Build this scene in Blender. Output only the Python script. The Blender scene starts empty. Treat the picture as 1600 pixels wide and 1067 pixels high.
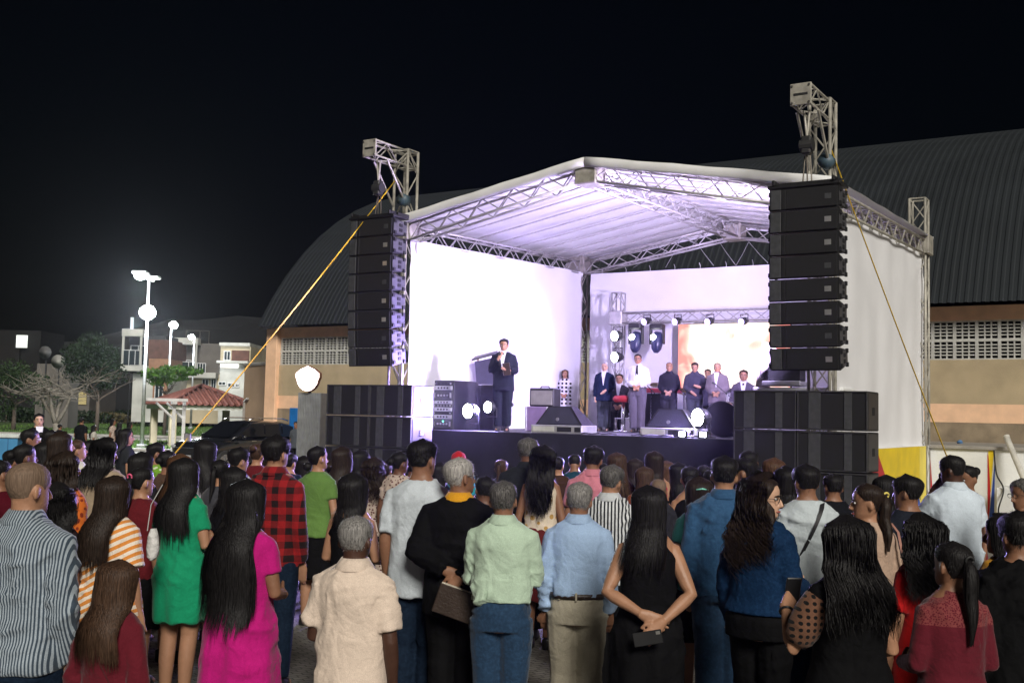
import bpy, bmesh, math, random
import numpy as np
from mathutils import Vector, Matrix, noise as mnoise
R = math.radians
scene = bpy.context.scene
col = scene.collection
rng = random.Random(11)
npr = np.random.RandomState(5)

# ------------------------------------------------------------------ camera
F_PX, PITCH, ROLL, EYE = 1700.0, 0.068, 0.0221, 2.0
cam_data = bpy.data.cameras.new('camera')
cam_data.sensor_width = 36.0
cam_data.lens = F_PX / 1600.0 * 36.0
cam_data.clip_start = 0.1
cam_data.clip_end = 3000
camera = bpy.data.objects.new('camera', cam_data)
col.objects.link(camera)
CAM_ROT = Matrix.Rotation(math.pi / 2 + PITCH, 3, 'X') @ Matrix.Rotation(ROLL, 3, 'Z')
camera.matrix_world = Matrix.Translation((0, 0, EYE)) @ CAM_ROT.to_4x4()
scene.camera = camera

# ------------------------------------------------------------------ world, night sky
world = bpy.data.worlds.new('World')
scene.world = world
world.use_nodes = True
wn = world.node_tree
sky = wn.nodes.new('ShaderNodeTexSky')
sky.sky_type = 'NISHITA'
sky.sun_disc = False
sky.sun_elevation = R(0.0)
sky.sun_rotation = R(180)
tint = wn.nodes.new('ShaderNodeMix'); tint.data_type = 'RGBA'; tint.blend_type = 'MULTIPLY'; tint.inputs[0].default_value = 1.0
tint.inputs[7].default_value = (.30, .52, 1.0, 1)
wn.links.new(sky.outputs[0], tint.inputs[6]); wn.links.new(tint.outputs[2], wn.nodes['Background'].inputs[0])
wn.nodes['Background'].inputs[1].default_value = 0.004

# the plaza floodlight behind the photographer
sun_data = bpy.data.lights.new('plaza_light', 'SUN')
sun_data.energy = 3.3
sun_data.angle = R(18)
sun_data.color = (1.0, 0.95, 0.86)
sun = bpy.data.objects.new('plaza_light', sun_data)
col.objects.link(sun)
SUN_DIR = Vector((-0.20, 0.84, -0.54)).normalized()
sun.rotation_euler = SUN_DIR.to_track_quat('-Z', 'Y').to_euler()

scene.view_settings.view_transform = 'Standard'
scene.view_settings.look = 'None'
scene.view_settings.exposure = 0.0
scene.view_settings.gamma = 1.0
scene.render.engine = 'CYCLES'

# ------------------------------------------------------------------ surveying helpers
def ray(u, v):
    d = CAM_ROT @ Vector(((u - 800) / F_PX, -(v - 533.5) / F_PX, -1.0))
    return d
def at_depth(u, v, y):
    d = ray(u, v)
    return Vector((0, 0, EYE)) + d * (y / d.y)
TH = 0.556                                     # the stage and the hall are turned by this
E1 = Vector((math.cos(TH), -math.sin(TH), 0))
E2 = Vector((math.sin(TH), math.cos(TH), 0))
ORG = Vector((-2.02, 19.8, 0))
def S(a, b, z=0.0):
    return ORG + E1 * a + E2 * b + Vector((0, 0, z))
def on_b(u, v, b):
    """stage coordinates (a, z) where the sight line meets the plane b = const"""
    d = ray(u, v); o = Vector((0, 0, EYE)) - ORG
    t = (b - o.dot(E2)) / d.dot(E2)
    p = o + d * t
    return p.dot(E1), p.z
def on_a(u, v, a):
    d = ray(u, v); o = Vector((0, 0, EYE)) - ORG
    t = (a - o.dot(E1)) / d.dot(E1)
    p = o + d * t
    return p.dot(E2), p.z

# ------------------------------------------------------------------ materials
MATS = {}
def srgb(h):
    h = h.lstrip('#')
    c = [int(h[i:i + 2], 16) / 255 for i in (0, 2, 4)]
    return tuple(x / 12.92 if x <= .04045 else ((x + .055) / 1.055) ** 2.4 for x in c)
def node_mat(name):
    m = bpy.data.materials.new(name); m.use_nodes = True
    nt = m.node_tree
    return m, nt, nt.nodes['Principled BSDF']
def mk(nt, t, **kw):
    n = nt.nodes.new(t)
    for k, v in kw.items():
        setattr(n, k, v)
    return n
def mat(name, color, rough=.65, metal=0.0, var=(6.0, .18), bump=(0, 0), spec=.5, emit=None, es=0.0, coat=0.0, trans=0.0):
    """plain procedural surface: base colour broken up by noise, roughness variation, fine relief"""
    if name in MATS: return MATS[name]
    m, nt, b = node_mat(name)
    L = nt.links.new
    tc = mk(nt, 'ShaderNodeTexCoord')
    if var[1] > 0:
        n = mk(nt, 'ShaderNodeTexNoise'); n.inputs['Scale'].default_value = var[0]; n.inputs['Detail'].default_value = 5
        L(tc.outputs['Object'], n.inputs['Vector'])
        r = mk(nt, 'ShaderNodeValToRGB')
        r.color_ramp.elements[0].position = .28; r.color_ramp.elements[1].position = .72
        lo = [c * (1 - var[1]) for c in color]; hi = [min(1, c * (1 + var[1])) for c in color]
        r.color_ramp.elements[0].color = (*lo, 1); r.color_ramp.elements[1].color = (*hi, 1)
        L(n.outputs['Fac'], r.inputs[0]); L(r.outputs[0], b.inputs['Base Color'])
        mr = mk(nt, 'ShaderNodeMapRange'); mr.inputs[3].default_value = max(0, rough - .1); mr.inputs[4].default_value = min(1, rough + .1)
        L(n.outputs['Fac'], mr.inputs[0]); L(mr.outputs[0], b.inputs['Roughness'])
    else:
        b.inputs['Base Color'].default_value = (*color, 1); b.inputs['Roughness'].default_value = rough
    b.inputs['Metallic'].default_value = metal
    b.inputs['Specular IOR Level'].default_value = spec
    b.inputs['Coat Weight'].default_value = coat
    if bump[1] > 0:
        n2 = mk(nt, 'ShaderNodeTexNoise'); n2.inputs['Scale'].default_value = bump[0]; n2.inputs['Detail'].default_value = 6
        L(tc.outputs['Object'], n2.inputs['Vector'])
        bp = mk(nt, 'ShaderNodeBump'); bp.inputs['Strength'].default_value = bump[1]; bp.inputs['Distance'].default_value = .02
        L(n2.outputs['Fac'], bp.inputs['Height']); L(bp.outputs[0], b.inputs['Normal'])
    if emit:
        b.inputs['Emission Color'].default_value = (*emit, 1); b.inputs['Emission Strength'].default_value = es
    if trans: b.inputs['Transmission Weight'].default_value = trans
    MATS[name] = m
    return m

def cloth(name, color, kind=None, c2=None, scale=1.0, rough=.85, fine=True):
    """woven cloth; kind adds a printed or woven pattern in the garment's own coordinates"""
    if name in MATS: return MATS[name]
    m, nt, b = node_mat(name); L = nt.links.new
    tc = mk(nt, 'ShaderNodeTexCoord')
    rest = mk(nt, 'ShaderNodeAttribute'); rest.attribute_name = 'rest'
    sep = mk(nt, 'ShaderNodeSeparateXYZ'); L(rest.outputs['Vector'], sep.inputs[0])
    n = mk(nt, 'ShaderNodeTexNoise'); n.inputs['Scale'].default_value = 9; n.inputs['Detail'].default_value = 4
    L(tc.outputs['Object'], n.inputs['Vector'])
    def math_(op, a, bb):
        x = mk(nt, 'ShaderNodeMath', operation=op)
        for i, q in enumerate((a, bb)):
            if isinstance(q, (int, float)): x.inputs[i].default_value = q
            else: L(q, x.inputs[i])
        return x.outputs[0]
    def gt(v, th): return math_('GREATER_THAN', v, th)
    fac = None
    if kind == 'vstripe' or kind == 'hstripe' or kind == 'dstripe':
        if kind == 'vstripe':
            # woven stripes, a little warped by the drape
            v = math_('MULTIPLY', sep.outputs[0], 62.0 * scale)
            w = mk(nt, 'ShaderNodeTexNoise'); w.inputs['Scale'].default_value = 3; L(tc.outputs['Object'], w.inputs['Vector'])
            v = math_('ADD', v, math_('MULTIPLY', w.outputs['Fac'], .10))
        elif kind == 'hstripe':
            v = math_('MULTIPLY', sep.outputs[2], 26.0 * scale)
        else:
            v = math_('MULTIPLY', math_('ADD', sep.outputs[2], math_('MULTIPLY', sep.outputs[0], -.55)), 20.0 * scale)
        fac = gt(math_('FRACT', v, 0), .5)
    elif kind == 'plaid':
        fx = gt(math_('FRACT', math_('MULTIPLY', sep.outputs[0], 11 * scale), 0), .5)
        fz = gt(math_('FRACT', math_('MULTIPLY', sep.outputs[2], 11 * scale), 0), .5)
        fac = math_('MULTIPLY', math_('ADD', fx, fz), .5)
    elif kind == 'dots':
        cx = mk(nt, 'ShaderNodeVectorMath', operation='SCALE'); cx.inputs['Scale'].default_value = 11 * scale
        L(rest.outputs['Vector'], cx.inputs[0])
        fr = mk(nt, 'ShaderNodeVectorMath', operation='FRACTION'); L(cx.outputs[0], fr.inputs[0])
        s2 = mk(nt, 'ShaderNodeSeparateXYZ'); L(fr.outputs[0], s2.inputs[0])
        dx = math_('SUBTRACT', s2.outputs[0], .5); dz = math_('SUBTRACT', s2.outputs[2], .5)
        r2 = math_('ADD', math_('MULTIPLY', dx, dx), math_('MULTIPLY', dz, dz))
        fac = math_('LESS_THAN', r2, .085)
    elif kind in ('floral', 'lace'):
        vo = mk(nt, 'ShaderNodeTexVoronoi'); vo.inputs['Scale'].default_value = (28 if kind == 'floral' else 105) * scale
        L(rest.outputs['Vector'], vo.inputs['Vector'])
        if kind == 'lace':
            fac = gt(vo.outputs['Distance'], .42)
            fac = math_('MULTIPLY', fac, gt(sep.outputs[2], 1.30))
        else:
            fac = math_('LESS_THAN', vo.outputs['Distance'], .36)
    elif kind == 'denim':
        n3 = mk(nt, 'ShaderNodeTexNoise'); n3.inputs['Scale'].default_value = 55; n3.inputs['Detail'].default_value = 9
        L(tc.outputs['Object'], n3.inputs['Vector'])
        mr = mk(nt, 'ShaderNodeMapRange'); mr.inputs[1].default_value = .45; mr.inputs[2].default_value = .75
        L(n3.outputs['Fac'], mr.inputs[0]); fac = mr.outputs[0]
    mix = mk(nt, 'ShaderNodeMix', data_type='RGBA')
    mix.inputs[6].default_value = (*color, 1); mix.inputs[7].default_value = (*(c2 or color), 1)
    if fac is not None: L(fac, mix.inputs[0])
    else: mix.inputs[0].default_value = 0
    dark = mk(nt, 'ShaderNodeMix', data_type='RGBA', blend_type='MULTIPLY'); dark.inputs[0].default_value = 1
    mr = mk(nt, 'ShaderNodeMapRange'); mr.inputs[3].default_value = .82; mr.inputs[4].default_value = 1.12
    L(n.outputs['Fac'], mr.inputs[0]); L(mix.outputs[2], dark.inputs[6]); L(mr.outputs[0], dark.inputs[7])
    nf = mk(nt, 'ShaderNodeTexNoise'); nf.inputs['Scale'].default_value = 240; nf.inputs['Detail'].default_value = 2; L(tc.outputs['Object'], nf.inputs['Vector'])
    mf = mk(nt, 'ShaderNodeMapRange'); mf.inputs[1].default_value = .3; mf.inputs[2].default_value = .7; mf.inputs[3].default_value = .87; mf.inputs[4].default_value = 1.12; L(nf.outputs['Fac'], mf.inputs[0])
    wv = mk(nt, 'ShaderNodeMix', data_type='RGBA', blend_type='MULTIPLY'); wv.inputs[0].default_value = 1; L(dark.outputs[2], wv.inputs[6]); L(mf.outputs[0], wv.inputs[7])
    L(wv.outputs[2], b.inputs['Base Color'])
    b.inputs['Roughness'].default_value = rough
    lum = sum(color) / 3
    b.inputs['Specular IOR Level'].default_value = .25 if lum > .03 else .10
    b.inputs['Sheen Weight'].default_value = .12 if lum > .03 else 0.0
    n4 = mk(nt, 'ShaderNodeTexNoise'); n4.inputs['Scale'].default_value = 26; n4.inputs['Detail'].default_value = 7; n4.inputs['Distortion'].default_value = .8
    L(tc.outputs['Object'], n4.inputs['Vector'])
    n5 = mk(nt, 'ShaderNodeTexNoise'); n5.inputs['Scale'].default_value = 5.0; n5.inputs['Detail'].default_value = 2; n5.inputs['Distortion'].default_value = 1.4
    L(tc.outputs['Object'], n5.inputs['Vector'])
    rd = math_('ABSOLUTE', math_('SUBTRACT', n5.outputs['Fac'], .5), 0)
    rd = math_('MULTIPLY', math_('MINIMUM', math_('MULTIPLY', rd, 5.0), 1.0), .55)
    bp = mk(nt, 'ShaderNodeBump'); bp.inputs['Strength'].default_value = .42; bp.inputs['Distance'].default_value = .014
    L(math_('ADD', rd, math_('MULTIPLY', n4.outputs['Fac'], .7)), bp.inputs['Height']); L(bp.outputs[0], b.inputs['Normal'])
    MATS[name] = m
    return m

def hair_mat(name, color, rough=.5, streak=.6):
    if name in MATS: return MATS[name]
    m, nt, b = node_mat(name); L = nt.links.new
    tc = mk(nt, 'ShaderNodeTexCoord')
    mp = mk(nt, 'ShaderNodeMapping'); mp.inputs['Scale'].default_value = (140, 140, 14)
    L(tc.outputs['Object'], mp.inputs[0])
    n = mk(nt, 'ShaderNodeTexNoise'); n.inputs['Scale'].default_value = 1.0; n.inputs['Detail'].default_value = 3
    L(mp.outputs[0], n.inputs['Vector'])
    r = mk(nt, 'ShaderNodeValToRGB')
    r.color_ramp.elements[0].position = .3; r.color_ramp.elements[1].position = .75
    r.color_ramp.elements[0].color = (*[c * (1 - streak) for c in color], 1)
    r.color_ramp.elements[1].color = (*[min(1, c * (1 + streak * 1.4)) for c in color], 1)
    L(n.outputs['Fac'], r.inputs[0]); L(r.outputs[0], b.inputs['Base Color'])
    b.inputs['Roughness'].default_value = rough
    b.inputs['Specular IOR Level'].default_value = .20
    bp = mk(nt, 'ShaderNodeBump'); bp.inputs['Strength'].default_value = .8; bp.inputs['Distance'].default_value = .006
    L(n.outputs['Fac'], bp.inputs['Height']); L(bp.outputs[0], b.inputs['Normal'])
    MATS[name] = m
    return m

def emit_mat(name, color, strength):
    if name in MATS: return MATS[name]
    m = bpy.data.materials.new(name); m.use_nodes = True
    nt = m.node_tree; nt.nodes.remove(nt.nodes['Principled BSDF'])
    e = mk(nt, 'ShaderNodeEmission'); e.inputs[0].default_value = (*color, 1); e.inputs[1].default_value = strength
    nt.links.new(e.outputs[0], nt.nodes['Material Output'].inputs[0])
    MATS[name] = m
    return m

# ------------------------------------------------------------------ mesh building
class MB:
    def __init__(s): s.v = []; s.f = []
    def add(s, vs, fs):
        o = len(s.v); s.v.extend([tuple(x) for x in vs]); s.f.extend([tuple(i + o for i in f) for f in fs]); return s
    def box(s, x0, x1, y0, y1, z0, z1, M=None):
        vs = [Vector((x, y, z)) for z in (z0, z1) for y in (y0, y1) for x in (x0, x1)]
        if M is not None: vs = [M @ v for v in vs]
        return s.add(vs, [(0, 2, 3, 1), (4, 5, 7, 6), (0, 1, 5, 4), (2, 6, 7, 3), (0, 4, 6, 2), (1, 3, 7, 5)])
    def cbox(s, x0, x1, y0, y1, z0, z1, c=.01, M=None):
        """box with chamfered vertical and horizontal edges (a convex hull of inset corners)"""
        bm = bmesh.new(); bmesh.ops.create_cube(bm, size=1)
        for v in bm.verts:
            v.co = Vector(((x0 + x1) / 2 + v.co.x * (x1 - x0), (y0 + y1) / 2 + v.co.y * (y1 - y0), (z0 + z1) / 2 + v.co.z * (z1 - z0)))
        bmesh.ops.bevel(bm, geom=bm.edges[:], offset=c, segments=1, affect='EDGES', profile=.5)
        vs = [M @ v.co if M is not None else v.co.copy() for v in bm.verts]
        bm.verts.index_update()
        fs = [[v.index for v in f.verts] for f in bm.faces]; bm.free()
        return s.add(vs, fs)
    def loft(s, rings, cap=True):
        n = len(rings[0]); o = len(s.v); vs = [p for r in rings for p in r]; fs = []
        for i in range(len(rings) - 1):
            for j in range(n):
                k = (j + 1) % n
                fs.append((i * n + j, i * n + k, (i + 1) * n + k, (i + 1) * n + j))
        if cap:
            fs.append(tuple(range(n - 1, -1, -1))); fs.append(tuple((len(rings) - 1) * n + j for j in range(n)))
        return s.add(vs, fs)
    def tube(s, pts, rad, n=8, cap=True, flat=None):
        pts = [Vector(p) for p in pts]
        if not hasattr(rad, '__len__'): rad = [rad] * len(pts)
        t0 = (pts[1] - pts[0]).normalized()
        ref = Vector((0, 0, 1)) if abs(t0.z) < .9 else Vector((1, 0, 0))
        if flat is not None: ref = Vector(flat)
        X = t0.cross(ref).normalized(); rings = []
        for i, p in enumerate(pts):
            a = pts[max(i - 1, 0)]; b = pts[min(i + 1, len(pts) - 1)]
            t = (b - a).normalized()
            X = (X - t * X.dot(t)).normalized(); Y = t.cross(X)
            r = rad[i]; ra, rb = r if hasattr(r, '__len__') else (r, r)
            rings.append([p + X * math.cos(q) * ra + Y * math.sin(q) * rb for q in (2 * math.pi * k / n for k in range(n))])
        return s.loft(rings, cap)
    def bar(s, a, b, r, n=6): return s.tube([a, b], r, n)
    def ribbon(s, pts, w, side=None):
        pts = [Vector(p) for p in pts]; vs = []
        for i, p in enumerate(pts):
            t = pts[min(i + 1, len(pts) - 1)] - pts[max(i - 1, 0)]
            sd = Vector(side) if side is not None else t.cross(Vector((0, 0, 1)))
            if sd.length < 1e-5: sd = Vector((1, 0, 0))
            sd = sd.normalized(); ww = w[i] if hasattr(w, '__len__') else w
            vs += [p - sd * ww / 2, p + sd * ww / 2]
        return s.add(vs, [(2 * i, 2 * i + 1, 2 * i + 3, 2 * i + 2) for i in range(len(pts) - 1)])
    def ball(s, c, r, nu=10, nv=7, M=None):
        r = r if hasattr(r, '__len__') else (r, r, r); vs = []; fs = []
        for i in range(1, nv):
            a = math.pi * i / nv
            for j in range(nu):
                q = 2 * math.pi * j / nu
                vs.append(Vector((math.sin(a) * math.cos(q) * r[0], math.sin(a) * math.sin(q) * r[1], math.cos(a) * r[2])))
        vs += [Vector((0, 0, r[2])), Vector((0, 0, -r[2]))]
        for i in range(nv - 2):
            for j in range(nu):
                k = (j + 1) % nu; fs.append((i * nu + j, (i + 1) * nu + j, (i + 1) * nu + k, i * nu + k))
        T = len(vs) - 2
        for j in range(nu):
            k = (j + 1) % nu; fs.append((T, j, k)); fs.append((T + 1, (nv - 2) * nu + k, (nv - 2) * nu + j))
        c = Vector(c)
        vs = [(M @ v if M is not None else v) + c for v in vs]
        return s.add(vs, fs)
    def disc(s, c, r, axis, thick, n=20):
        a = Vector(axis).normalized(); return s.tube([Vector(c), Vector(c) + a * thick], r, n)
    def poly(s, pts2, y0, y1):
        """prism of an outline in x,z between y0 and y1"""
        n = len(pts2)
        vs = [(x, y0, z) for x, z in pts2] + [(x, y1, z) for x, z in pts2]
        fs = [tuple(range(n)), tuple(range(2 * n - 1, n - 1, -1))] + [(i, n + i, n + (i + 1) % n, (i + 1) % n) for i in range(n)]
        return s.add(vs, fs)
    def mesh(s, name, m=None, smooth=False):
        me = bpy.data.meshes.new(name); me.from_pydata(s.v, [], s.f)
        if smooth: me.polygons.foreach_set('use_smooth', [True] * len(me.polygons))
        if m: me.materials.append(m)
        me.update(); return me
    def build(s, name, m, parent=None, smooth=False, fixn=True):
        me = s.mesh(name, m, smooth)
        if fixn:
            bm = bmesh.new(); bm.from_mesh(me); bmesh.ops.recalc_face_normals(bm, faces=bm.faces[:]); bm.to_mesh(me); bm.free()
        return link(name, me, parent)
def link(name, me, parent=None):
    o = bpy.data.objects.new(name, me); col.objects.link(o); o.parent = parent; return o
def tag(o, label=None, cat=None, group=None, kind=None):
    if label: o['label'] = label
    if cat: o['category'] = cat
    if group: o['group'] = group
    if kind: o['kind'] = kind
    return o
def thing(name, label, cat, loc=(0, 0, 0), rotz=0.0, group=None):
    o = bpy.data.objects.new(name, None); col.objects.link(o); o.empty_display_size = .2
    o.location = loc; o.rotation_euler = (0, 0, rotz)
    return tag(o, label, cat, group)
def stage_thing(name, label, cat, a, b, z=0.0, group=None, rot=0.0):
    return thing(name, label, cat, S(a, b, z), -TH + rot, group)
def copy_tree(o, parent=None):
    c = o.copy(); col.objects.link(c); c.parent = parent
    for ch in list(o.children): copy_tree(ch, c)
    return c
# ------------------------------------------------------------------ people
SKIN = [mat('skin_%d' % i, srgb(h), .5, var=(14, .10), bump=(60, .12), spec=.4) for i, h in enumerate(
    ('#cba288', '#a67b60', '#876049', '#664534', '#4a3025'))]
HAIR = {'black': hair_mat('hair_black', (.010, .009, .009)), 'dark': hair_mat('hair_dark_brown', (.022, .014, .010)),
        'brown': hair_mat('hair_brown', (.055, .030, .018)), 'auburn': hair_mat('hair_auburn', (.085, .042, .022)),
        'grey': hair_mat('hair_grey', (.21, .20, .19), .55, .6), 'silver': hair_mat('hair_silver', (.36, .34, .32), .5, .6),
        'salt': hair_mat('hair_salt', (.09, .085, .08), .55, .8), 'stub': hair_mat('hair_stubble', (.17, .115, .08), .6, .25)}
EYEW = mat('eye_white', (.7, .68, .65), .25, var=(5, 0)); EYEB = mat('eye_iris', (.02, .012, .008), .2, var=(5, 0))
LIPS = mat('lips', srgb('#9a4f48'), .4); BROW = mat('brow_hair', (.015, .011, .009), .8)
BLACKP = mat('black_plastic', (.015, .015, .016), .4); LEATHER = mat('dark_leather', (.035, .022, .016), .45, bump=(60, .2))
METAL = mat('dull_metal', (.55, .54, .52), .38, 1.0)
SHOE = mat('shoe_black', (.02, .018, .017), .35); SHOEW = mat('shoe_white', (.6, .6, .6), .6)
GLASSM = mat('spectacle_rim', (.02, .02, .02), .3)

TZ = np.array([.78, .84, .90, .97, 1.05, 1.13, 1.22, 1.30, 1.36, 1.40, 1.435, 1.465, 1.50])
TOR = {'m': (np.array([.150, .163, .165, .160, .152, .156, .170, .182, .186, .172, .128, .074, .058]),
             np.array([.095, .100, .102, .104, .106, .110, .114, .112, .100, .082, .062, .054, .052]),
             np.array([.095, .120, .122, .105, .092, .096, .110, .118, .112, .100, .084, .066, .058])),
       'f': (np.array([.150, .170, .172, .155, .130, .132, .144, .152, .156, .146, .106, .062, .049]),
             np.array([.095, .100, .100, .098, .094, .105, .125, .112, .092, .074, .056, .047, .045]),
             np.array([.100, .128, .128, .102, .082, .086, .098, .104, .100, .090, .074, .056, .050]))}
def tor(z, sex, fat):
    w, f, b = TOR[sex]
    k = np.interp(z, [.8, 1.1, 1.38, 1.46], [fat, fat, 1 + (fat - 1) * .55, 1.0])
    kd = np.interp(z, [.8, 1.1, 1.38, 1.46], [1 + (fat - 1) * 1.3, 1 + (fat - 1) * 1.5, 1 + (fat - 1) * .7, 1.0])
    k *= float(np.interp(z, [1.0, 1.2, 1.42, 1.46], [.96, .92, .92, 1.0]))
    return float(np.interp(z, TZ, w) * k), float(np.interp(z, TZ, f) * kd), float(np.interp(z, TZ, b) * kd)
def ell(cx, cy, z, a, bf, bb, n=22, e=2.35):
    out = []
    for k in range(n):
        q = 2 * math.pi * k / n; c, s_ = math.cos(q), math.sin(q)
        x = a * math.copysign(abs(c) ** (2 / e), c)
        y = math.copysign(abs(s_) ** (2 / e), s_) * (bf if s_ > 0 else bb)
        out.append(Vector((cx + x, cy + y, z)))
    return out
HZ = np.array([0, .012, .035, .06, .085, .11, .13, .16, .185, .205, .218, .226])
HW = np.array([.026, .044, .058, .065, .071, .0745, .077, .0785, .073, .060, .040, .010])
HF = np.array([.086, .094, .094, .091, .088, .084, .092, .090, .078, .058, .036, .008])
HB = np.array([-.01, .010, .040, .062, .080, .092, .098, .100, .090, .070, .045, .012])
HC = Vector((0, 0, 1.474))       # chin level above the ground for a 1.70 m figure
def head_pt(z, phi, off=0.0):
    """surface of the skull; phi = 0 at the back, +90 deg at the right ear, 180 at the face"""
    w = np.interp(z, HZ, HW) + off; f = np.interp(z, HZ, HF) + off; b = np.interp(z, HZ, HB) + off
    s_, c = math.sin(phi), math.cos(phi); e = 2.2
    x = w * math.copysign(abs(s_) ** (2 / e), s_)
    y = -math.copysign(abs(c) ** (2 / e), c) * (b if c > 0 else f)
    return Vector((x, y, z))
def head_matrix(hy, hp, tilt=0.0):
    piv = Vector((0, -.01, 1.50))
    Rm = Matrix.Rotation(R(hy), 4, 'Z') @ Matrix.Rotation(R(hp), 4, 'X') @ Matrix.Rotation(R(tilt), 4, 'Y')
    return Matrix.Translation(piv) @ Rm @ Matrix.Translation(-piv) @ Matrix.Translation(HC)

ARMS = {  # elbow, wrist, fingertip for the right arm (x > 0); mirrored for the left
    'down': ((.208, -.035, 1.09), (.208, .03, .855), (.200, .07, .70)),
    'behind': ((.235, -.10, 1.13), (.035, -.195, 1.03), (-.08, -.205, .985)),
    'behind2': ((.235, -.095, 1.13), (.06, -.215, .99), (-.03, -.235, .89)),
    'front': ((.215, -.02, 1.10), (.07, .19, 1.00), (-.02, .20, .93)),
    'phone': ((.205, .08, 1.09), (.10, .28, 1.24), (.05, .34, 1.34)),
    'mic': ((.225, .04, 1.12), (.07, .22, 1.30), (.03, .20, 1.39)),
    'face': ((.21, .16, 1.14), (.06, .20, 1.39), (.03, .12, 1.50)),
    'fold': ((.195, .05, 1.10), (.02, .18, 1.14), (-.13, .16, 1.17)),
    'book': ((.22, .02, 1.11), (.15, .24, 1.10), (.06, .27, 1.13)),
    'hold': ((.200, -.01, 1.10), (.15, .22, 1.06), (.09, .30, 1.06)),
    'up': ((.27, .12, 1.22), (.16, .25, 1.40), (.10, .27, 1.52)),
}
JOBS = []
def job(o, voxel, smooth, ratio, disp=None):
    md = o.modifiers.new('r', 'REMESH'); md.mode = 'VOXEL'; md.voxel_size = voxel; md.use_smooth_shade = True
    if smooth:
        sm = o.modifiers.new('s', 'SMOOTH'); sm.factor = .5; sm.iterations = smooth
    if ratio < 1:
        dc = o.modifiers.new('d', 'DECIMATE'); dc.ratio = ratio
    JOBS.append((o, disp))
def run_jobs():
    bpy.context.view_layer.update()
    dg = bpy.context.evaluated_depsgraph_get()
    done = []
    for o, disp in JOBS:
        me = bpy.data.meshes.new_from_object(o.evaluated_get(dg)); done.append((o, disp, me))
    for o, disp, me in done:
        mats = [m for m in o.data.materials]
        o.modifiers.clear(); old = o.data; o.data = me
        me.materials.clear()
        for m in mats: me.materials.append(m)
        if old.users == 0: bpy.data.meshes.remove(old)
        n = len(me.vertices)
        if disp:
            co = np.empty(n * 3); me.vertices.foreach_get('co', co); co = co.reshape(-1, 3)
            no = np.empty(n * 3); me.vertices.foreach_get('normal', no); no = no.reshape(-1, 3)
            at = me.attributes.new('rest', 'FLOAT_VECTOR', 'POINT'); at.data.foreach_set('vector', co.ravel())
            co = disp(co, no); me.vertices.foreach_set('co', co.ravel())
        me.polygons.foreach_set('use_smooth', [True] * len(me.polygons))
        me.update()
    JOBS.clear()
def folds(seed, amp, kz=1.0, low=None):
    """soft cloth folds: drags across the back, drape folds lower down"""
    rs = np.random.RandomState(seed)
    ks = []
    for i in range(7):
        d = rs.normal(size=3); d[2] *= 1.5 * kz; d /= np.linalg.norm(d)
        ks.append((d * rs.uniform(14, 42), rs.uniform(0, 6.3), rs.uniform(.5, 1.0)))
    wv = rs.uniform(4, 9, size=(3, 3)) * rs.choice([-1, 1], size=(3, 3)); ph = rs.uniform(0, 6.3, 3)
    def f(co, no):
        warp = np.sin(co @ wv.T + ph) * .05
        p = co + warp
        h = np.zeros(len(co))
        for k, q, a in ks:
            s_ = np.sin(p @ k + q); h += a * (1 - np.abs(s_)) ** 2 * 2 - a * .5
        m = np.clip(.55 + .45 * np.sin(co[:, 2] * 9 + seed) + .35 * np.sin(co[:, 0] * 11 + seed * 2), .1, 1.3)
        h = np.maximum(h / 3.0 * amp * m, -.006)
        if low is not None:
            ang = np.arctan2(co[:, 0], -co[:, 1])
            g = np.clip((low[0] - co[:, 2]) / .25, 0, 1)
            h += g * low[1] * np.sin(ang * low[2] + seed + np.sin(co[:, 2] * 5) * .6)
        return co + no * h[:, None]
    return f

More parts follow.
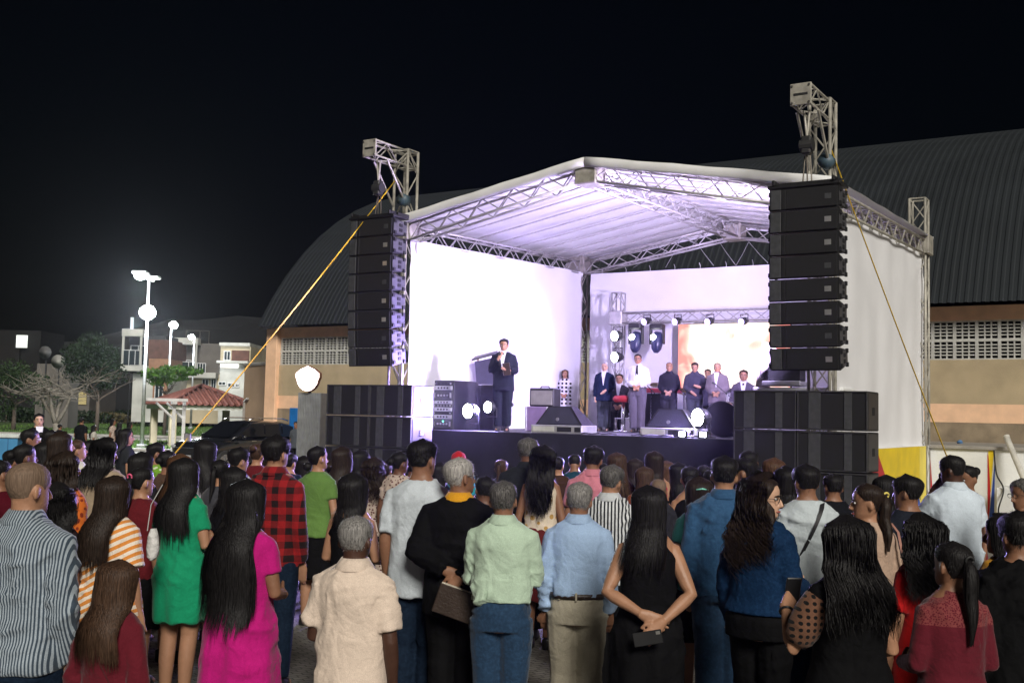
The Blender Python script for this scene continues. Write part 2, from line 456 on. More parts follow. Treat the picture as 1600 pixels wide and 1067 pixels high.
def limb_pts(a, b, c, n=5):
    a, b, c = Vector(a), Vector(b), Vector(c)
    pts = [a.lerp(b, t) for t in np.linspace(0, 1, n)] + [b.lerp(c, t) for t in np.linspace(0, 1, n)][1:]
    return pts
def arm_geo(sex, side, pose, fat):
    e, w, t = [Vector(p) for p in pose]
    sx = (.178 if sex == 'm' else .148) * (1 + (fat - 1) * .55)
    sh = Vector((sx - .026, -.008, 1.352)); k = Vector(((fat - 1) * .10, 0, 0))
    e = e + k - (Vector((.018, 0, 0)) if sex == 'f' else Vector((0, 0, 0)))
    q = [sh, e, w, t]
    if side < 0: q = [Vector((-p.x, p.y, p.z)) for p in q]
    return q
def add_arm(mb, q, sex, fat, g=0.0, upto=1.0, n=12, fingers=True, cuff=0.0):
    k = (1.0 if sex == 'm' else .86) * (1 + (fat - 1) * .6)
    sh, e, w, t = q
    pts = limb_pts(sh, e, w, 6)
    rr = [.056, .055, .052, .049, .045, .042, .043, .041, .036, .031, .027]
    rr = [r * k * .93 + g + cuff * (i / 10) for i, r in enumerate(rr)]
    m = max(2, int(round(upto * 10)) + 1)
    pts, rr = pts[:m], rr[:m]
    mb.tube([pts[0] + Vector((-.035 if pts[0].x > 0 else .035, 0, .022))] + pts, [rr[0] * .72] + rr, n)
    if upto >= 1.0 and g == 0:
        d = (t - w).normalized(); L = .175
        side = d.cross(Vector((0, 1, 0)) if abs(d.y) < .8 else Vector((1, 0, 0))).normalized(); up = side.cross(d)
        fw = (e - w).normalized()
        palm = w + d * .085
        mb.tube([w - d * .02, w + d * .03, palm], [(.027, .024), (.038, .019), (.041, .017)], 10, flat=up)
        if fingers:
            for i, (off, ln) in enumerate(((-.031, .066), (-.011, .080), (.010, .076), (.030, .058))):
                b0 = palm - d * .012 + side * off
                b1 = b0 + d * ln * .55 + up * .006 + side * off * .12; b2 = b0 + d * ln * .98 + up * .022 + side * off * .1
                mb.tube([b0, b1, b2], [.0098, .0092, .0075], 7)
            tb = w + d * .03 + side * -.034
            mb.tube([tb, tb + d * .032 + side * -.022 + up * .008, tb + d * .062 + side * -.022 + up * .018], [.0125, .0115, .009], 7)
        else:
            mb.tube([palm - d * .01, palm + d * .045, palm + d * .085 + up * .015], [(.041, .015), (.037, .013), (.024, .010)], 8, flat=up)
LEGZ = ((.86, .093, .0), (.66, .088, .008), (.47, .085, .012), (.30, .083, -.01), (.09, .08, -.02))
def add_leg(mb, side, sex, fat, g=0.0, z1=0.0, flare=0.0, n=12, pose=None):
    k = (1 + (fat - 1) * .8)
    rad = {.86: .088, .66: .075, .47: .055, .30: .052, .09: .038}
    pts, rr = [], []
    for z, x, y in (pose or LEGZ):
        key = min(rad, key=lambda q: abs(q - z)) if pose is None else None
        r = rad[key] if key else [.088, .075, .055, .052, .038][len(rr)]
        pts.append(Vector((side * x * (1.0 if sex == 'm' else .95), y, z))); rr.append(r * k + g)
    if z1 > 0:
        qs = [p for p in pts if p.z > z1]; i = len(qs)
        if i < len(pts):
            t = (pts[i - 1].z - z1) / (pts[i - 1].z - pts[i].z)
            qs.append(pts[i - 1].lerp(pts[i], t)); rr = rr[:i] + [rr[i - 1] * (1 - t) + rr[i] * t]
        pts = qs
    rr = [r + flare * (i / max(1, len(rr) - 1)) for i, r in enumerate(rr)]
    mb.tube(pts, rr, n)

def body_mesh(sex, fat, M, poses, near, legpose=None):
    mb = MB()
    zs = [.78, .84, .90, .97, 1.05, 1.13, 1.22, 1.30, 1.36, 1.40, 1.435, 1.465, 1.50, 1.55]
    rings = []
    for z in zs:
        w, f, b = tor(min(z, 1.5), sex, fat); q_ = .95 if z < 1.42 else 1.0; rings.append(ell(0, 0 if z < 1.45 else .0, z, w * q_, f * q_, b * q_, 20))
    mb.loft(rings)
    # head
    hr = []
    for z in HZ:
        hr.append([M @ head_pt(z, 2 * math.pi * k / 22) for k in range(22)])
    mb.loft(hr)
    mb.tube([M @ Vector((0, .090, .118)), M @ Vector((0, .106, .092)), M @ Vector((0, .112, .076)), M @ Vector((0, .092, .064))],
            [.007, .0095, .014, .011], 8)
    for sx in (-1, 1):
        Re = (M.to_3x3() @ Matrix.Rotation(R(22 * sx), 3, 'Z') @ Matrix.Rotation(R(-12), 3, 'X'))
        mb.ball(M @ Vector((sx * .079, -.012, .094)), (.009, .020, .032), 10, 8, Re)
    q0 = M @ Vector((0, -.012, .06)); mb.tube([Vector((0, -.005, 1.42)), Vector((0, -.004, 1.47)), q0], [.062, .056, .055] if sex == 'm' else [.054, .048, .047], 14)
    for sd in (-1, 1):
        add_arm(mb, arm_geo(sex, sd, poses[0 if sd < 0 else 1], fat), sex, fat, fingers=near)
        add_leg(mb, sd, sex, fat, pose=legpose)
        p = (legpose or LEGZ)[-1]
        an = Vector((sd * p[1], p[2], p[0]))
        mb.tube([an + Vector((0, -.05, -.045)), an + Vector((0, .02, -.04)), an + Vector((sd * .01, .13, -.062)), an + Vector((sd * .01, .17, -.07))], [.032, .040, .032, .018], 9)
    return mb

CAPN = 36
def hair_cap(M, style, thick, seed, strands=0, width=.0015):
    """hair hugging the skull, with its own hairline; strands adds fuzz"""
    mb = MB(); rs = np.random.RandomState(seed)
    def zlow(phi):
        a = abs(math.degrees(phi))
        if style == 'short': return float(np.interp(a, [0, 40, 62, 78, 95, 112, 128, 150, 180], [.050, .052, .062, .112, .118, .092, .150, .176, .182]))
        if style == 'fade': return float(np.interp(a, [0, 45, 70, 90, 115, 140, 180], [.085, .09, .12, .14, .15, .175, .188]))
        if style == 'long': return float(np.interp(a, [0, 60, 85, 105, 125, 150, 180], [.0, .005, .03, .07, .14, .188, .196]))
        if style == 'pulled': return float(np.interp(a, [0, 40, 62, 80, 100, 125, 150, 180], [.030, .038, .07, .118, .122, .165, .188, .195]))
        if style == 'horseshoe': return float(np.interp(a, [0, 45, 70, 90, 115, 140, 180], [.045, .05, .09, .115, .13, .18, .19]))
        return .05
    rings = []; NS = 13
    n1, n2 = rs.uniform(0, 6, 2)
    for i in range(NS):
        t = i / (NS - 1); row = []
        for k in range(CAPN):
            phi = -math.pi + 2 * math.pi * k / CAPN
            zl = zlow(phi); z = .2262 + (zl - .2262) * (t ** 1.45)
            edge = min(1.0, (1 - t) / .5) ** .75
            th = thick * (.10 + .90 * edge) if i < NS - 1 else -.004
            if style == 'long': th = thick * (.8 + .2 * edge)
            th *= 1 + .22 * math.sin(phi * 5 + n1 + t * 4) * t + .18 * math.sin(phi * 11 + n2) * t
            if t < .5: th = max(th, thick * .9)
            p = head_pt(max(z, .0), phi, th)
            if style == 'long' and z < .118:
                q_ = head_pt(.118, phi, th); p = Vector((q_.x, q_.y, z))
            if t < .01: p = Vector((0, 0, .226 + thick))
            row.append(M @ p)
        rings.append(row)
    vs = [p for r in rings for p in r]; fs = []
    for i in range(NS - 1):
        for k in range(CAPN):
            kk = (k + 1) % CAPN
            fs.append((i * CAPN + k, (i + 1) * CAPN + k, (i + 1) * CAPN + kk, i * CAPN + kk))
    mb.add(vs, fs)
    for _ in range(strands):
        phi = rs.uniform(-math.pi, math.pi); zl = zlow(phi)
        z = zl + .006 + (.222 - zl) * rs.uniform(0, 1) ** .8
        p = head_pt(z, phi, thick * .55); c = Vector((0, 0, .12)); nrm = (p - c).normalized()
        down = (Vector((0, 0, -1)) - nrm * -nrm.z)
        if down.length < .05: down = Vector((rs.normal(), rs.normal(), 0))
        d = (nrm * rs.uniform(.1, .45) + down.normalized() * rs.uniform(.6, 1.0) + Vector(rs.normal(size=3) * .25)).normalized()
        sd = d.cross(nrm).normalized() * width; ln = thick * rs.uniform(.9, 1.7) + .004
        mb.add([M @ (p - sd), M @ (p + sd), M @ (p + d * ln)], [(0, 1, 2)])
    return mb

def back_y(z, sex, fat, g):
    if z > 1.44: return -.075
    w, f, b = tor(max(z, .8), sex, fat)
    return -(b + g)
def long_hair(M, sex, fat, length, seed, n=420, vol=.016, curl=0.0, spread=1.3, wid=.007, g=.045, front=0.0, forward=0.0):
    """strands from the parting over the skull, then falling down the back to z = 1.60 - length"""
    rs = np.random.RandomState(seed); mb = MB()
    zend = 1.60 - length
    Mi = M.to_3x3(); back = (Mi @ Vector((0, -1, 0))); back.z = 0
    for i in range(n):
        u = rs.uniform(-1, 1); phi = R(112) * math.copysign(abs(u) ** .9, u); lay = rs.uniform(0, 1) ** 1.0
        off = vol * (.45 + .75 * lay) * (1 + .12 * math.sin(phi * 4 + seed)) + abs(rs.normal()) * .0025
        part = .010 * np.sign(phi) if abs(phi) > .2 else .0
        pts = []
        for z in (.224, .2190, .206, .185, .155, .12, .085, .05):
            q = head_pt(z, phi, off)
            if z < .118: q2 = head_pt(.118, phi, off); q = Vector((q2.x, q2.y, z))
            if z > .2195:
                y0 = -.045 + .105 * (abs(phi) / R(112)) ** 1.3; q = Vector((part * .6, y0 * .8, .2235 + off * .7 - (y0 / .095) ** 2 * .020))
            if curl and z < .215:
                cdir = Vector((q.x, q.y, (q.z - .12) * .6)).normalized(); q = q + cdir * (.010 * curl * math.sin(z * 190 + phi * 9 + i)) + Vector((math.cos(i * 1.7 + z * 150), 0, 0)) * .008 * curl
            pts.append(M @ q)
        base = pts[-1]; ze = zend + rs.normal() * .035 + (.05 * abs(phi) if length > .4 else 0) + (rs.uniform(0, .12) if rs.rand() < .25 else 0)
        if base.z < ze: ze = base.z - .05
        N = max(5, int((base.z - ze) / .055)); sway = rs.normal() * .012; f1 = rs.uniform(0, 6.3); f2 = rs.uniform(.8, 1.2)
        x0 = base.x
        for k in range(1, N + 1):
            t = k / N; z = base.z + (ze - base.z) * t
            drop = base.z - z
            xx = x0 * (1 + (spread - 1) * min(1, drop / .3)) + sway * t + front * drop
            yb = back_y(z, sex, fat, g) + .006 - .022 * lay
            s_ = min(1, drop / .16); s_ = s_ * s_ * (3 - 2 * s_)
            # hair at the sides lies over the shoulder, further back below it
            lim = .0 if abs(xx) < .10 else (abs(xx) - .10) * .35
            yy = base.y * (1 - s_) + (yb + lim + forward * s_) * s_
            if curl:
                a = drop * (32 if curl > .5 else 20) * f2 + f1; r = .012 + .020 * curl
                xx += math.cos(a) * r * min(1, drop / .08); yy += math.sin(a) * r * .8 * min(1, drop / .08)
                xx *= 1 + curl * .25 * min(1, drop / .2)
            pts.append(Vector((xx, yy, z)))
        m_ = len(pts); w = [wid * (1 if j < m_ - 3 else (.25 + .25 * (m_ - 1 - j))) for j in range(m_)]
        mb.ribbon(pts, w, side=(math.cos(phi * .8), math.sin(phi * .8), 0) if not curl else None)
    # a dense core so that nothing shines through
    rings = []; b0 = M @ Vector((0, -.02, .10))
    zs = np.linspace(b0.z, max(zend + .09, .9), 9)
    for z in zs:
        t = (b0.z - z) / max(.05, b0.z - zs[-1]); s_ = min(1, (b0.z - z) / .16)
        hw = (.080 * (1 + (spread - 1) * s_) + vol * .2) * (1 - .35 * t ** 2) * (1 + curl * .3 * s_)
        yc = (M @ Vector((0, -.045, .08))).y * (1 - s_) + (back_y(z, sex, fat, g) + .016) * s_
        rings.append(ell(b0.x * (1 - s_) + front * (b0.z - z), yc + forward * s_, z, hw, .045 * (1 - s_) + .010, .045 * (1 - s_) + .008 + .03 * curl, 18, 2.0))
    mb.loft(rings)
    return mb
def tail_hair(M, p0, length, seed, n=130, r=.028, curl=0.0, sex='f', fat=1, g=.05):
    rs = np.random.RandomState(seed); mb = MB(); o = M @ Vector(p0); z1 = o.z - length
    def axis(t):
        z = o.z + .012 * math.sin(t * 3.1) - length * t
        yb = min(o.y - .03 * min(1, t * 6), back_y(z, sex, fat, g) - .005) if z < 1.44 else o.y - .035 * min(1, t * 6)
        return Vector((o.x * (1 - .5 * t), yb, z))
    pr = [.35, .85, 1, 1, .95, .85, .7, .5, .2]
    core = [axis(t) for t in np.linspace(0, .95, 9)]
    mb.tube(core, [r * .85 * q for q in pr], 10)
    for i in range(n):
        a = rs.uniform(0, 6.28); q = r * rs.uniform(.75, 1.1); e = rs.uniform(.85, 1.03); f = rs.uniform(0, 6)
        pts = []
        for j, t in enumerate(np.linspace(0, e, 10)):
            k = np.interp(t, np.linspace(0, .95, 9), pr)
            c = axis(t); rr = q * max(k, .25 if t > .8 else k)
            aa = a + curl * math.sin(t * 20 + f)
            pts.append(c + Vector((math.cos(aa) * rr, math.sin(aa) * rr * .8, 0)) + Vector((math.sin(t * 25 + f), math.cos(t * 25 + f), 0)) * curl * .012)
        mb.ribbon(pts, .006, side=(-math.sin(a), math.cos(a), 0))
    return mb

PEOPLE = 0
BODY_CACHE = {}
STAGE_AIM = Vector((2.2, 23.0))
def garment_rings(sex, fat, z0, z1, g, loose, hem=0.0, strap=False, n=24):
    zs = [z for z in np.arange(z1, z0, -.045)] + [z0]
    cw, cf, cb = tor(1.24, sex, fat); rings = []
    for z in zs:
        w, f, b = tor(z, sex, fat)
        if z < 1.24:
            t = loose * min(1, (1.24 - z) / .12)
            w = w + max(0, cw - w) * t; f = f + max(0, cf - f) * t; b = b + max(0, cb - b) * t
        gg = g * np.interp(z, [1.38, 1.47], [1, .45])
        if strap and z > 1.30: w = min(w, np.interp(z, [1.30, 1.36, 1.42], [.155, .118, .085])); 
        x = hem * max(0, (1.0 - z)) / .25
        rings.append(ell(0, 0, z, w + gg + x, f + gg + x, b + gg + x, n))
    return rings
def skirt_rings(sex, fat, ztop, zhem, g, flare):
    rings = []
    for t in np.linspace(0, 1, 9):
        z = ztop + (zhem - ztop) * t
        w, f, b = tor(max(z, .84), sex, fat)
        k = flare * max(0, (.88 - z)) if z < .88 else 0
        s_ = np.clip((.84 - z) / .5, 0, 1)
        rings.append(ell(0, 0, z, w + g + k - .02 * s_ * (flare < .1), f * (1 - .15 * s_) + g + k * .8, b * (1 - .2 * s_) + g + k * .8, 26))
    return rings

def person(u, v, d, label, sex='m', fat=1.0, turn=0.0, aim=None, hy=0, hp=0, tilt=0, skin=2, hair=('short', 'black'),
           top=('shirt', (.5, .5, .5)), bottom=('pants', (.03, .03, .04)), arms=('down', 'down'), extras=(), face=False,
           group='people standing in the crowd', pos=None, base=0.0, legpose=None, height=None, lean=0.0):
    global PEOPLE
    PEOPLE += 1; seed = PEOPLE * 7 + 3
    if pos is None:
        p = at_depth(u, v, d); x, y, h = p.x, p.y, p.z - base
    else:
        x, y = pos[0], pos[1]; h = height
    if height: h = height
    sc = h / 1.715
    near = d < 7.3; mid = d < 11
    if aim is None:
        dx, dy = STAGE_AIM.x - x, STAGE_AIM.y - y; rz = -math.atan2(dx, dy)
    else: rz = -R(aim)
    rz += -R(turn)
    o = thing('person', label, 'person', (x, y, base), rz, group)
    o.scale = (sc, sc, sc)
    if lean: o.rotation_euler = (R(-lean), 0, rz)
    if group == 'people standing in the crowd':
        jr = random.Random(seed); j1, j2, j3 = jr.gauss(0, 9), jr.gauss(0, 4), jr.gauss(0, 3)
        if hy == 0: hy = j1
        if hp == 0: hp = j2 - 2
        if tilt == 0: tilt = j3
    M = head_matrix(-hy, hp, tilt)
    poses = [ARMS[a] if isinstance(a, str) else a for a in arms]
    # ---- body
    mb = body_mesh(sex, fat, M, poses, near, legpose)
    ob = mb.build('body', SKIN[skin], o, True)
    job(ob, .0052 if near and arms[0] == 'behind' else .0075 if near else (.011 if mid else .015), 2 if near else 1, .22 if near else (.35 if mid else .45))
    # ---- face
    if face:
        for sx in (-1, 1):
            e = MB(); e.ball((0, 0, 0), (.0135, .008, .0075), 10, 6); e.v = [tuple(M @ (Vector(q) + Vector((sx * .031, .0815, .112)))) for q in e.v]
            eo = e.build('eye', EYEW, o, True)
            e = MB(); e.ball((0, 0, 0), (.0065, .005, .0068), 8, 6); e.v = [tuple(M @ (Vector(q) + Vector((sx * .031, .0875, .112)))) for q in e.v]
            e.build('iris', EYEB, eo, True)
            e = MB(); e.tube([M @ Vector((sx * .013, .096, .129)), M @ Vector((sx * .030, .096, .134)), M @ Vector((sx * .050, .080, .128))], [.0035, .0042, .002], 6)
            e.build('eyebrow', BROW, o, True)
        e = MB(); e.tube([M @ Vector(q) for q in ((-.024, .088, .0385), (-.012, .098, .0395), (0, .1, .0385), (.012, .098, .0395), (.024, .088, .0385))], [.002, .0055, .0065, .0055, .002], 7)
        e.build('mouth', LIPS, o, True)
    # ---- hair
    hk, hc = hair[0], HAIR[hair[1]]; hl = hair[2] if len(hair) > 2 else .45
    fz = 2200 if near else (700 if mid else 0)
    g_top = .03
    if hk in ('short', 'fade', 'horseshoe'):
        cm = hair_cap(M, hk, {'short': .012, 'fade': .016, 'horseshoe': .006}[hk] * (hl if len(hair) > 2 else 1), seed, fz)
        if hk == 'fade':
            lw_ = hair_cap(M, 'short', .0030, seed + 1, fz // 3); cm.add(lw_.v, lw_.f)
        cm.build('hair', hc, o, True, False)
    elif hk == 'bald':
        hair_cap(M, 'short', .0022, seed, 0).build('hair', hc, o, True, False)
    elif hk in ('long', 'wavy', 'curly'):
        cm = hair_cap(M, 'long', .012 if hk == 'long' else .014, seed, 0)
        n = 1150 if near else (420 if mid else 150)
        cu = {'long': 0, 'wavy': .35, 'curly': 1.0}[hk]
        kw = hair[3] if len(hair) > 3 else {}
        ln = long_hair(M, sex, fat, hl, seed, int(n * (1 + cu * .8)), vol=.018 + .024 * cu, curl=cu, wid=.0042 if near else .008, **kw)
        cm.add(ln.v, ln.f); cm.build('hair', hc, o, True, False)
    elif hk == 'tail':
        hair_cap(M, 'pulled', .009, seed, fz // 3).build('hair', hc, o, True, False)
        tail_hair(M, (0, -.105, .150), hl, seed, 150 if near else 70, **(hair[3] if len(hair) > 3 else {})).build('ponytail', hc, o, True, False)
        tc = hair[4] if len(hair) > 4 else (.02, .02, .02)
        t = MB(); c = M @ Vector((0, -.115, .148))
        ax = (M.to_3x3() @ Vector((0, -1, -.3))).normalized(); sx_ = ax.cross(Vector((1, 0, 0))).normalized()
        t.tube([c + (Vector((1, 0, 0)) * math.cos(q) + sx_ * math.sin(q)) * .02 for q in np.linspace(0, 6.28, 13)], .007, 6)
        t.build('hair_tie', mat('tie_%02x%02x%02x' % tuple(int(255 * k) for k in tc), tc), o, True)
    elif hk == 'bun':
        hair_cap(M, 'pulled', .010, seed, fz // 3).build('hair', hc, o, True, False)
        b = MB(); b.ball(M @ Vector((0, -.125, hl)), (.045, .038, .040), 14, 10); bo = b.build('bun', hc, o, True)
    elif hk == 'bob':
        cm = hair_cap(M, 'long', .02, seed, 0)
        ln = long_hair(M, sex, fat, .24, seed, 380 if near else 200, vol=.026, wid=.0085, spread=1.0, forward=.0)
        cm.add(ln.v, ln.f); cm.build('hair', hc, o, True, False)
    # ---- garments
    tk = top[0]; tcol = top[1] if not hasattr(top[1], 'name') else None
    tm = top[1] if tcol is None else cloth('cloth_%02x%02x%02x' % tuple(int(255 * min(1, k)) for k in tcol), tcol)
    bk = bottom[0]; bcol = bottom[1] if not hasattr(bottom[1], 'name') else None
    bm_ = bottom[1] if bcol is None else cloth('cloth_%02x%02x%02x' % tuple(int(255 * min(1, k)) for k in bcol), bcol)
    vox = .011 if near else (.015 if mid else .02); rat = .5 if near else .6
    seam = dict(shirt=('shirt', .022, .82, .9, .45), longshirt=('shirt', .022, .82, .9, .97), tucked=('shirt', .022, .965, .9, .97), tuckshort=('shirt', .026, .965, .9, .45),
                tee=('shirt', .022, .80, .85, .42), blouse=('blouse', .022, .84, .5, .34), blouselong=('blouse', .022, .84, .5, .97),
                tank=('top', .014, .90, .3, 0), jacket=('jacket', .034, .74, .8, .985), denimjacket=('jacket', .032, .93, .9, .97), dress=('dress', .016, .97, .15, .34),
                dresslong=('dress', .016, .97, .15, .97), sleeveless=('dress', .016, .97, .15, 0))[tk]
    gname, g, z0, loose, sl = seam
    if len(top) > 2: z0 = top[2].get('hem', z0) if 'dress' not in gname else z0; sl = top[2].get('sleeve', sl); g = top[2].get('g', g)
    mb = MB()
    ztop = {'tank': 1.40, 'sleeveless': 1.445}.get(tk, 1.462)
    ring = garment_rings(sex, fat, z0, ztop, g, loose, .012 if 'tuck' not in tk and gname != 'dress' else .0, strap=(sl == 0))
    mb.loft(ring)
    if gname == 'dress':
        zh = top[2].get('hem', .5) if len(top) > 2 else .5; fl = top[2].get('flare', .06) if len(top) > 2 else .06
        mb.loft(skirt_rings(sex, fat, 1.0, zh, g, fl))
    if sl > 0:
        for i, sd in enumerate((-1, 1)):
            add_arm(mb, arm_geo(sex, sd, poses[i], fat), sex, fat, g=g * .95, upto=sl, cuff=.012 if sl < .6 else 0.0)
    go = mb.build(gname, tm, o, True)
    lw = (.98, .010, 7) if gname == 'dress' else ((1.05, .006, 5) if 'tuck' not in tk else None)
    job(go, vox, 3, rat, folds(seed, {'shirt': .020, 'jacket': .016, 'dress': .015}.get(gname, .014), low=lw))
    if bk in ('pants', 'jeans', 'shorts'):
        mb = MB(); zt = 1.0 if 'tuck' in tk else .97
        rings = []
        for z in (zt, .95, .90, .84, .79):
            w, f, b = tor(max(z, .84), sex, fat); rings.append(ell(0, 0, z, w + .014, f + .014, b + .014, 24))
        mb.loft(rings)
        for sd in (-1, 1): add_leg(mb, sd, sex, fat, g=.022 if sex == 'm' else .012, z1=.06 if bk != 'shorts' else .5, flare=.018 if bk != 'shorts' else .02, pose=legpose)
        po = mb.build('trousers', bm_, o, True)
        job(po, vox, 2, rat, folds(seed + 1, .008, kz=1.6))
    elif bk == 'skirt':
        mb = MB(); sp = bottom[2] if len(bottom) > 2 else {}
        mb.loft(skirt_rings(sex, fat, 1.02, sp.get('hem', .5), .010 if gname != 'top' else .018, sp.get('flare', .08)))
        job(mb.build('skirt', bm_, o, True), vox, 3, rat, folds(seed + 1, .006, low=(.95, .010, 7)))
    # ---- shoes
    key = ('shoe',)
    for sd in (-1, 1):
        if key not in BODY_CACHE:
            sm = MB(); sm.loft([ell(0, .035, .0, .046, .135, .105, 14), ell(0, .035, .03, .048, .137, .107, 14), ell(0, .03, .06, .043, .115, .10, 14), ell(0, -.01, .10, .036, .06, .06, 14)])
            BODY_CACHE[key] = sm.mesh('shoe', SHOE, True)
        so = link('shoe', BODY_CACHE[key], o); p = (legpose or LEGZ)[-1]; so.location = (sd * p[1], p[2], p[0] - .09)
    # ---- extras
    for ex in extras:
        k = ex[0]
        if k == 'collar':
            cm = cloth('cloth_%02x%02x%02x' % tuple(int(255 * min(1, q)) for q in ex[1]), ex[1]) if not hasattr(ex[1], 'name') else ex[1]
            c = MB(); kk = 1.0 if sex == 'm' else .87
            hi = ex[2] if len(ex) > 2 else 1.497
            c.loft([ell(0, .0, z, a * kk, f * kk, b * kk, 20, 2.1) for z, a, f, b in ((1.436, .098, .074, .104), (1.448, .101, .080, .106), (hi - .018, .080, .072, .084), (hi, .068, .062, .070), (hi - .004, .061, .055, .062), (1.46, .060, .054, .060))], False)
            co_ = c.build('collar', cm, o, True); at = co_.data.attributes.new('rest', 'FLOAT_VECTOR', 'POINT'); at.data.foreach_set('vector', np.array([tuple(v_.co) for v_ in co_.data.vertices]).ravel())
        elif k == 'belt':
            c = MB(); w, f, b = tor(.975, sex, fat); g_ = .0245
            c.loft([ell(0, 0, z, w + q, f + q, b + q, 26) for z, q in ((.958, g_), (.958, g_ + .006), (.992, g_ + .006), (.992, g_))], False)
            c.build('belt', LEATHER, o, True)
            for a in (0, .65, -.65, 1.5, -1.5):
                c = MB(); x = math.sin(a) * (w + .026); y = -math.cos(a) * (b + .028)
                Mx = Matrix.Translation((x, y, 0)) @ Matrix.Rotation(a, 4, 'Z')
                c.box(-.006, .006, -.008, .004, .948, 1.0, Mx); c.build('belt_loop', bm_, o)
        elif k == 'pockets':
            for sd in (-1, 1):
                c = MB(); w, f, b = tor(.88, sex, fat); rows = []
                for z in (.93, .90, .86, .82, .795):
                    w, f, b = tor(max(z, .84), sex, fat); row = []
                    for j in range(5):
                        a = (.28 + .68 * j / 4) ; zz = z - (.015 * (1 - abs(j - 2) / 2) if z < .80 else 0)
                        row.append(Vector((sd * math.sin(a * .8) * (w + .03), -math.cos(a * .8) ** .8 * (b + .021), zz)))
                    rows.append(row)
                vs = [p for r in rows for p in r]; fs = [(i * 5 + j, i * 5 + j + 1, i * 5 + j + 6, i * 5 + j + 5) for i in range(4) for j in range(4)]
                c.add(vs, fs); c.build('pocket', bm_, o, True)
        elif k == 'glasses':
            c = MB()
            for sx in (-1, 1):
                c.tube([M @ Vector((sx * .031 + .022 * math.cos(q), .100, .110 + .017 * math.sin(q))) for q in np.linspace(0, 6.283, 13)], .0018, 5)
                c.tube([M @ Vector((sx * .052, .100, .114)), M @ Vector((sx * .078, .07, .116)), M @ Vector((sx * .083, -.01, .112))], .002, 5)
            c.tube([M @ Vector((-.01, .103, .114)), M @ Vector((.01, .103, .114))], .0018, 5)
            c.build('spectacles', GLASSM, o, True)
        elif k == 'cap':
            c = MB(); rows = [[M @ (head_pt(z, 2 * math.pi * j / 20, .012) if z < .22 else Vector((0, 0, .239)) + Vector((*head_pt(.218, 2 * math.pi * j / 20).xy, 0)) * .35) for j in range(20)] for z in (.125, .15, .18, .20, .215, .23)]
            c.loft(rows, False); co = c.build('cap', cloth('cap_red', ex[1]), o, True)
            c = MB(); c.poly([(-.06, 0), (-.05, .07), (0, .095), (.05, .07), (.06, 0)], -.002, .003)
            c.v = [tuple(M @ (Matrix.Rotation(R(-8), 4, 'X') @ Vector((x, z, y)) + Vector((0, .085, .135)))) for x, y, z in c.v]; c.build('brim', cloth('cap_red', ex[1]), co, True)
        elif k == 'strap':      # bag strap across the back: from one shoulder to the other hip
            sd = ex[1]; c = MB(); pts = []
            for t in np.linspace(0, 1, 14):
                z = 1.445 - .50 * t; w, f, b = tor(z, sex, fat); xx = sd * (.085 - .22 * t)
                q = min(.97, abs(xx) / w); pts.append(Vector((xx, -(b + g + .012) * (1 - q ** 2.4) ** (1 / 2.4) - .004, z)))
            w_ = ex[3] if len(ex) > 3 else .032
            c.ribbon(pts, w_, side=(.92, 0, .40 * sd)); st = c.build('bag_strap', mat('strap_%02x%02x%02x' % tuple(int(255 * q) for q in ex[2]), ex[2], .6), o, True)
        elif k == 'vstrap':     # shoulder strap hanging straight to a bag at the side
            sd, cc = ex[1], ex[2]; sx_ = sd * ((.13 if sex == 'f' else .15))
            c = MB(); c.ribbon([(sx_, .05, 1.445), (sx_, -.05, 1.452), (sx_ * 1.05, -.115, 1.40), (sx_ * 1.2, -.135, 1.25), (sx_ * 1.45, -.12, 1.05), (sx_ * 1.6, -.09, .96)], .02, side=(1, .1, 0))
            mm = mat('bag_%02x%02x%02x' % tuple(int(255 * q) for q in cc), cc, .45, bump=(40, .2))
            st = c.build('bag_strap', mm, o, True)
            c = MB(); c.cbox(sd * .29 - .05, sd * .29 + .05, -.19, .09, .76, .96, .025); bo = c.build('handbag', mm, o, True)
            c = MB(); c.tube([(sd * .29 + sd * .054, -.05 + .03 * math.cos(q), .90 + .02 * math.sin(q)) for q in np.linspace(0, 6.28, 11)], .005, 5); c.build('buckle', METAL, bo)
        elif k == 'clip':
            c = MB(); c.tube([M @ head_pt(z, p_, .03) for z, p_ in ((.15, -.3), (.158, .1), (.15, .55))], [.005, .007, .004], 6); c.build('hair_clip', mat('clip_%02x%02x%02x' % tuple(int(255 * q) for q in ex[1]), ex[1], .3), o, True)
        elif k == 'puff':
            q = arm_geo(sex, ex[1], poses[0 if ex[1] < 0 else 1], fat); c = MB(); pp = [q[0].lerp(q[1], t_) for t_ in (-.05, .1, .35, .6, .8, .92)]
            c.tube(pp, [.05, .075, .085, .082, .07, .048], 16); c.build('sleeve', ex[2], o, True)
            at = o.children[-1].data.attributes.new('rest', 'FLOAT_VECTOR', 'POINT'); at.data.foreach_set('vector', np.array(c.v).ravel())
        elif k == 'bangle':
            q = arm_geo(sex, ex[1], poses[0 if ex[1] < 0 else 1], fat); c = MB(); p = q[2].lerp(q[1], .12); ax = (q[1] - q[2]).normalized(); X = ax.cross(Vector((0, 0, 1))).normalized(); Y = ax.cross(X)
            c.tube([p + (X * math.cos(t) + Y * math.sin(t)) * .031 for t in np.linspace(0, 6.283, 13)], .006, 6); c.build('bracelet', BLACKP, o, True)
        elif k == 'tie':
            c = MB(); c.ribbon([(0, .085, 1.455), (0, .125, 1.40), (0, .150, 1.30), (0, .145, 1.12), (0, .145, 1.04)], [.035, .04, .055, .07, .01], side=(1, 0, 0)); c.build('necktie', mat('tie_dark', ex[1], .5), o, True)
        elif k == 'shirtfront':
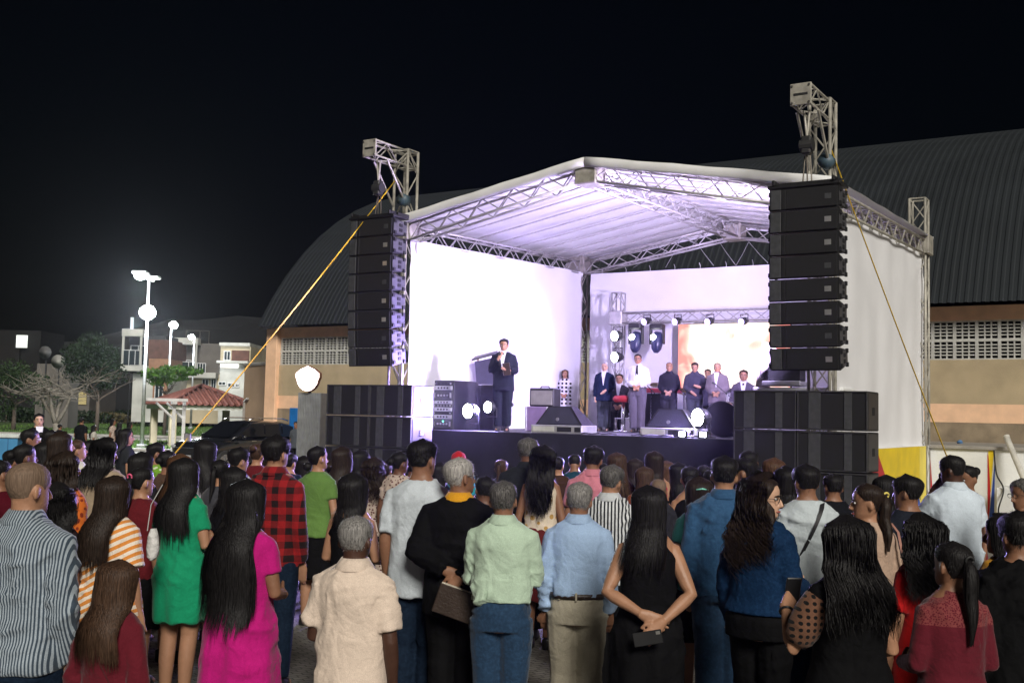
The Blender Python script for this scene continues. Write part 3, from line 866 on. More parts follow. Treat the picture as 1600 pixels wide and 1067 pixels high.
            c = MB(); c.add([(-.012, .118, 1.16), (.012, .118, 1.16), (.05, .10, 1.47), (-.05, .10, 1.47)], [(0, 1, 2, 3)])
            rows = []
            for z in np.linspace(1.12, 1.475, 8):
                w, f, b = tor(min(z, 1.5), sex, fat); hw = .006 + .055 * (z - 1.12) / .35
                rows.append([Vector((hw * q, (f + .047 * np.interp(z, [1.38, 1.47], [1, .55])) , z)) for q in (-1, 0, 1)])
            c = MB(); c.add([p for r in rows for p in r], [(i * 3 + j, i * 3 + j + 1, i * 3 + j + 4, i * 3 + j + 3) for i in range(7) for j in range(2)])
            c.build('shirt_front', cloth('cloth_shirt_white', (.75, .75, .77)), o, True)
    return o
def local_to_world(o, p):
    Mx = Matrix.Translation(o.location) @ o.rotation_euler.to_matrix().to_4x4() @ Matrix.Diagonal((*o.scale, 1))
    return Mx @ Vector(p)
def hand_pt(o, sex, side, pose, fat=1.0, k=.6):
    q = arm_geo(sex, side, ARMS[pose] if isinstance(pose, str) else pose, fat)
    return local_to_world(o, q[2].lerp(q[3], k))
# ------------------------------------------------------------------ ground
def paver_mat():
    m, nt, b = node_mat('paving'); L = nt.links.new
    tc = mk(nt, 'ShaderNodeTexCoord')
    br = mk(nt, 'ShaderNodeTexBrick'); br.inputs['Scale'].default_value = 4.2; br.inputs['Mortar Size'].default_value = .022
    br.inputs['Color1'].default_value = (.23, .215, .19, 1); br.inputs['Color2'].default_value = (.15, .14, .125, 1); br.inputs['Mortar'].default_value = (.05, .046, .04, 1)
    mp = mk(nt, 'ShaderNodeMapping'); mp.inputs['Rotation'].default_value = (0, 0, -.556)
    L(tc.outputs['Object'], mp.inputs[0]); L(mp.outputs[0], br.inputs['Vector'])
    n = mk(nt, 'ShaderNodeTexNoise'); n.inputs['Scale'].default_value = .8; n.inputs['Detail'].default_value = 8
    L(tc.outputs['Object'], n.inputs['Vector'])
    mx = mk(nt, 'ShaderNodeMix', data_type='RGBA', blend_type='MULTIPLY'); mx.inputs[0].default_value = .7
    mr = mk(nt, 'ShaderNodeMapRange'); mr.inputs[1].default_value = .3; mr.inputs[2].default_value = .7; mr.inputs[3].default_value = .45; mr.inputs[4].default_value = 1.2
    L(n.outputs['Fac'], mr.inputs[0]); L(br.outputs['Color'], mx.inputs[6]); L(mr.outputs[0], mx.inputs[7]); L(mx.outputs[2], b.inputs['Base Color'])
    b.inputs['Roughness'].default_value = .8
    bp = mk(nt, 'ShaderNodeBump'); bp.inputs['Strength'].default_value = .6; bp.inputs['Distance'].default_value = .02
    L(br.outputs['Fac'], bp.inputs['Height']); bp.invert = True; L(bp.outputs[0], b.inputs['Normal'])
    return m
def sheet(name, pts, m, z=0.0, kind='structure'):
    mb = MB(); mb.add([(x, y, z) for x, y in pts], [tuple(range(len(pts)))])
    return tag(mb.build(name, m), kind=kind)
g = sheet('ground', [(-900, -60), (900, -60), (900, 1200), (-900, 1200)], paver_mat())
PATH = mat('pale_concrete', (.34, .33, .31), .85, var=(2, .25), bump=(20, .3))
GRASSG = mat('lawn_soil', (.045, .085, .018), .95, var=(1.5, .4), bump=(30, .6))
sheet('lawn', [(-120, 74), (2, 74), (2, 128), (-120, 128)], GRASSG, .02)
sheet('path', [(-120, 66), (-4, 66), (-4, 74), (-120, 74)], PATH, .012)
sheet('lawn', [(-120, 50), (-10, 50), (-8, 66), (-120, 66)], GRASSG, .016)
def kerb(name, x0, x1, y, m):
    k = MB(); k.cbox(x0, x1, y - .12, y + .12, 0, .14, .02); tag(k.build(name, m), kind='structure')
kerb('kerb', -120, 2, 74, PATH); kerb('kerb', -120, -4, 66, PATH); kerb('kerb', -120, -10, 50, PATH)
# grass blades on the lawn that shows between heads
gb = MB(); rs = np.random.RandomState(3)
for i in range(15000):
    x = rs.uniform(-48, -16); y = rs.uniform(74.3, 128) if i % 3 else rs.uniform(50.3, 65.6)
    h = rs.uniform(.08, .22); a = rs.uniform(0, 6.28); w = .05
    gb.add([(x - w * math.cos(a), y - w * math.sin(a), .02), (x + w * math.cos(a), y + w * math.sin(a), .02), (x + rs.normal() * .06, y + rs.normal() * .06, h)], [(0, 1, 2)])
tag(gb.build('grass', mat('grass_blade', (.07, .14, .025), .8, var=(3, .4)), fixn=False), 'short green lawn grass beyond the plaza on the left', 'grass', kind='stuff')

# ------------------------------------------------------------------ sports hall behind the stage
HBP = 12.1
HA0 = on_b(424, 508, HBP)[0]
zv = lambda v: on_b(1500, v, HBP)[1]
Z_EAVE, Z_VT, Z_VB, Z_S1, Z_S0 = zv(477), zv(501), zv(562), zv(631), zv(660)
HL = 46.0
ORANGE = mat('orange_paint', srgb('#f3c8a4'), .8, var=(3, .12), bump=(45, .25)); BEIGE = mat('beige_plaster', srgb('#b6a586'), .9, var=(1.6, .14), bump=(55, .5))
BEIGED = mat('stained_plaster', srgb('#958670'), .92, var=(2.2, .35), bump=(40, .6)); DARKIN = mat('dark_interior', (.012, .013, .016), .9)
hall = stage_thing('sports_hall', 'long sports hall with orange and beige walls and arched grey metal roof', 'building', HA0, HBP)
mb = MB(); mb.box(0, HL, 0, .3, Z_S1, Z_VB); mb.build('wall', BEIGE, hall)
mb = MB(); mb.box(0, HL, -.004, .3, Z_S0, Z_S1); mb.build('orange_stripe', ORANGE, hall)
mb = MB(); mb.box(0, HL, 0, .3, 0, Z_S0); mb.build('plinth_wall', BEIGED, hall)
mb = MB(); mb.box(0, HL, -.002, .3, Z_VT, Z_EAVE - .02); mb.build('upper_band', ORANGE, hall)
mb = MB(); mb.box(0, HL, 19.7, 20, 0, Z_EAVE); mb.box(0, .3, .3, 19.7, 0, Z_EAVE); mb.box(HL - .3, HL, .3, 19.7, 0, Z_EAVE); mb.build('back_wall', BEIGE, hall)
mb = MB(); mb.box(.3, HL - .3, 1.0, 1.05, 0, Z_EAVE); mb.build('interior_shade_sheet', DARKIN, hall)  # near-black sheet standing in for the shade inside the hall
for x in (-.06, 15.2, 30.4, 45.6):
    mb = MB(); mb.cbox(x, x + .5, -.16, .32, 0, Z_EAVE - .06, .015); mb.build('pillar', ORANGE, hall)
# concrete vent blocks, three by five slots each
VENTM = mat('vent_concrete', srgb('#b9b9b4'), .85, var=(5, .2), bump=(60, .3))
bh = (Z_VB * -1 + Z_VT) / 2; bw = .50
mb = MB(); fr = .035
mb.box(0, bw, -.02, .12, 0, fr); mb.box(0, bw, -.02, .12, bh - fr, bh)
mb.box(0, fr, -.02, .12, fr, bh - fr); mb.box(bw - fr, bw, -.02, .12, fr, bh - fr)
cw = (bw - 2 * fr) / 3; rh = (bh - 2 * fr) / 5
for i in (1, 2): mb.box(fr + cw * i - .014, fr + cw * i + .014, -.01, .11, fr, bh - fr)
for j in range(1, 5): mb.box(fr, bw - fr, -.006, .105, fr + rh * j - .014, fr + rh * j + .014)
vme = mb.mesh('vent_block', VENTM)
k = 0
for i in range(int(HL / bw)):
    x = i * bw
    if x > 34: break
    for r_ in range(2):
        o = link('vent_block', vme, hall); o.location = (x + .001, .05, Z_VB + r_ * bh)
mb = MB(); mb.box(0.02, HL - .02, .2, .24, Z_VB + .002, Z_VT - .002); mb.build('vent_shade_sheet', DARKIN, hall)  # dark sheet in place of the shade behind the vent slots
mb = MB(); dx = on_b(454, 640, HBP)[0] - HA0; mb.cbox(dx, dx + .95, -.05, .02, 0, 2.1, .01); dro = mb.build('door', mat('blue_door', srgb('#1d6fb8'), .5), hall)
mb = MB(); mb.bar((dx + .12, -.10, 1.0), (dx + .12, -.10, 1.15), .012); mb.build('handle', METAL_ if 'METAL_' in globals() else mat('handle_metal', (.5, .5, .5), .4, 1), dro)
# arched corrugated roof
ROOFM = mat('grey_roof_metal', srgb('#1f2428'), .75, .0, var=(.7, .14), spec=.4)
half = 10.6; rise = on_b(1560, 212, HBP + 9.0)[1] - Z_EAVE
Rr = (half * half + rise * rise) / (2 * rise)
mb = MB(); pitch = .19; x0 = on_b(404, 506, HBP - .55)[0] - HA0; xs = []
nrib = int((HL + 1 - x0) / pitch)
for i in range(nrib):
    b0 = x0 + i * pitch
    xs += [(b0, 0), (b0 + pitch * .42, 0), (b0 + pitch * .55, .018), (b0 + pitch * .87, .018)]
NA = 22; a0 = math.asin(half / Rr); vs = []
for j in range(NA + 1):
    a = -a0 + 2 * a0 * j / NA
    for x, dz in xs:
        r_ = Rr + dz; vs.append((x, 10 + r_ * math.sin(a), Z_EAVE - (Rr - rise) + r_ * math.cos(a)))
W_ = len(xs); fs = [(j * W_ + i, j * W_ + i + 1, (j + 1) * W_ + i + 1, (j + 1) * W_ + i) for j in range(NA) for i in range(W_ - 1)]
mb.add(vs, fs); roof = mb.build('roof', ROOFM, hall, fixn=False)
mb = MB(); arc = [Vector((x0 + .03, 10 + (Rr - .08) * math.sin(a), Z_EAVE - (Rr - rise) + (Rr - .08) * math.cos(a))) for a in np.linspace(-a0, a0, 40)]
mb.tube(arc, [(.10, .05)] * 40, 6); mb.build('rim_beam', mat('roof_edge', srgb('#6a7076'), .6), roof)
mb = MB(); ga = [(10 + (Rr - .2) * math.sin(a), Z_EAVE - (Rr - rise) + (Rr - .2) * math.cos(a)) for a in np.linspace(-a0, a0, 30)]
ga = [q for q in ga if q[1] > Z_EAVE]
mb.add([(0.1, y, z) for y, z in ga] + [(0.3, y, z) for y, z in ga], [tuple(range(len(ga))), tuple(range(2 * len(ga) - 1, len(ga) - 1, -1))]); mb.build('gable_wall', BEIGE, hall)

# low beige building at the hall's left corner
c0 = at_depth(379, 660, 41); c1 = at_depth(424, 660, 39.2)
zt = at_depth(400, 571, 40).z
ann = thing('beige_annex', 'low beige plastered building with a drainpipe beside the hall pillar', 'building', (c0.x, c0.y, 0), math.atan2(c1.y - c0.y, c1.x - c0.x))
wL = (c1 - c0).length + .3
mb = MB(); mb.box(0, wL, 0, 6, 0, zt); mb.build('wall', mat('annex_plaster', srgb('#b59c82'), .9, var=(1.2, .12), bump=(40, .3)), ann)
mb = MB(); mb.cbox(-.05, wL, -.05, 6.05, zt, zt + .12, .02); mb.build('coping', PATH, ann)
mb = MB(); mb.tube([(.22, -.07, 0), (.22, -.07, 2.3), (.5, -.07, 2.42)], .05, 8); mb.build('drainpipe', mat('pipe_grey', (.3, .28, .26), .6), ann)

# ------------------------------------------------------------------ raised terrace with painted wall
lo, hi = 2.0, 11.5
for _ in range(40):
    m_ = (lo + hi) / 2
    if on_b(1540, 821, m_)[1] > 0: hi = m_   # nearer planes sit higher on the sight line
    else: lo = m_
PB = min(max((lo + hi) / 2, 6.9), 8.2)
PZ = on_b(1540, 703, PB)[1]
WHITEW = mat('white_wall_paint', (.72, .73, .72), .75, var=(1.1, .10), bump=(30, .25))
pa0 = 1.0; pa1 = 26.0
ter = stage_thing('terrace_wall', 'white terrace wall painted with red, yellow and blue triangles', 'wall', 0, PB)
mb = MB(); mb.box(pa0, pa1, 0, HBP - PB - .2, 0, PZ); mb.build('wall_body', WHITEW, ter)
mb = MB(); mb.cbox(pa0, pa1, -.06, HBP - PB - .2, PZ + .001, PZ + .07, .01); mb.build('coping', mat('terrace_edge', (.30, .28, .25), .9, bump=(30, .5)), ter)
PAINT = {c: mat('paint_' + c, srgb(h), .7, var=(3, .12)) for c, h in dict(red='#b8262b', yellow='#e3c51f', pale='#e8d45c', blue='#2f4fa8', white='#d8d8d8').items()}
def tri(c, pts, lift):
    q = [on_b(u, v, PB - lift) for u, v in pts]
    mb = MB(); mb.add([(a, -lift, min(z, PZ - .004)) for a, z in q], [tuple(range(len(q)))]); mb.build('painted_panel', PAINT[c], ter)
tri('red', [(1453, 704), (1457, 765), (1447, 778)], .008)
tri('red', [(1543, 706), (1549, 745), (1546, 800), (1543, 815)], .004)
tri('yellow', [(1544, 704), (1553, 704), (1548, 770)], .006)
tri('blue', [(1555, 714), (1553, 812), (1545, 814)], .005)
# low white step in front of the wall on the right
mb = MB(); a_, _ = on_b(1556, 750, PB - .9); mb.cbox(a_, a_ + 7, -.9, -.002, 0, on_b(1560, 762, PB - .9)[1] if on_b(1560, 762, PB - .9)[1] > .2 else .7, .015); mb.build('low_step', WHITEW, ter)

# leaning poles
def pole(p, q, r_, name, label, m):
    t = thing(name, label, 'pole', p); mb = MB(); q = Vector(q) - Vector(p)
    mb.tube([(0, 0, 0), q * .5, q], r_, 10); mb.build('shaft', m, t, True)
    mb = MB(); mb.tube([q * .985, q * 1.0], [r_ * 1.1, r_ * 1.1], 10); mb.build('end_cap', m, t, True)
def gp(u, v):
    d = ray(u, v); t = -EYE / d.z; return Vector((d.x * t, d.y * t, 0))
g0 = gp(1566, 822); t0 = at_depth(1499, 690, g0.y + 1.6)
m_, nt, b_ = node_mat('blue_white_pole')
tcn = mk(nt, 'ShaderNodeTexCoord'); sp = mk(nt, 'ShaderNodeSeparateXYZ'); nt.links.new(tcn.outputs['Object'], sp.inputs[0])
rr = mk(nt, 'ShaderNodeValToRGB'); rr.color_ramp.interpolation = 'CONSTANT'
rr.color_ramp.elements[0].color = (.7, .7, .7, 1); rr.color_ramp.elements[1].position = .38; rr.color_ramp.elements[1].color = (.10, .22, .42, 1)
mrn = mk(nt, 'ShaderNodeMapRange'); mrn.inputs[2].default_value = 2.0; nt.links.new(sp.outputs[2], mrn.inputs[0]); nt.links.new(mrn.outputs[0], rr.inputs[0]); nt.links.new(rr.outputs[0], b_.inputs['Base Color'])
pole(g0, t0, .055, 'leaning_pole', 'blue and white pole leaning against the white terrace wall', m_)
g1 = gp(1640, 845); t1 = at_depth(1572, 681, g1.y + 1.2)
pole(g1, t1, .055, 'leaning_pole', 'plain white pole leaning at the far right edge', mat('pole_white', (.6, .58, .52), .6))
# cables on the terrace side
def cable(name, label, pts, r_, m, cat='cable'):
    mb = MB(); P_ = []
    pts = [Vector(p) for p in pts]
    for i in range(len(pts) - 1):
        for t in np.linspace(0, 1, 8, endpoint=False):
            a = pts[max(i - 1, 0)]; b = pts[i]; c = pts[i + 1]; d = pts[min(i + 2, len(pts) - 1)]
            P_.append(.5 * ((2 * b) + (c - a) * t + (2 * a - 5 * b + 4 * c - d) * t * t + (3 * b - a - 3 * c + d) * t ** 3))
    P_.append(pts[-1]); o0 = pts[0].copy()
    mb.tube([p - o0 for p in P_], r_, 6); o = mb.build(name, m, None, True); o.location = o0
    return tag(o, label, cat)
BLK = mat('cable_black', (.015, .015, .015), .6)
def pb(u, v, l=.03):
    a, z = on_b(u, v, PB - .9 - l); return S(a, PB - .9 - l, z)
cable('power_cable', 'thin black cable dropping down the white wall at right', [pb(1553, 703), pb(1557, 740), pb(1568, 765), pb(1560, 800), gp(1575, 822) + Vector((0, 0, .02))], .014, BLK)
cable('power_cable', 'black cable looping over the paving by the terrace', [gp(1530, 838) + Vector((0, 0, .02)), gp(1548, 826) + Vector((0, 0, .02)), gp(1562, 832) + Vector((0, 0, .02)), gp(1590, 824) + Vector((0, 0, .02))], .016, BLK)

# ------------------------------------------------------------------ trees and shrubs
BARK = mat('bark', (.09, .07, .055), .95, var=(8, .35), bump=(25, .9)); BARKP = mat('pale_bark', (.15, .13, .105), .95, var=(8, .3), bump=(25, .9))
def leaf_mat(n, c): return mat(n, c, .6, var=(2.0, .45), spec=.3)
def branchy(mb, p, d, L, r_, depth, rs, out, up=.15, spread=.6):
    pts = [p]; q = p
    for i in range(4):
        d = (d + Vector(rs.normal(size=3) * .14) + Vector((0, 0, up * .1))).normalized(); q = q + d * L / 4; pts.append(q)
    mb.tube(pts, [r_ * (1 - .12 * i) for i in range(5)], 6)
    out.append((q, d))
    if depth > 0:
        for k in range(rs.randint(2, 4)):
            a = rs.uniform(0, 6.28); e = Vector((math.cos(a), math.sin(a), rs.uniform(-.2, .6)))
            nd = (d * (1 - spread) + e * spread).normalized()
            branchy(mb, pts[rs.randint(2, 5)], nd, L * rs.uniform(.6, .85), r_ * .55, depth - 1, rs, out, up, spread)
def tree(name, label, base, trunk_h, crown, seed, lm, n=1800, leaf=.22, depth=3, spread=.55, r0=.16, group=None, cat='tree', bark=None, cz=None):
    rs = np.random.RandomState(seed); t = thing(name, label, cat, base, 0, group)
    mb = MB(); tips = []
    mb.tube([(0, 0, -.1), (.03, 0, trunk_h * .5), (0, .03, trunk_h)], [r0 * 1.25, r0, r0 * .85], 8)
    for k in range(4):
        a = k * 1.57 + rs.uniform(-.5, .5)
        branchy(mb, Vector((0, 0, trunk_h * .93)), Vector((math.cos(a) * .75, math.sin(a) * .75, .6)).normalized(), crown[2] * .75, r0 * .55, depth - 1, rs, tips, .2, spread)
    mb.build('trunk', bark or BARK, t, True)
    if n:
        cm = MB(); cen = Vector((0, 0, cz if cz else trunk_h + crown[2] * .6))
        lobes = []
        for i in range(14):
            d = Vector(rs.normal(size=3)).normalized(); lobes.append((cen + Vector((d.x * crown[0], d.y * crown[1], d.z * crown[2])) * rs.uniform(.35, .8), rs.uniform(.28, .5)))
        for i in range(n):
            c, s_ = lobes[rs.randint(len(lobes))]; d = Vector(rs.normal(size=3)).normalized() * (rs.uniform(.3, 1) ** .5) * s_
            p = c + Vector((d.x * crown[0], d.y * crown[1], d.z * crown[2]))
            a = Vector(rs.normal(size=3)).normalized(); b = a.cross(Vector(rs.normal(size=3))).normalized(); l = leaf * rs.uniform(.6, 1.2)
            cm.add([p - a * l * .5, p + b * l * .25, p + a * l * .5, p - b * l * .25], [(0, 1, 2, 3)])
        cm.build('crown', lm, t, fixn=False)
    return t
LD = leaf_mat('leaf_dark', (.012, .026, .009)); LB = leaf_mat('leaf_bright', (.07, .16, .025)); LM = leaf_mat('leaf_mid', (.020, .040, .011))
def gpt(u, d): 
    p = at_depth(u, 640, d); return Vector((p.x, p.y, 0))
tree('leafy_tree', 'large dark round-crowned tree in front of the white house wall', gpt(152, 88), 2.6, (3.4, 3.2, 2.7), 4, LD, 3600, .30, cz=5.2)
tree('leafy_tree', 'bright green umbrella-crowned tree under the street lamps', gpt(258, 78), 3.2, (2.6, 2.4, .85), 5, LB, 1500, .34, r0=.12, cz=4.4)
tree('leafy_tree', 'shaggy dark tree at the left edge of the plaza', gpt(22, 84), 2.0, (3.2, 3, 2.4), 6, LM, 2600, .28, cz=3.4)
# bare, wide-spreading tree
bt = thing('bare_tree', 'leafless wide-spreading tree with tangled pale branches on the lawn', 'tree', gpt(88, 62))
rs = np.random.RandomState(21); mb = MB(); tips = []
mb.tube([(0, 0, -.1), (.05, 0, .7), (0, 0, 1.0)], [.24, .19, .17], 8)
for dx_, dy_ in ((-.75, .1), (.8, -.1), (.15, .6), (-.3, -.6)):
    branchy(mb, Vector((0, 0, .95)), Vector((dx_ * .55, dy_ * .6, .8)).normalized(), 2.1, .13, 0, rs, tips, .2)
mb.build('trunk', BARKP, bt, True)
mb = MB(); out = []
for p, d in list(tips):
    for k in range(6):
        a = rs.uniform(0, 6.28); branchy(mb, p - d * rs.uniform(0, .4), Vector((math.cos(a), math.sin(a) * .8, rs.uniform(.02, .25))).normalized(), rs.uniform(1.0, 1.7), .05, 2, rs, out, -.05, .65)
mb.build('crown', BARKP, bt, True)
# shrubs along the lawn's back edge
shrubs = [('low dark hedge shrub at the far left lawn edge', 10, 122, 3.4, 1.9), ('dark shrub beside the leafless tree', 52, 124, 3.0, 1.6), ('mid green shrub between the two tree trunks', 128, 126, 3.6, 1.5), ('dry brownish shrub below the white house', 168, 127, 3.4, 1.3), ('dark hedge shrub left of the lamp pole', 206, 129, 3.2, 1.7), ('clipped dark hedge right of the lamp pole', 246, 130, 3.6, 2.0), ('dark hedge shrub behind the gazebo posts', 292, 131, 4.0, 1.9)]
for i, (lb, u, d, w, h) in enumerate(shrubs):
    rs = np.random.RandomState(40 + i); s_ = thing('shrub', lb, 'shrub', gpt(u, d), 0, 'shrubs along the back of the lawn'); mb = MB()
    for k in range(900):
        q = Vector((rs.uniform(-w, w), rs.uniform(-1, 1), 0)); zz = h * rs.uniform(0, 1) ** .7 * (1 - .3 * (q.x / w) ** 2)
        p = Vector((q.x, q.y, zz)); a = Vector(rs.normal(size=3)).normalized(); b = a.cross(Vector(rs.normal(size=3))).normalized(); l = rs.uniform(.25, .5)
        mb.add([p - a * l * .5, p + b * l * .3, p + a * l * .5, p - b * l * .3], [(0, 1, 2, 3)])
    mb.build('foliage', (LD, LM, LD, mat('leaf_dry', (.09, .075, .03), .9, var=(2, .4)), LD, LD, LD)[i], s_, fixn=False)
    mb = MB(); mb.tube([(0, 0, -.1), (.05, 0, h * .6)], [.08, .04], 6); mb.build('stem', BARK, s_)

# ------------------------------------------------------------------ hillside and houses
mb = MB(); rs = np.random.RandomState(8); NX, NY = 40, 14; vs = []
for j in range(NY):
    for i in range(NX):
        x = -190 + 205 * i / (NX - 1); y = 138 + 190 * j / (NY - 1); t = j / (NY - 1)
        h = 30 * (t ** .8) * np.clip((-x + 5) / 70, 0, 1) * (.8 + .2 * math.sin(x * .06)) + (rs.normal() * .8 if j else 0)
        vs.append((x, y, h - (.3 if j == 0 else 0)))
mb.add(vs, [(j * NX + i, j * NX + i + 1, (j + 1) * NX + i + 1, (j + 1) * NX + i) for j in range(NY - 1) for i in range(NX - 1)])
tag(mb.build('hill', mat('hill_scrub', (.003, .0035, .0035), .95, var=(.08, .6), bump=(1.5, .8)), None, True), kind='structure')
WH = mat('house_white', (.42, .42, .39), .85, var=(.6, .25), bump=(20, .2)); BRK = mat('house_brick', (.10, .048, .036), .9, var=(2, .25)); CRM = mat('house_cream', (.42, .36, .25), .85, var=(.7, .15))
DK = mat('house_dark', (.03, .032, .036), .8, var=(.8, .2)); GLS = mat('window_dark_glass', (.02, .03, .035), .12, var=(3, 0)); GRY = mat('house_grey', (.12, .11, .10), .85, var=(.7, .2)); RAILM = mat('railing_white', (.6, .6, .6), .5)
TERR = mat('terracotta_block', (.26, .14, .085), .9, var=(2, .2))
def house(label, u0, u1, d, parts, depth=9.0):
    """parts: (kind, u, v, u, v) measured on the front plane"""
    a = at_depth(u0, 640, d); w = at_depth(u1, 640, d).x - a.x
    t = thing('house', label, 'house', (a.x, d, 0), 0, 'houses on the street behind the lawn')
    X = lambda u, v: (at_depth(u, v, d).x - a.x, at_depth(u, v, d).z)
    for p in parts:
        k = p[0]; xa, za = X(p[1], p[2]); xb, zb = X(p[3], p[4]); x0_, x1_ = min(xa, xb), max(xa, xb); z0_, z1_ = min(za, zb), max(za, zb)
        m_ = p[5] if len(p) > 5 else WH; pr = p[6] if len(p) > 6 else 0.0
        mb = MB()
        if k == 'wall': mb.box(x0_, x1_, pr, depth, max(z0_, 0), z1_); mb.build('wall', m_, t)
        elif k == 'slab': mb.cbox(x0_, x1_, -1.2, .3, z0_, z1_, .04); mb.build('balcony_slab', m_, t)
        elif k == 'window':
            mb.box(x0_, x1_, pr - .06, pr - .02, z0_, z1_); wo = mb.build('window', GLS, t)
            mb = MB(); f = .07
            for q in ((x0_ - f, x1_ + f, z1_, z1_ + f), (x0_ - f, x1_ + f, z0_ - f, z0_), (x0_ - f, x0_, z0_, z1_), (x1_, x1_ + f, z0_, z1_), ((x0_ + x1_) / 2 - .03, (x0_ + x1_) / 2 + .03, z0_, z1_)): mb.box(q[0], q[1], pr - .1, pr - .01, q[2], q[3])
            mb.build('window_frame', RAILM, wo)
        elif k == 'frame':   # open portal of posts and lintel
            f = .22
            for q in ((x0_, x0_ + f, z0_, z1_), (x1_ - f, x1_, z0_, z1_)): mb = MB(); mb.cbox(q[0], q[1], -1.15, -.9, q[2], q[3], .03); mb.build('column', m_, t)
            mb = MB(); mb.cbox(x0_ - .05, x1_ + .05, -1.2, .02, z1_, z1_ + .75, .04); mb.build('lintel', m_, t)
        elif k == 'rail':
            mb.box(x0_, x1_, -1.12, -1.08, z1_ - .06, z1_); ro = mb.build('railing', RAILM, t)
            for x in np.linspace(x0_, x1_ - .05, 4): mb = MB(); mb.box(x, x + .06, -1.13, -1.07, z0_, z1_ - .06); mb.build('baluster', RAILM, ro)
            mb = MB(); mb.box(x0_ + .05, x1_ - .05, -1.105, -1.095, z0_ + .05, z1_ - .08); mb.build('glass_panel', GLS, ro)
        elif k == 'lit': mb.cbox(x0_, x1_, -.25, -.05, z0_, z1_, .03); mb.build('lit_sign', emit_mat('shop_sign_light', (1, .97, .9), 3.0), t)
    return t
house('two-storey house with white frame, brick upper wall and tall white garage wall', 194, 262, 112,
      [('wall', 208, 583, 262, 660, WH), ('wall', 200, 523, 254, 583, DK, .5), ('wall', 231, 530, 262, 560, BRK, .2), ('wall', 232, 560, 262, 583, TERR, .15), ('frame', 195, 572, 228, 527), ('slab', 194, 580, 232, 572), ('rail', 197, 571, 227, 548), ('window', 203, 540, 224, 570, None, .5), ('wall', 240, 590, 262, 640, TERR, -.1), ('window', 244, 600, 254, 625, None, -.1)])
house('two-storey dark house with white portal frame and roof terrace railing', 268, 345, 118,
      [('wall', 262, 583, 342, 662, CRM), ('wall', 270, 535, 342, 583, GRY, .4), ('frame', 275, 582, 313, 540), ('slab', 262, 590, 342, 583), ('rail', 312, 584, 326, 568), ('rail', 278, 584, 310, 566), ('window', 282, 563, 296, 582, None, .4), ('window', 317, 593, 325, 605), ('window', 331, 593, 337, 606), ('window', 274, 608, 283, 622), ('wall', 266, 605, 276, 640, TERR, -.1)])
house('narrow pale house with dark windows and a lit sign band', 343, 392, 108,
      [('wall', 344, 566, 391, 662, WH), ('wall', 344, 537, 390, 566, CRM, .3), ('wall', 362, 547, 388, 566, BRK, .1), ('window', 350, 549, 358, 562, None, .3), ('slab', 343, 568, 392, 565), ('wall', 343, 535, 391, 541, WH, -.1), ('window', 342.5, 597, 352, 601), ('window', 357, 599, 366, 604), ('window', 369, 600, 373, 604), ('lit', 345, 574, 373, 569)])
house('low pale yellow house wall glimpsed below the dark tree', 100, 150, 135, [('wall', 96, 604, 138, 662, GRY), ('wall', 118, 612, 135, 632, mat('house_yellow', (.5, .42, .2), .8), -.15), ('window', 104, 606, 111, 618)])
house('dark hillside house with one brightly lit window', 0, 62, 170, [('wall', -20, 515, 58, 640, mat('house_black', (.003, .003, .003), .9)), ('wall', -20, 540, 30, 600, mat('house_blackb', (.006, .005, .005), .9), -.6)])
p0 = at_depth(25, 543, 169.3); p1 = at_depth(44, 524, 169.3)
t = thing('lit_window', 'brightly lit square window on the dark hillside at left', 'window', (p0.x, p0.y, p0.z)); mb = MB()
mb.box(0, p1.x - p0.x, -.05, 0, 0, p1.z - p0.z); mb.build('pane', emit_mat('window_light', (.95, 1, .92), 1.5), t)
mb = MB(); w, h = p1.x - p0.x, p1.z - p0.z; mb.box(-.12, w + .12, -.12, 0, -.12, 0); mb.box(-.12, w + .12, -.12, 0, h, h + .12); mb.box(-.12, 0, -.12, 0, 0, h); mb.box(w, w + .12, -.12, 0, 0, h); mb.build('frame', DK, t)
p0 = at_depth(203.5, 520, 125); p1 = at_depth(209.5, 496, 125)
t = thing('street_sign', 'narrow lit upright panel left of the brightest street lamp', 'sign', (p0.x, p0.y, p0.z)); mb = MB(); mb.cbox(0, p1.x - p0.x, -.15, 0, 0, p1.z - p0.z, .03); mb.build('panel', emit_mat('panel_light', (.9, .97, 1), .8), t)
mb = MB(); mb.bar(((p1.x - p0.x) / 2, .05, -p0.z), ((p1.x - p0.x) / 2, .05, .2), .07); mb.build('post', DK, t)
# satellite dishes on a dark post
for u, v, d, lb in ((72, 551, 100, 'round dark satellite dish, the upper of two'), (92, 565, 96, 'round pale satellite dish, the lower of two')):
    c = at_depth(u, v, d); t = thing('satellite_dish', lb, 'dish', (c.x, c.y, 0), 0, 'satellite dishes above the leafless tree')
    mb = MB(); rows = [[Vector((math.cos(q) * r_, -.25 + .22 * (r_ / .6) ** 2 * -1 + .25, c.z + math.sin(q) * r_)) for q in np.linspace(0, 6.283, 20, endpoint=False)] for r_ in (.05, .3, .5, .6)]
    mb.loft(rows); mb.build('dish', mat('dish_grey' if u < 80 else 'dish_pale', (.10, .10, .10) if u < 80 else (.30, .30, .28), .6), t, True)
    mb = MB(); mb.tube([(0, .1, 0), (0, .1, c.z)], .06, 6); mb.build('mast', DK, t)
    mb = MB(); mb.box(-.9, .9, .3, 2.5, 0, c.z - 1.0); mb.build('pier', GRY, t)

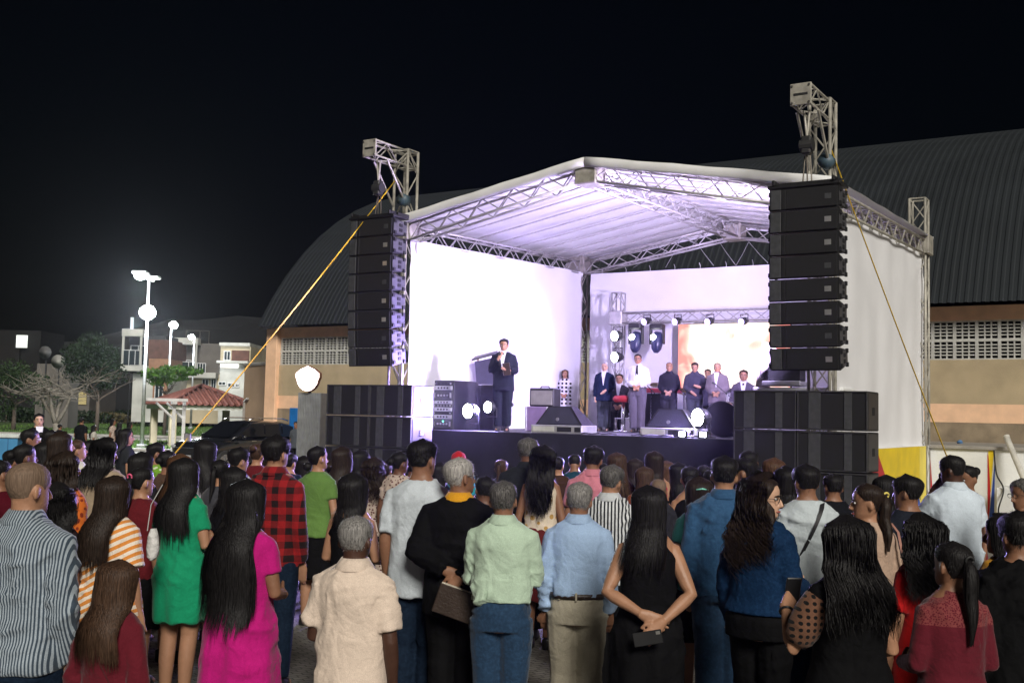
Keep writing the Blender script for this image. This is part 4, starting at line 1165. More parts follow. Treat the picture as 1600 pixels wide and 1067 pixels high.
# ------------------------------------------------------------------ street lamps
LEDM = emit_mat('street_led', (.93, .97, 1.0), 160.0); POLEM = mat('lamp_pole_grey', (.32, .33, .33), .5, .4)
def lamp_head(parent, p, tow, r_, energy):
    mb = MB(); mb.cbox(-.34, .34, -.22, .22, .0, .16, .04, Matrix.Translation(p) @ Matrix.Rotation(tow, 4, 'Z')); ho = mb.build('luminaire', POLEM, parent)
    mb = MB(); mb.ball(Vector(p) + Vector((0, 0, -.05)), (r_, r_, r_ * .9), 14, 9); mb.build('diffuser', LEDM, ho, True)
    if energy <= 0: return
    ld = bpy.data.lights.new('lamp_glow', 'POINT'); ld.energy = energy; ld.color = (.9, .96, 1); ld.shadow_soft_size = .3
    lo_ = bpy.data.objects.new('lamp_light', ld); col.objects.link(lo_); lo_.parent = ho; lo_.location = Vector(p) + Vector((0, -.9, -.8))
def lamp(label, ub, db, heads, rp=.07):
    b = gpt(ub, db); t = thing('street_lamp', label, 'street lamp', b, 0, 'lit street lamps beyond the plaza')
    top = max(at_depth(u, v, db).z for u, v, r_, e in heads)
    mb = MB(); mb.tube([(0, 0, 0), (0, 0, top * .5), (0, 0, top)], [rp * 1.4, rp * 1.1, rp * .8], 10); po = mb.build('pole', POLEM, t, True)
    mb = MB(); mb.cbox(-.2, .2, -.2, .2, 0, .25, .03); mb.build('base_plate', POLEM, t)
    for u, v, r_, e in heads:
        c = at_depth(u, v, db) - b
        mb = MB(); mb.tube([(0, 0, c.z + .05), (c.x * .5, c.y * .5, c.z + .12), (c.x, c.y, c.z + .1)], .045, 6); mb.build('arm', POLEM, t, True)
        lamp_head(t, (c.x, c.y - .12, c.z), .0, r_, e)
    return t
l1 = lamp('tallest street lamp, two glowing heads on one thin pole', 224, 52, [(220, 429, .25, 2400), (240, 437, .05, 0), (232, 487, .38, 4000)])
lamp('street lamp behind the bright green tree, its head glowing', 262, 84, [(272, 507, .32, 2000)], .08)
lamp('small far street lamp glowing above the dark portal house', 299, 104, [(300, 526, .28, 1400)], .08)
# wire frame of a roof advertisement
a = at_depth(290, 542, 121); b = at_depth(327, 517, 121)
t = thing('roof_frame', 'thin metal rectangle frame standing on the dark house roof', 'frame', (a.x, a.y, 0)); mb = MB()
w, z0_, z1_ = b.x - a.x, a.z, b.z
for p, q in (((0, 0, z0_ - 3), (0, 0, z1_)), ((w, 0, z0_ - 3), (w, 0, z1_)), ((0, 0, z1_), (w, 0, z1_)), ((0, 0, z0_), (w, 0, z0_)), ((w * .6, 0, z0_), (w * .6, 0, z1_))): mb.bar(p, q, .04)
mb.build('bars', GRY, t)

# ------------------------------------------------------------------ gazebo and pergola
TILE = mat('roof_tile', srgb('#532b21'), .8, var=(4, .3), bump=(20, .4))
gc = gpt(314, 58); gz = thing('gazebo', 'square gazebo with red clay tiled pyramid roof', 'gazebo', gc, .55)
hw = 2.45; ze = at_depth(330, 634, 58).z; za = at_depth(325, 604, 58).z
for sx in (-1, 1):
    for sy in (-1, 1):
        mb = MB(); mb.cbox(sx * 1.95 - .17, sx * 1.95 + .17, sy * 1.95 - .17, sy * 1.95 + .17, 0, ze, .03); mb.build('post', mat('gazebo_post', (.34, .29, .2), .85, var=(2, .2)), gz)
mb = MB(); mb.add([(-hw, -hw, ze), (hw, -hw, ze), (hw, hw, ze), (-hw, hw, ze), (0, 0, za - .06)], [(0, 1, 4), (1, 2, 4), (2, 3, 4), (3, 0, 4), (3, 2, 1, 0)]); rf = mb.build('roof', TILE, gz)
mb = MB(); mb.box(-hw + .15, hw - .15, -hw + .15, -hw + .25, ze - .22, ze - .01); mb.box(-hw + .15, hw - .15, hw - .25, hw - .15, ze - .22, ze - .01); mb.box(-hw + .15, -hw + .25, -hw + .25, hw - .25, ze - .22, ze - .01); mb.box(hw - .25, hw - .15, -hw + .25, hw - .25, ze - .22, ze - .01); mb.build('beam', WH, gz)
for s_ in range(4):       # rows of barrel tiles, each row its own run up the slope
    Mz = Matrix.Rotation(s_ * math.pi / 2, 4, 'Z')
    for i in range(15):
        x = -hw + .14 + i * (2 * hw - .28) / 14; t_ = 1 - abs(x) / hw
        mb = MB(); a = Vector((x, -hw - .06, ze + .05)); b = Vector((x, -hw + hw * t_, ze + (za - ze) * t_ + .05))
        if t_ < .06: continue
        mb.tube([Mz @ a, Mz @ b], .075, 7); mb.build('tile_row', TILE, rf, True)
for s_ in range(4):
    Mz = Matrix.Rotation(s_ * math.pi / 2, 4, 'Z'); mb = MB(); mb.tube([Mz @ Vector((-hw, -hw, ze + .04)), Mz @ Vector((0, 0, za + .06))], .10, 8); mb.build('hip_tile', TILE, rf, True)
pg = thing('pergola', 'small white timber pergola in front of the gazebo', 'pergola', gpt(272, 47), .35)
zt = at_depth(262, 627, 47).z
for x, y in ((0, 0), (.45, .55)):
    mb = MB(); mb.cbox(x - .07, x + .07, y - .07, y + .07, 0, zt, .01); mb.build('post', RAILM, pg)
    mb = MB(); mb.bar((x - .75, y, zt - .05), (x, y, zt - .75), .055); mb.build('brace', RAILM, pg)
for i in range(4):
    mb = MB(); y = -.25 + i * .33; mb.cbox(-1.15, .55, y, y + .08, zt, zt + .13, .01); mb.build('rafter', RAILM, pg)
mb = MB(); mb.cbox(-.1, .1, -.4, 1.05, zt - .12, zt - .002, .01); mb.build('beam', RAILM, pg)

# low blue wall of the pool at the far left
mb = MB(); a = gpt(-60, 34); b = gpt(30, 34)
bw_ = thing('pool_wall', 'low blue wall with white coping at the far left', 'wall', (a.x, a.y, 0))
zt = at_depth(10, 684, 34).z
mb.box(0, b.x - a.x, 0, .35, 0, zt); mb.build('wall_body', mat('pool_blue', (.05, .22, .42), .6, var=(1, .15)), bw_)
mb = MB(); mb.cbox(-.05, b.x - a.x + .05, -.06, .41, zt + .001, zt + .12, .02); mb.build('coping', mat('pool_white', (.6, .64, .62), .7), bw_)
for x in np.arange(.5, b.x - a.x, 1.0):
    mb = MB(); mb.box(x - .01, x + .01, -.012, .0, 0.05, zt - .02); mb.build('joint', mat('pool_joint', (.03, .12, .25), .8), bw_)

# ------------------------------------------------------------------ parked car
CARP = mat('car_paint_black', (.010, .011, .013), .18, .0, var=(2, 0), spec=.6, coat=.8); GLASSD = mat('car_glass', (.006, .007, .009), .06, var=(2, 0)); TYRE = mat('tyre_rubber', (.02, .02, .02), .85); CHROME = mat('chrome', (.75, .75, .77), .18, 1.0, var=(2, 0))
car = thing('parked_car', 'black sport utility car parked beside the hall, facing the crowd', 'car', gpt(378, 36.5), math.pi / 2 - R(36) + math.pi)
def csec(x, w, z0, z1, n=20, e=3.6):
    out = []
    for k in range(n):
        q = 2 * math.pi * k / n; c, s_ = math.cos(q), math.sin(q)
        out.append(Vector((x, w * math.copysign(abs(c) ** (2 / e), c), (z0 + z1) / 2 + (z1 - z0) / 2 * math.copysign(abs(s_) ** (2 / e), s_))))
    return out
mb = MB(); mb.loft([csec(x, w, a, b) for x, w, a, b in ((2.20, .60, .45, .82), (2.14, .78, .32, .93), (1.95, .88, .26, .99), (1.5, .92, .25, 1.04), (.9, .93, .25, 1.09), (0, .93, .25, 1.10), (-1.2, .93, .25, 1.12), (-1.9, .91, .28, 1.12), (-2.15, .84, .36, 1.05), (-2.22, .70, .45, .95))]); body = mb.build('body', CARP, car, True)
mb = MB(); mb.loft([csec(x, w, 1.02, b, e=4.5) for x, w, b in ((1.02, .80, 1.06), (.55, .78, 1.38), (.22, .74, 1.60), (-.4, .73, 1.66), (-1.2, .72, 1.64), (-1.75, .72, 1.52), (-2.08, .76, 1.10))]); cab = mb.build('cabin', CARP, car, True)
mb = MB(); mb.add([(1.03, -.70, 1.10), (1.03, .70, 1.10), (.27, .62, 1.585), (.27, -.62, 1.585)], [(0, 1, 2, 3)]); mb.add([(1.05, -.70, 1.09), (1.05, .70, 1.09), (1.03, .70, 1.10), (1.03, -.70, 1.10)], [(0, 1, 2, 3)])
for i in range(4): pass
mb.v = [(x + .05, y, z + .03) for x, y, z in mb.v]; mb.build('windscreen', GLASSD, car)
for sy in (-1, 1):
    for x0_, x1_, x2_, x3_ in ((.78, .22, -.30, -.30), (-.36, -.36, -1.05, -1.05), (-1.11, -1.11, -1.82, -1.62)):
        mb = MB(); mb.add([(x0_, sy * .815, 1.13), (x1_, sy * .765, 1.54), (x3_, sy * .762, 1.55 if x3_ > -1.5 else 1.46), (x2_, sy * .815, 1.14)], [(0, 1, 2, 3)])
        mb.build('side_window', GLASSD, car)
    mb = MB(); mb.tube([(.25, sy * .62, 1.66), (0, sy * .64, 1.73), (-1.2, sy * .64, 1.73), (-1.5, sy * .62, 1.66)], .022, 6); mb.build('roof_rail', CHROME, car, True)
    mb = MB(); mb.ball((2.06, sy * .66, .78), (.16, .20, .085), 12, 8); mb.build('headlight', mat('headlight_lens', (.6, .62, .65), .1, .3, var=(2, 0)), car, True)
    mb = MB(); mb.ball((.72, sy * 1.0, 1.12), (.08, .12, .08), 10, 7); mb.build('mirror', CARP, car, True)
    mb = MB(); mb.ball((-2.12, sy * .72, .95), (.07, .16, .12), 10, 7); mb.build('tail_light', mat('tail_red', (.25, .01, .01), .2), car, True)
    for x in (1.38, -1.35):
        mb = MB(); mb.tube([(x, sy * .74, .34), (x, sy * .76, .34), (x, sy * .92, .34), (x, sy * .945, .34)], [.30, .345, .345, .31], 24); wh = mb.build('wheel', TYRE, car, True)
        mb = MB(); mb.tube([(x, sy * .93, .34), (x, sy * .952, .34)], [.235, .225], 20); mb.build('rim', METAL_C if 'METAL_C' in globals() else mat('alloy', (.45, .45, .46), .3, .8), wh)
        for s_ in range(5):
            mb = MB(); q = s_ * 1.2566; mb.bar((x, sy * .957, .34), (x + .21 * math.cos(q), sy * .955, .34 + .21 * math.sin(q)), .022); mb.build('spoke', CHROME, wh)
mb = MB(); mb.cbox(2.15, 2.235, -.45, .45, .56, .76, .03); mb.build('grille', BLK, car)
mb = MB(); mb.cbox(2.22, 2.25, -.47, .47, .75, .78, .008); mb.build('grille_trim', CHROME, car)
mb = MB(); mb.cbox(2.19, 2.24, -.26, .26, .42, .53, .01); mb.build('number_plate', mat('plate_grey', (.4, .4, .4), .5), car)
for sy in (-1, 1):
    for x in (.35, -.75):
        mb = MB(); mb.bar((x, sy * .945, .98), (x - .2, sy * .945, .985), .016); mb.build('door_handle', CHROME, car)
# ------------------------------------------------------------------ stage
W = on_b(1285, 330, 0)[0]; D = 6.75; DECK = 1.72
ZE_F, ZE_B = on_b(645, 352, 0)[1], on_a(912, 412, 0)[1]
ZR_F, ZR_B = on_b(914, 260, 0)[1], on_b(1145, 352, D)[1]
ALU = mat('truss_aluminium', (.46, .45, .43), .42, .35, var=(10, .2)); ALUD = mat('truss_weathered', (.38, .36, .31), .55, .25, var=(8, .3))
SKIRT = mat('stage_skirt_black', (.004, .004, .006), .9, var=(2, .3), bump=(8, .4)); SKIRTB = mat('stage_skirt_navy', (.010, .010, .018), .9, var=(2, .3), bump=(8, .4))
CLOTHW = mat('white_tarp', (.80, .80, .82), .65, var=(1.2, .05), bump=(6, .25)); TARPR = mat('roof_tarp', (.76, .76, .76), .6, var=(2, .08), bump=(5, .25))
DECKM = mat('deck_boards', (.030, .028, .032), .6, var=(4, .3), bump=(20, .3))

def truss(parent, name, p0, p1, w=.28, h=.28, r_=.024, bay=.34, up=(0, 0, 1), m=None, lace=.012, plates=()):
    p0, p1 = Vector(p0), Vector(p1); t = (p1 - p0); L_ = t.length; t.normalize()
    up = Vector(up); X = t.cross(up).normalized(); Y = X.cross(t).normalized()
    cs = [(X * sx * w / 2 + Y * sy * h / 2) for sx, sy in ((-1, -1), (1, -1), (1, 1), (-1, 1))]
    mb = MB()
    for c in cs: mb.bar(p0 + c, p1 + c, r_, 7)
    o = mb.build(name, m or ALU, parent, True)
    mb = MB(); n = max(2, int(round(L_ / bay)))
    for f in range(4):
        a, b = cs[f], cs[(f + 1) % 4]
        for i in range(n):
            q0, q1 = p0 + t * (L_ * i / n), p0 + t * (L_ * (i + 1) / n)
            s_, e = (a, b) if (i + f) % 2 == 0 else (b, a)
            mb.bar(q0 + s_, q1 + e, lace, 5)
        for q in (p0, p1): mb.bar(q + a, q + b, lace * 1.3, 5)
    mb.build('lacing', m or ALU, o)
    return o
frame = stage_thing('stage_roof', 'white canvas gable roof on aluminium trusses over the stage', 'stage roof', 0, 0)
# corner towers (front ones carry the loudspeakers)
ZT_L = on_b(630, 238, 0)[1]; ZT_R = on_b(1280, 160, 0)[1]; ZT_B = on_b(1434, 312, D)[1]
for (a, b, zt, m_) in ((0, 0, ZT_L, ALUD), (W, 0, ZT_R, ALUD), (W, D, ZT_B, ALUD), (0, D, ZE_B + .2, ALUD)):
    truss(frame, 'tower', (a, b, 0.02), (a, b, zt), .30, .30, .026, .42, (0, 1, 0), m_)
    mb = MB(); mb.cbox(a - .4, a + .4, b - .4, b + .4, 0, .06, .01); mb.build('base_plate', ALUD, frame)
    ze = ZE_F if b == 0 else ZE_B
    mb = MB()
    for sx in (-1, 1):
        mb.cbox(a + sx * .20 - .03, a + sx * .20 + .03, b - .22, b + .22, ze - .28, ze + .10, .008); mb.cbox(a - .17, a + .17, b + sx * .20 - .03, b + sx * .20 + .03, ze - .28, ze + .10, .008)
    mb.build('sleeve_block', ALUD, frame)
hs = .15
RF, RB = (W / 2, 0, ZR_F - hs), (W / 2, D, ZR_B - hs)
for b, ze, zr in ((0, ZE_F, ZR_F), (D, ZE_B, ZR_B)):
    truss(frame, 'gable_truss', (.22, b, ze - hs), (W / 2 - .1, b, zr - hs), up=(0, 1, 0))
    truss(frame, 'gable_truss', (W / 2 + .1, b, zr - hs), (W - .22, b, ze - hs), up=(0, 1, 0))
for a in (0, W): truss(frame, 'eave_truss', (a, .22, ZE_F - hs), (a, D - .22, ZE_B - hs), m=ALU if a == 0 else ALUD)
truss(frame, 'ridge_truss', (W / 2, .2, ZR_F - hs), (W / 2, D - .2, ZR_B - hs))
mb = MB(); mb.cbox(W / 2 - .2, W / 2 + .2, -.2, .2, ZR_F - .34, ZR_F + .02, .02); mb.build('ridge_block', ALUD, frame)
mb = MB(); mb.cbox(W / 2 - .2, W / 2 + .2, D - .2, D + .2, ZR_B - .34, ZR_B + .02, .02); mb.build('ridge_block', ALUD, frame)
for s_ in (0, 1):          # rafters under the canvas
    for i in range(1, 9):
        t = i / 9; ze, zr = ZE_F + (ZE_B - ZE_F) * t, ZR_F + (ZR_B - ZR_F) * t
        x0_, x1_ = (0.05, W / 2 - .12) if s_ == 0 else (W - .05, W / 2 + .12)
        mb = MB(); mb.bar((x0_, D * t, ze + .005), (x1_, D * t, zr - .005), .016); mb.build('rafter', ALU, frame)
# canvas: two slopes with sag between the rafters
def slope(x0_, x1_):
    mb = MB(); NI, NJ = 20, 46; vs = []
    for th in (0, .02):
        for j in range(NJ + 1):
            tb = j / NJ; b = -.22 + (D + .44) * tb; t = np.clip(b / D, 0, 1)
            ze, zr = ZE_F + (ZE_B - ZE_F) * t + .04, ZR_F + (ZR_B - ZR_F) * t + .04
            for i in range(NI + 1):
                q = i / NI; x = x0_ + (x1_ - x0_) * q
                sag = -.035 * math.sin(math.pi * q) * abs(math.sin(math.pi * t * 9)) + .006 * math.sin(q * 17 + j * .7)
                vs.append((x, b, ze + (zr - ze) * q + sag + th + .035))
    n = (NI + 1) * (NJ + 1); fs = []
    for k in (0, 1):
        for j in range(NJ):
            for i in range(NI):
                f = (k * n + j * (NI + 1) + i, k * n + j * (NI + 1) + i + 1, k * n + (j + 1) * (NI + 1) + i + 1, k * n + (j + 1) * (NI + 1) + i); fs.append(f if k else f[::-1])
    mb.add(vs, fs); return mb
slope(-.22, W / 2).build('canvas', TARPR, frame, True, False); slope(W + .22, W / 2).build('canvas', TARPR, frame, True, False)
for x0_, x1_ in ((-.22, W / 2), (W + .22, W / 2)):      # rolled front and back hem
    for b, ze, zr in ((-.22, ZE_F, ZR_F), (D + .22, ZE_B, ZR_B)):
        mb = MB(); mb.tube([(x0_ + (x1_ - x0_) * q, b, ze + (zr - ze) * q + .02 + .006 * math.sin(q * 23)) for q in np.linspace(0, 1, 14)], [(.035, .085)] * 14, 10); mb.build('hem_roll', TARPR, frame, True)
# side and back cloths
def drape(name, label, x0_, x1_, y0_, y1_, z0, ztop, seed, flare=0.0):
    """a hanging tarpaulin with slack folds, 12 mm thick"""
    rs = np.random.RandomState(seed); mb = MB(); NI, NJ = 44, 26; vs = []; n_ = Vector((-(y1_ - y0_), x1_ - x0_, 0)).normalized()
    for th in (0, .012):
        for j in range(NJ + 1):
            t = j / NJ
            for i in range(NI + 1):
                q = i / NI; zt = ztop[0] + (ztop[1] - ztop[0]) * q
                z = z0 + (zt - z0) * t
                f = .018 * math.sin(q * 31 + seed) * math.sin(q * 7 + t * 2) + .03 * math.sin(q * 5 + t * 4 + seed) * (1 - t) + .012 * math.sin((q + t) * 40) * math.exp(-((1 - t) / .15) ** 2 - (min(q, 1 - q) / .12) ** 2) * 2
                ex = flare * max(0, .18 - t) ** 1.5 * 6 * (q if flare > 0 else 0)
                p = Vector((x0_ + (x1_ - x0_) * (q + ex * .2), y0_ + (y1_ - y0_) * (q + ex * .2), z)) + n_ * (f + th - ex * .5)
                vs.append(p)
    n = (NI + 1) * (NJ + 1); fs = []
    for k in (0, 1):
        for j in range(NJ):
            for i in range(NI):
                f = (k * n + j * (NI + 1) + i, k * n + j * (NI + 1) + i + 1, k * n + (j + 1) * (NI + 1) + i + 1, k * n + (j + 1) * (NI + 1) + i); fs.append(f if k else f[::-1])
    mb.add(vs, fs); t = stage_thing(name, label, 'tarp', 0, 0, 0, 'white cloths hung round the stage'); mb.build('sheet', CLOTHW, t, True, False)
    # eyelet cords along the top
    for q in np.linspace(.04, .96, 12):
        zt = ztop[0] + (ztop[1] - ztop[0]) * q; x, y = x0_ + (x1_ - x0_) * q, y0_ + (y1_ - y0_) * q
        mb = MB(); mb.tube([Vector((x, y, zt - .04)) + n_ * .03, Vector((x, y, zt + .06)) + n_ * .04, Vector((x, y, zt + .12)) - n_ * .02], .006, 5); mb.build('lashing', mat('lash_cord', (.5, .5, .5), .8), t)
    return t
drape('side_cloth', 'brightly lit white cloth forming the left side wall of the stage', .17, .17, .0, D - .12, DECK + .01, (ZE_F - .26, ZE_B - .26), 3)
zb = on_b(1205, 414, D - .05)[1]
ab = on_b(922, 500, D - .05)[0]
drape('back_cloth', 'white cloth hung across the back of the stage below the truss', ab, W - .1, D - .05, D - .05, DECK + .01, (zb + .02, zb), 5)
drape('side_cloth', 'white cloth on the right side of the stage, seen from outside', W + .06, W + .06, D + .05, .1, DECK - .16, (ZE_B - .22, ZE_F - .22), 9)
# deck
deck = stage_thing('stage_deck', 'raised stage platform with black cloth skirt', 'stage', 0, 0)
mb = MB(); mb.cbox(-.1, W + .03, .0, D + .2, DECK - .12, DECK, .01); mb.build('deck_board', DECKM, deck)
def skirt(x0_, x1_, m_, seed):
    mb = MB(); NI = max(6, int((x1_ - x0_) * 12)); vs = []
    for j in range(7):
        for i in range(NI + 1):
            q = i / NI; z = (DECK - .005) * (1 - j / 6); x = x0_ + (x1_ - x0_) * q
            vs.append((x, -.03 - (.012 + .02 * j / 6) * (math.sin(x * 14 + seed) * .6 + math.sin(x * 5.3 + j * .3) * .6), z))
    mb.add(vs, [(j * (NI + 1) + i, j * (NI + 1) + i + 1, (j + 1) * (NI + 1) + i + 1, (j + 1) * (NI + 1) + i) for j in range(6) for i in range(NI)])
    mb.build('skirt', m_, deck, True, False)
am = on_b(830, 690, 0)[0]
skirt(-.1, am, SKIRT, 1); skirt(am, W + .15, SKIRTB, 2)
for i in range(6):
    for j in range(4):
        mb = MB(); x, y = .2 + i * (W - .4) / 5, .3 + j * (D - .4) / 3; mb.bar((x, y, 0), (x, y, DECK - .12), .03); mb.build('deck_leg', ALUD, deck)
mb = MB(); mb.box(-.1, W + .15, D + .15, D + .2, 0, DECK - .121); mb.box(-.1, -.06, .0, D + .15, 0, DECK - .121); mb.build('side_skirt', SKIRT, deck)
mb = MB(); mb.box(W + .05, W + .15, .05, D + .15, 0, DECK - .125); pw = mb.build('side_wall', WHITEW, deck)
def side_paint(c, pts, lift):
    q = [on_a(u, v, W + .15 + lift) for u, v in pts]
    mb = MB(); mb.add([(W + .15 + lift, min(max(b, .06), D + .14), min(max(z, .01), DECK - .13)) for b, z in q], [tuple(range(len(q)))]); mb.build('painted_panel', PAINT[c], pw)
side_paint('yellow', [(1345, 690), (1437, 690), (1437, 860), (1345, 900)], .004)
side_paint('red', [(1345, 690), (1371, 706), (1384, 745), (1345, 840)], .007)
side_paint('pale', [(1437, 690), (1449, 690), (1447, 860), (1437, 860)], .004)
side_paint('blue', [(1434, 770), (1446, 815), (1395, 815)], .007)

# thin guy wires behind the back gable
WIRE = mat('wire_steel', (.45, .45, .45), .5, .3)
def wire(label, p, q, r_=.006, name='guy_wire', m_=None, cat='wire'):
    p, q = Vector(p), Vector(q); mb = MB(); mb.tube([(0, 0, 0), (q - p) * .5 + Vector((0, 0, -.02)), q - p], r_, 5); o = mb.build(name, m_ or WIRE, None, True); o.location = p; return tag(o, label, cat)
zz = lambda v, u: on_b(u, v, D + .1)
wnames = ['first thin wire behind the back gable, left side', 'second thin wire behind the back gable', 'third thin wire behind the back gable', 'fourth thin wire near the gable middle', 'fifth thin wire right of the gable middle', 'sixth thin wire nearest the right loudspeakers']
for i, (ua, va, ub, vb) in enumerate(((990, 418, 1040, 385), (1040, 418, 1065, 372), (1085, 374, 1115, 415), (1150, 415, 1170, 378), (1120, 372, 1150, 415), (1170, 378, 1204, 415))):
    a0_, z0_ = zz(va, ua); a1_, z1_ = zz(vb, ub); wire(wnames[i], S(a0_, D + .1, z0_), S(a1_, D + .1, z1_))

# ------------------------------------------------------------------ loudspeakers
BOXM = mat('speaker_paint', (.008, .008, .009), .55, var=(12, .35), bump=(90, .25)); GRILM = mat('speaker_grille', (.004, .004, .005), .75, var=(40, .5), bump=(220, .5)); GRIL2 = mat('speaker_panel_grey', (.045, .047, .05), .6, var=(14, .3), bump=(80, .2)); BADGE = mat('badge_silver', (.5, .5, .5), .35, .7); LEGM = mat('scuffed_corner', (.03, .03, .032), .6, var=(20, .5))
SIDEB = mat('sub_side_black', (.018, .018, .02), .5, var=(10, .3))
SIDEM = mat('speaker_side_lit_grey', (.06, .06, .065), .5, var=(10, .2))  # stage light on the black cabinet sides, put into a lighter grey
def array(label, u_l, u_r, v_top, v_bot, bd, a_c, z_top, rot=0.0):
    t = stage_thing('line_array', label, 'loudspeaker', a_c, bd, 0, 'hung line array loudspeakers', rot)
    BW, BH, BD = .97, (z_top - v_bot) / 8.0 if v_bot < 20 else .34, .42
    z = z_top; y = 0; ang = 0
    mb = MB(); mb.cbox(-BW / 2 - .02, BW / 2 + .02, -.02, BD, z + .005, z + .05, .008); mb.cbox(-BW / 2 + .05, -BW / 2 + .09, -.05, BD + .1, z + .05, z + .12, .008); mb.cbox(BW / 2 - .09, BW / 2 - .05, -.05, BD + .1, z + .05, z + .12, .008); mb.cbox(-BW / 2, BW / 2, .14, .2, z + .051, z + .11, .008); mb.build('fly_bar', BOXM, t)
    for i in range(8):
        ang = R((-1.0, -.4, .2, .8, 1.6, 2.8, 4.6, 6.8)[i])
        Mx = Matrix.Translation((0, y, z)) @ Matrix.Rotation(ang, 4, 'X')
        mb = MB(); hb = BH - .008
        # trapezoid cabinet: narrower at the back
        vs = [Mx @ Vector(p) for p in ((-BW / 2, .015, -hb), (BW / 2, .015, -hb), (BW / 2 - .02, BD, -hb + .05), (-BW / 2 + .02, BD, -hb + .05), (-BW / 2, .015, 0), (BW / 2, .015, 0), (BW / 2 - .02, BD, -.05), (-BW / 2 + .02, BD, -.05))]
        mb.add(vs, [(0, 1, 2, 3), (4, 7, 6, 5), (0, 4, 5, 1), (1, 5, 6, 2), (2, 6, 7, 3), (3, 7, 4, 0)]); cb = mb.build('cabinet', BOXM, t)
        mb = MB(); mb.cbox(-BW / 2 + .24, BW / 2 - .02, -.012, .012, -hb + .014, -.014, .006, Mx); mb.build('grille', GRILM, cb)
        mb = MB(); mb.cbox(-BW / 2 + .02, -BW / 2 + .17, -.010, .012, -hb + .014, -.014, .006, Mx); mb.build('horn_panel', GRIL2, cb)
        mb = MB(); mb.cbox(-BW / 2 + .175, -BW / 2 + .235, -.004, .012, -hb + .014, -.014, .006, Mx); mb.build('port', BOXM, cb)
        mb = MB(); mb.cbox(BW / 2 - .19, BW / 2 - .10, -.016, -.0125, -hb * .62, -hb * .38, .001, Mx); mb.build('badge', BADGE if i % 3 else GRIL2, cb)
        for sx in (-1, 1): mb = MB(); mb.cbox(sx * (BW / 2 - .006) - .008, sx * (BW / 2 - .006) + .008, .03, BD - .03, -hb + .045, -.045, .003, Mx); mb.build('side_panel', SIDEM, cb)  # added panels, greyer than the cabinet so its side looks lit
        for yy in (.06, BD - .08):
            for z_ in (-.06, -hb + .06):
                for sx in (-1, 1):
                    mb = MB(); mb.cbox(sx * (BW / 2 + .006) - .016, sx * (BW / 2 + .006) + .016, yy - .03, yy + .03, z_ - .03, z_ + .03, .004, Mx); mb.build('rigging_plate', GRILM, cb)
        for sx in (-1, 1):
            mb = MB(); mb.cbox(sx * (BW / 2 + .001) - .012, sx * (BW / 2 + .001) + .012, BD * .42, BD * .62, -hb * .72, -hb * .55, .004, Mx); mb.cbox(sx * (BW / 2 + .001) - .012, sx * (BW / 2 + .001) + .012, BD * .42, BD * .62, -hb * .45, -hb * .28, .004, Mx); mb.build('handle_recess', GRILM, cb)
        p = Mx @ Vector((0, 0, -BH)); z = p.z; y = p.y
    return t
bL = -1.05
aL = (on_b(545, 400, bL)[0] + on_b(613, 400, bL)[0]) / 2; zL1 = on_b(580, 342, bL)[1]; zL0 = on_b(580, 573, bL)[1]
aR = (on_b(1204, 400, bL)[0] + on_b(1308, 400, bL)[0]) / 2; zR1 = on_b(1258, 292, bL)[1]; zR0 = on_b(1258, 580, bL)[1]
arrL = array('tall black line array hanging left of the stage, its side lit violet', 0, 0, 0, zL0, bL, aL, zL1)
arrR = array('tall black line array hanging at the right of the stage', 0, 0, 0, zR0, bL, aR, zR1)
HOIST = mat('hoist_paint', (.03, .03, .03), .5); CHAIN = mat('chain_steel', (.10, .085, .07), .5, .6)
for (a_t, zt, a_c, z1, side, lb) in ((0, ZT_L, aL, zL1, 0, 'truss arm with braces and chain hoist on the left tower'), (W, ZT_R, aR, zR1, 1, 'truss arm with braces and chain hoist on the right tower')):
    t = stage_thing('hoist_arm', lb, 'hoist', a_t, 0, 0, 'loudspeaker hoist arms on the front towers')
    truss(t, 'arm', (0, .2, zt - .17), (0, -1.05, zt - .17), .25, .27, .020, .3, (0, 0, 1), ALUD)
    mb = MB(); mb.cbox(-.15, .15, -1.08, -1.055, zt - .325, zt - .015, .008); ep = mb.build('end_plate', ALUD, t)
    mb = MB(); mb.cbox(-.10, .10, -1.084, -1.079, zt - .19, zt - .155, .001); mb.build('slot', BLK, ep)
    for sx in (-.12, .12):
        for z_ in (zt - .29, zt - .05): mb = MB(); mb.disc((sx, -1.08, z_), .016, (0, -1, 0), .014, 8); mb.build('bolt', METAL, ep)
    for sx in (-1, 1):
        mb = MB(); mb.bar((sx * .15, -.75, zt - .33), (sx * .15, -.15, zt - 1.05), .022); mb.build('brace', ALUD, t)
    ax = a_c - a_t
    for sx in (-1, 1):
        mb = MB(); mb.bar((ax * .5 + sx * .04, -.85, zt - .35), (ax * .6, -.85, zt - .72), .018); mb.build('sling', ALUD, t)
    mb = MB(); mb.cbox(ax * .6 - .07, ax * .6 + .07, -.92, -.78, zt - .98, zt - .72, .02); mb.disc((ax * .6 - .09, -.85, zt - .85), .09, (1, 0, 0), .18, 12); mb.build('chain_hoist', HOIST, t)
    for sx in (-.035, .035, .0):
        mb = MB(); mb.bar((ax * .6 + sx, -.85 + abs(sx), zt - .95), (ax * .8 + sx * 1.8, -.85, z1 + .10), .010); mb.build('chain', CHAIN, t)
    mb = MB(); mb.disc((.12, -.28, zt - .95), .11, (0, 1, 0), .16, 14); mb.build('pulley', mat('pulley_blue', (.06, .10, .13), .5), t, True)
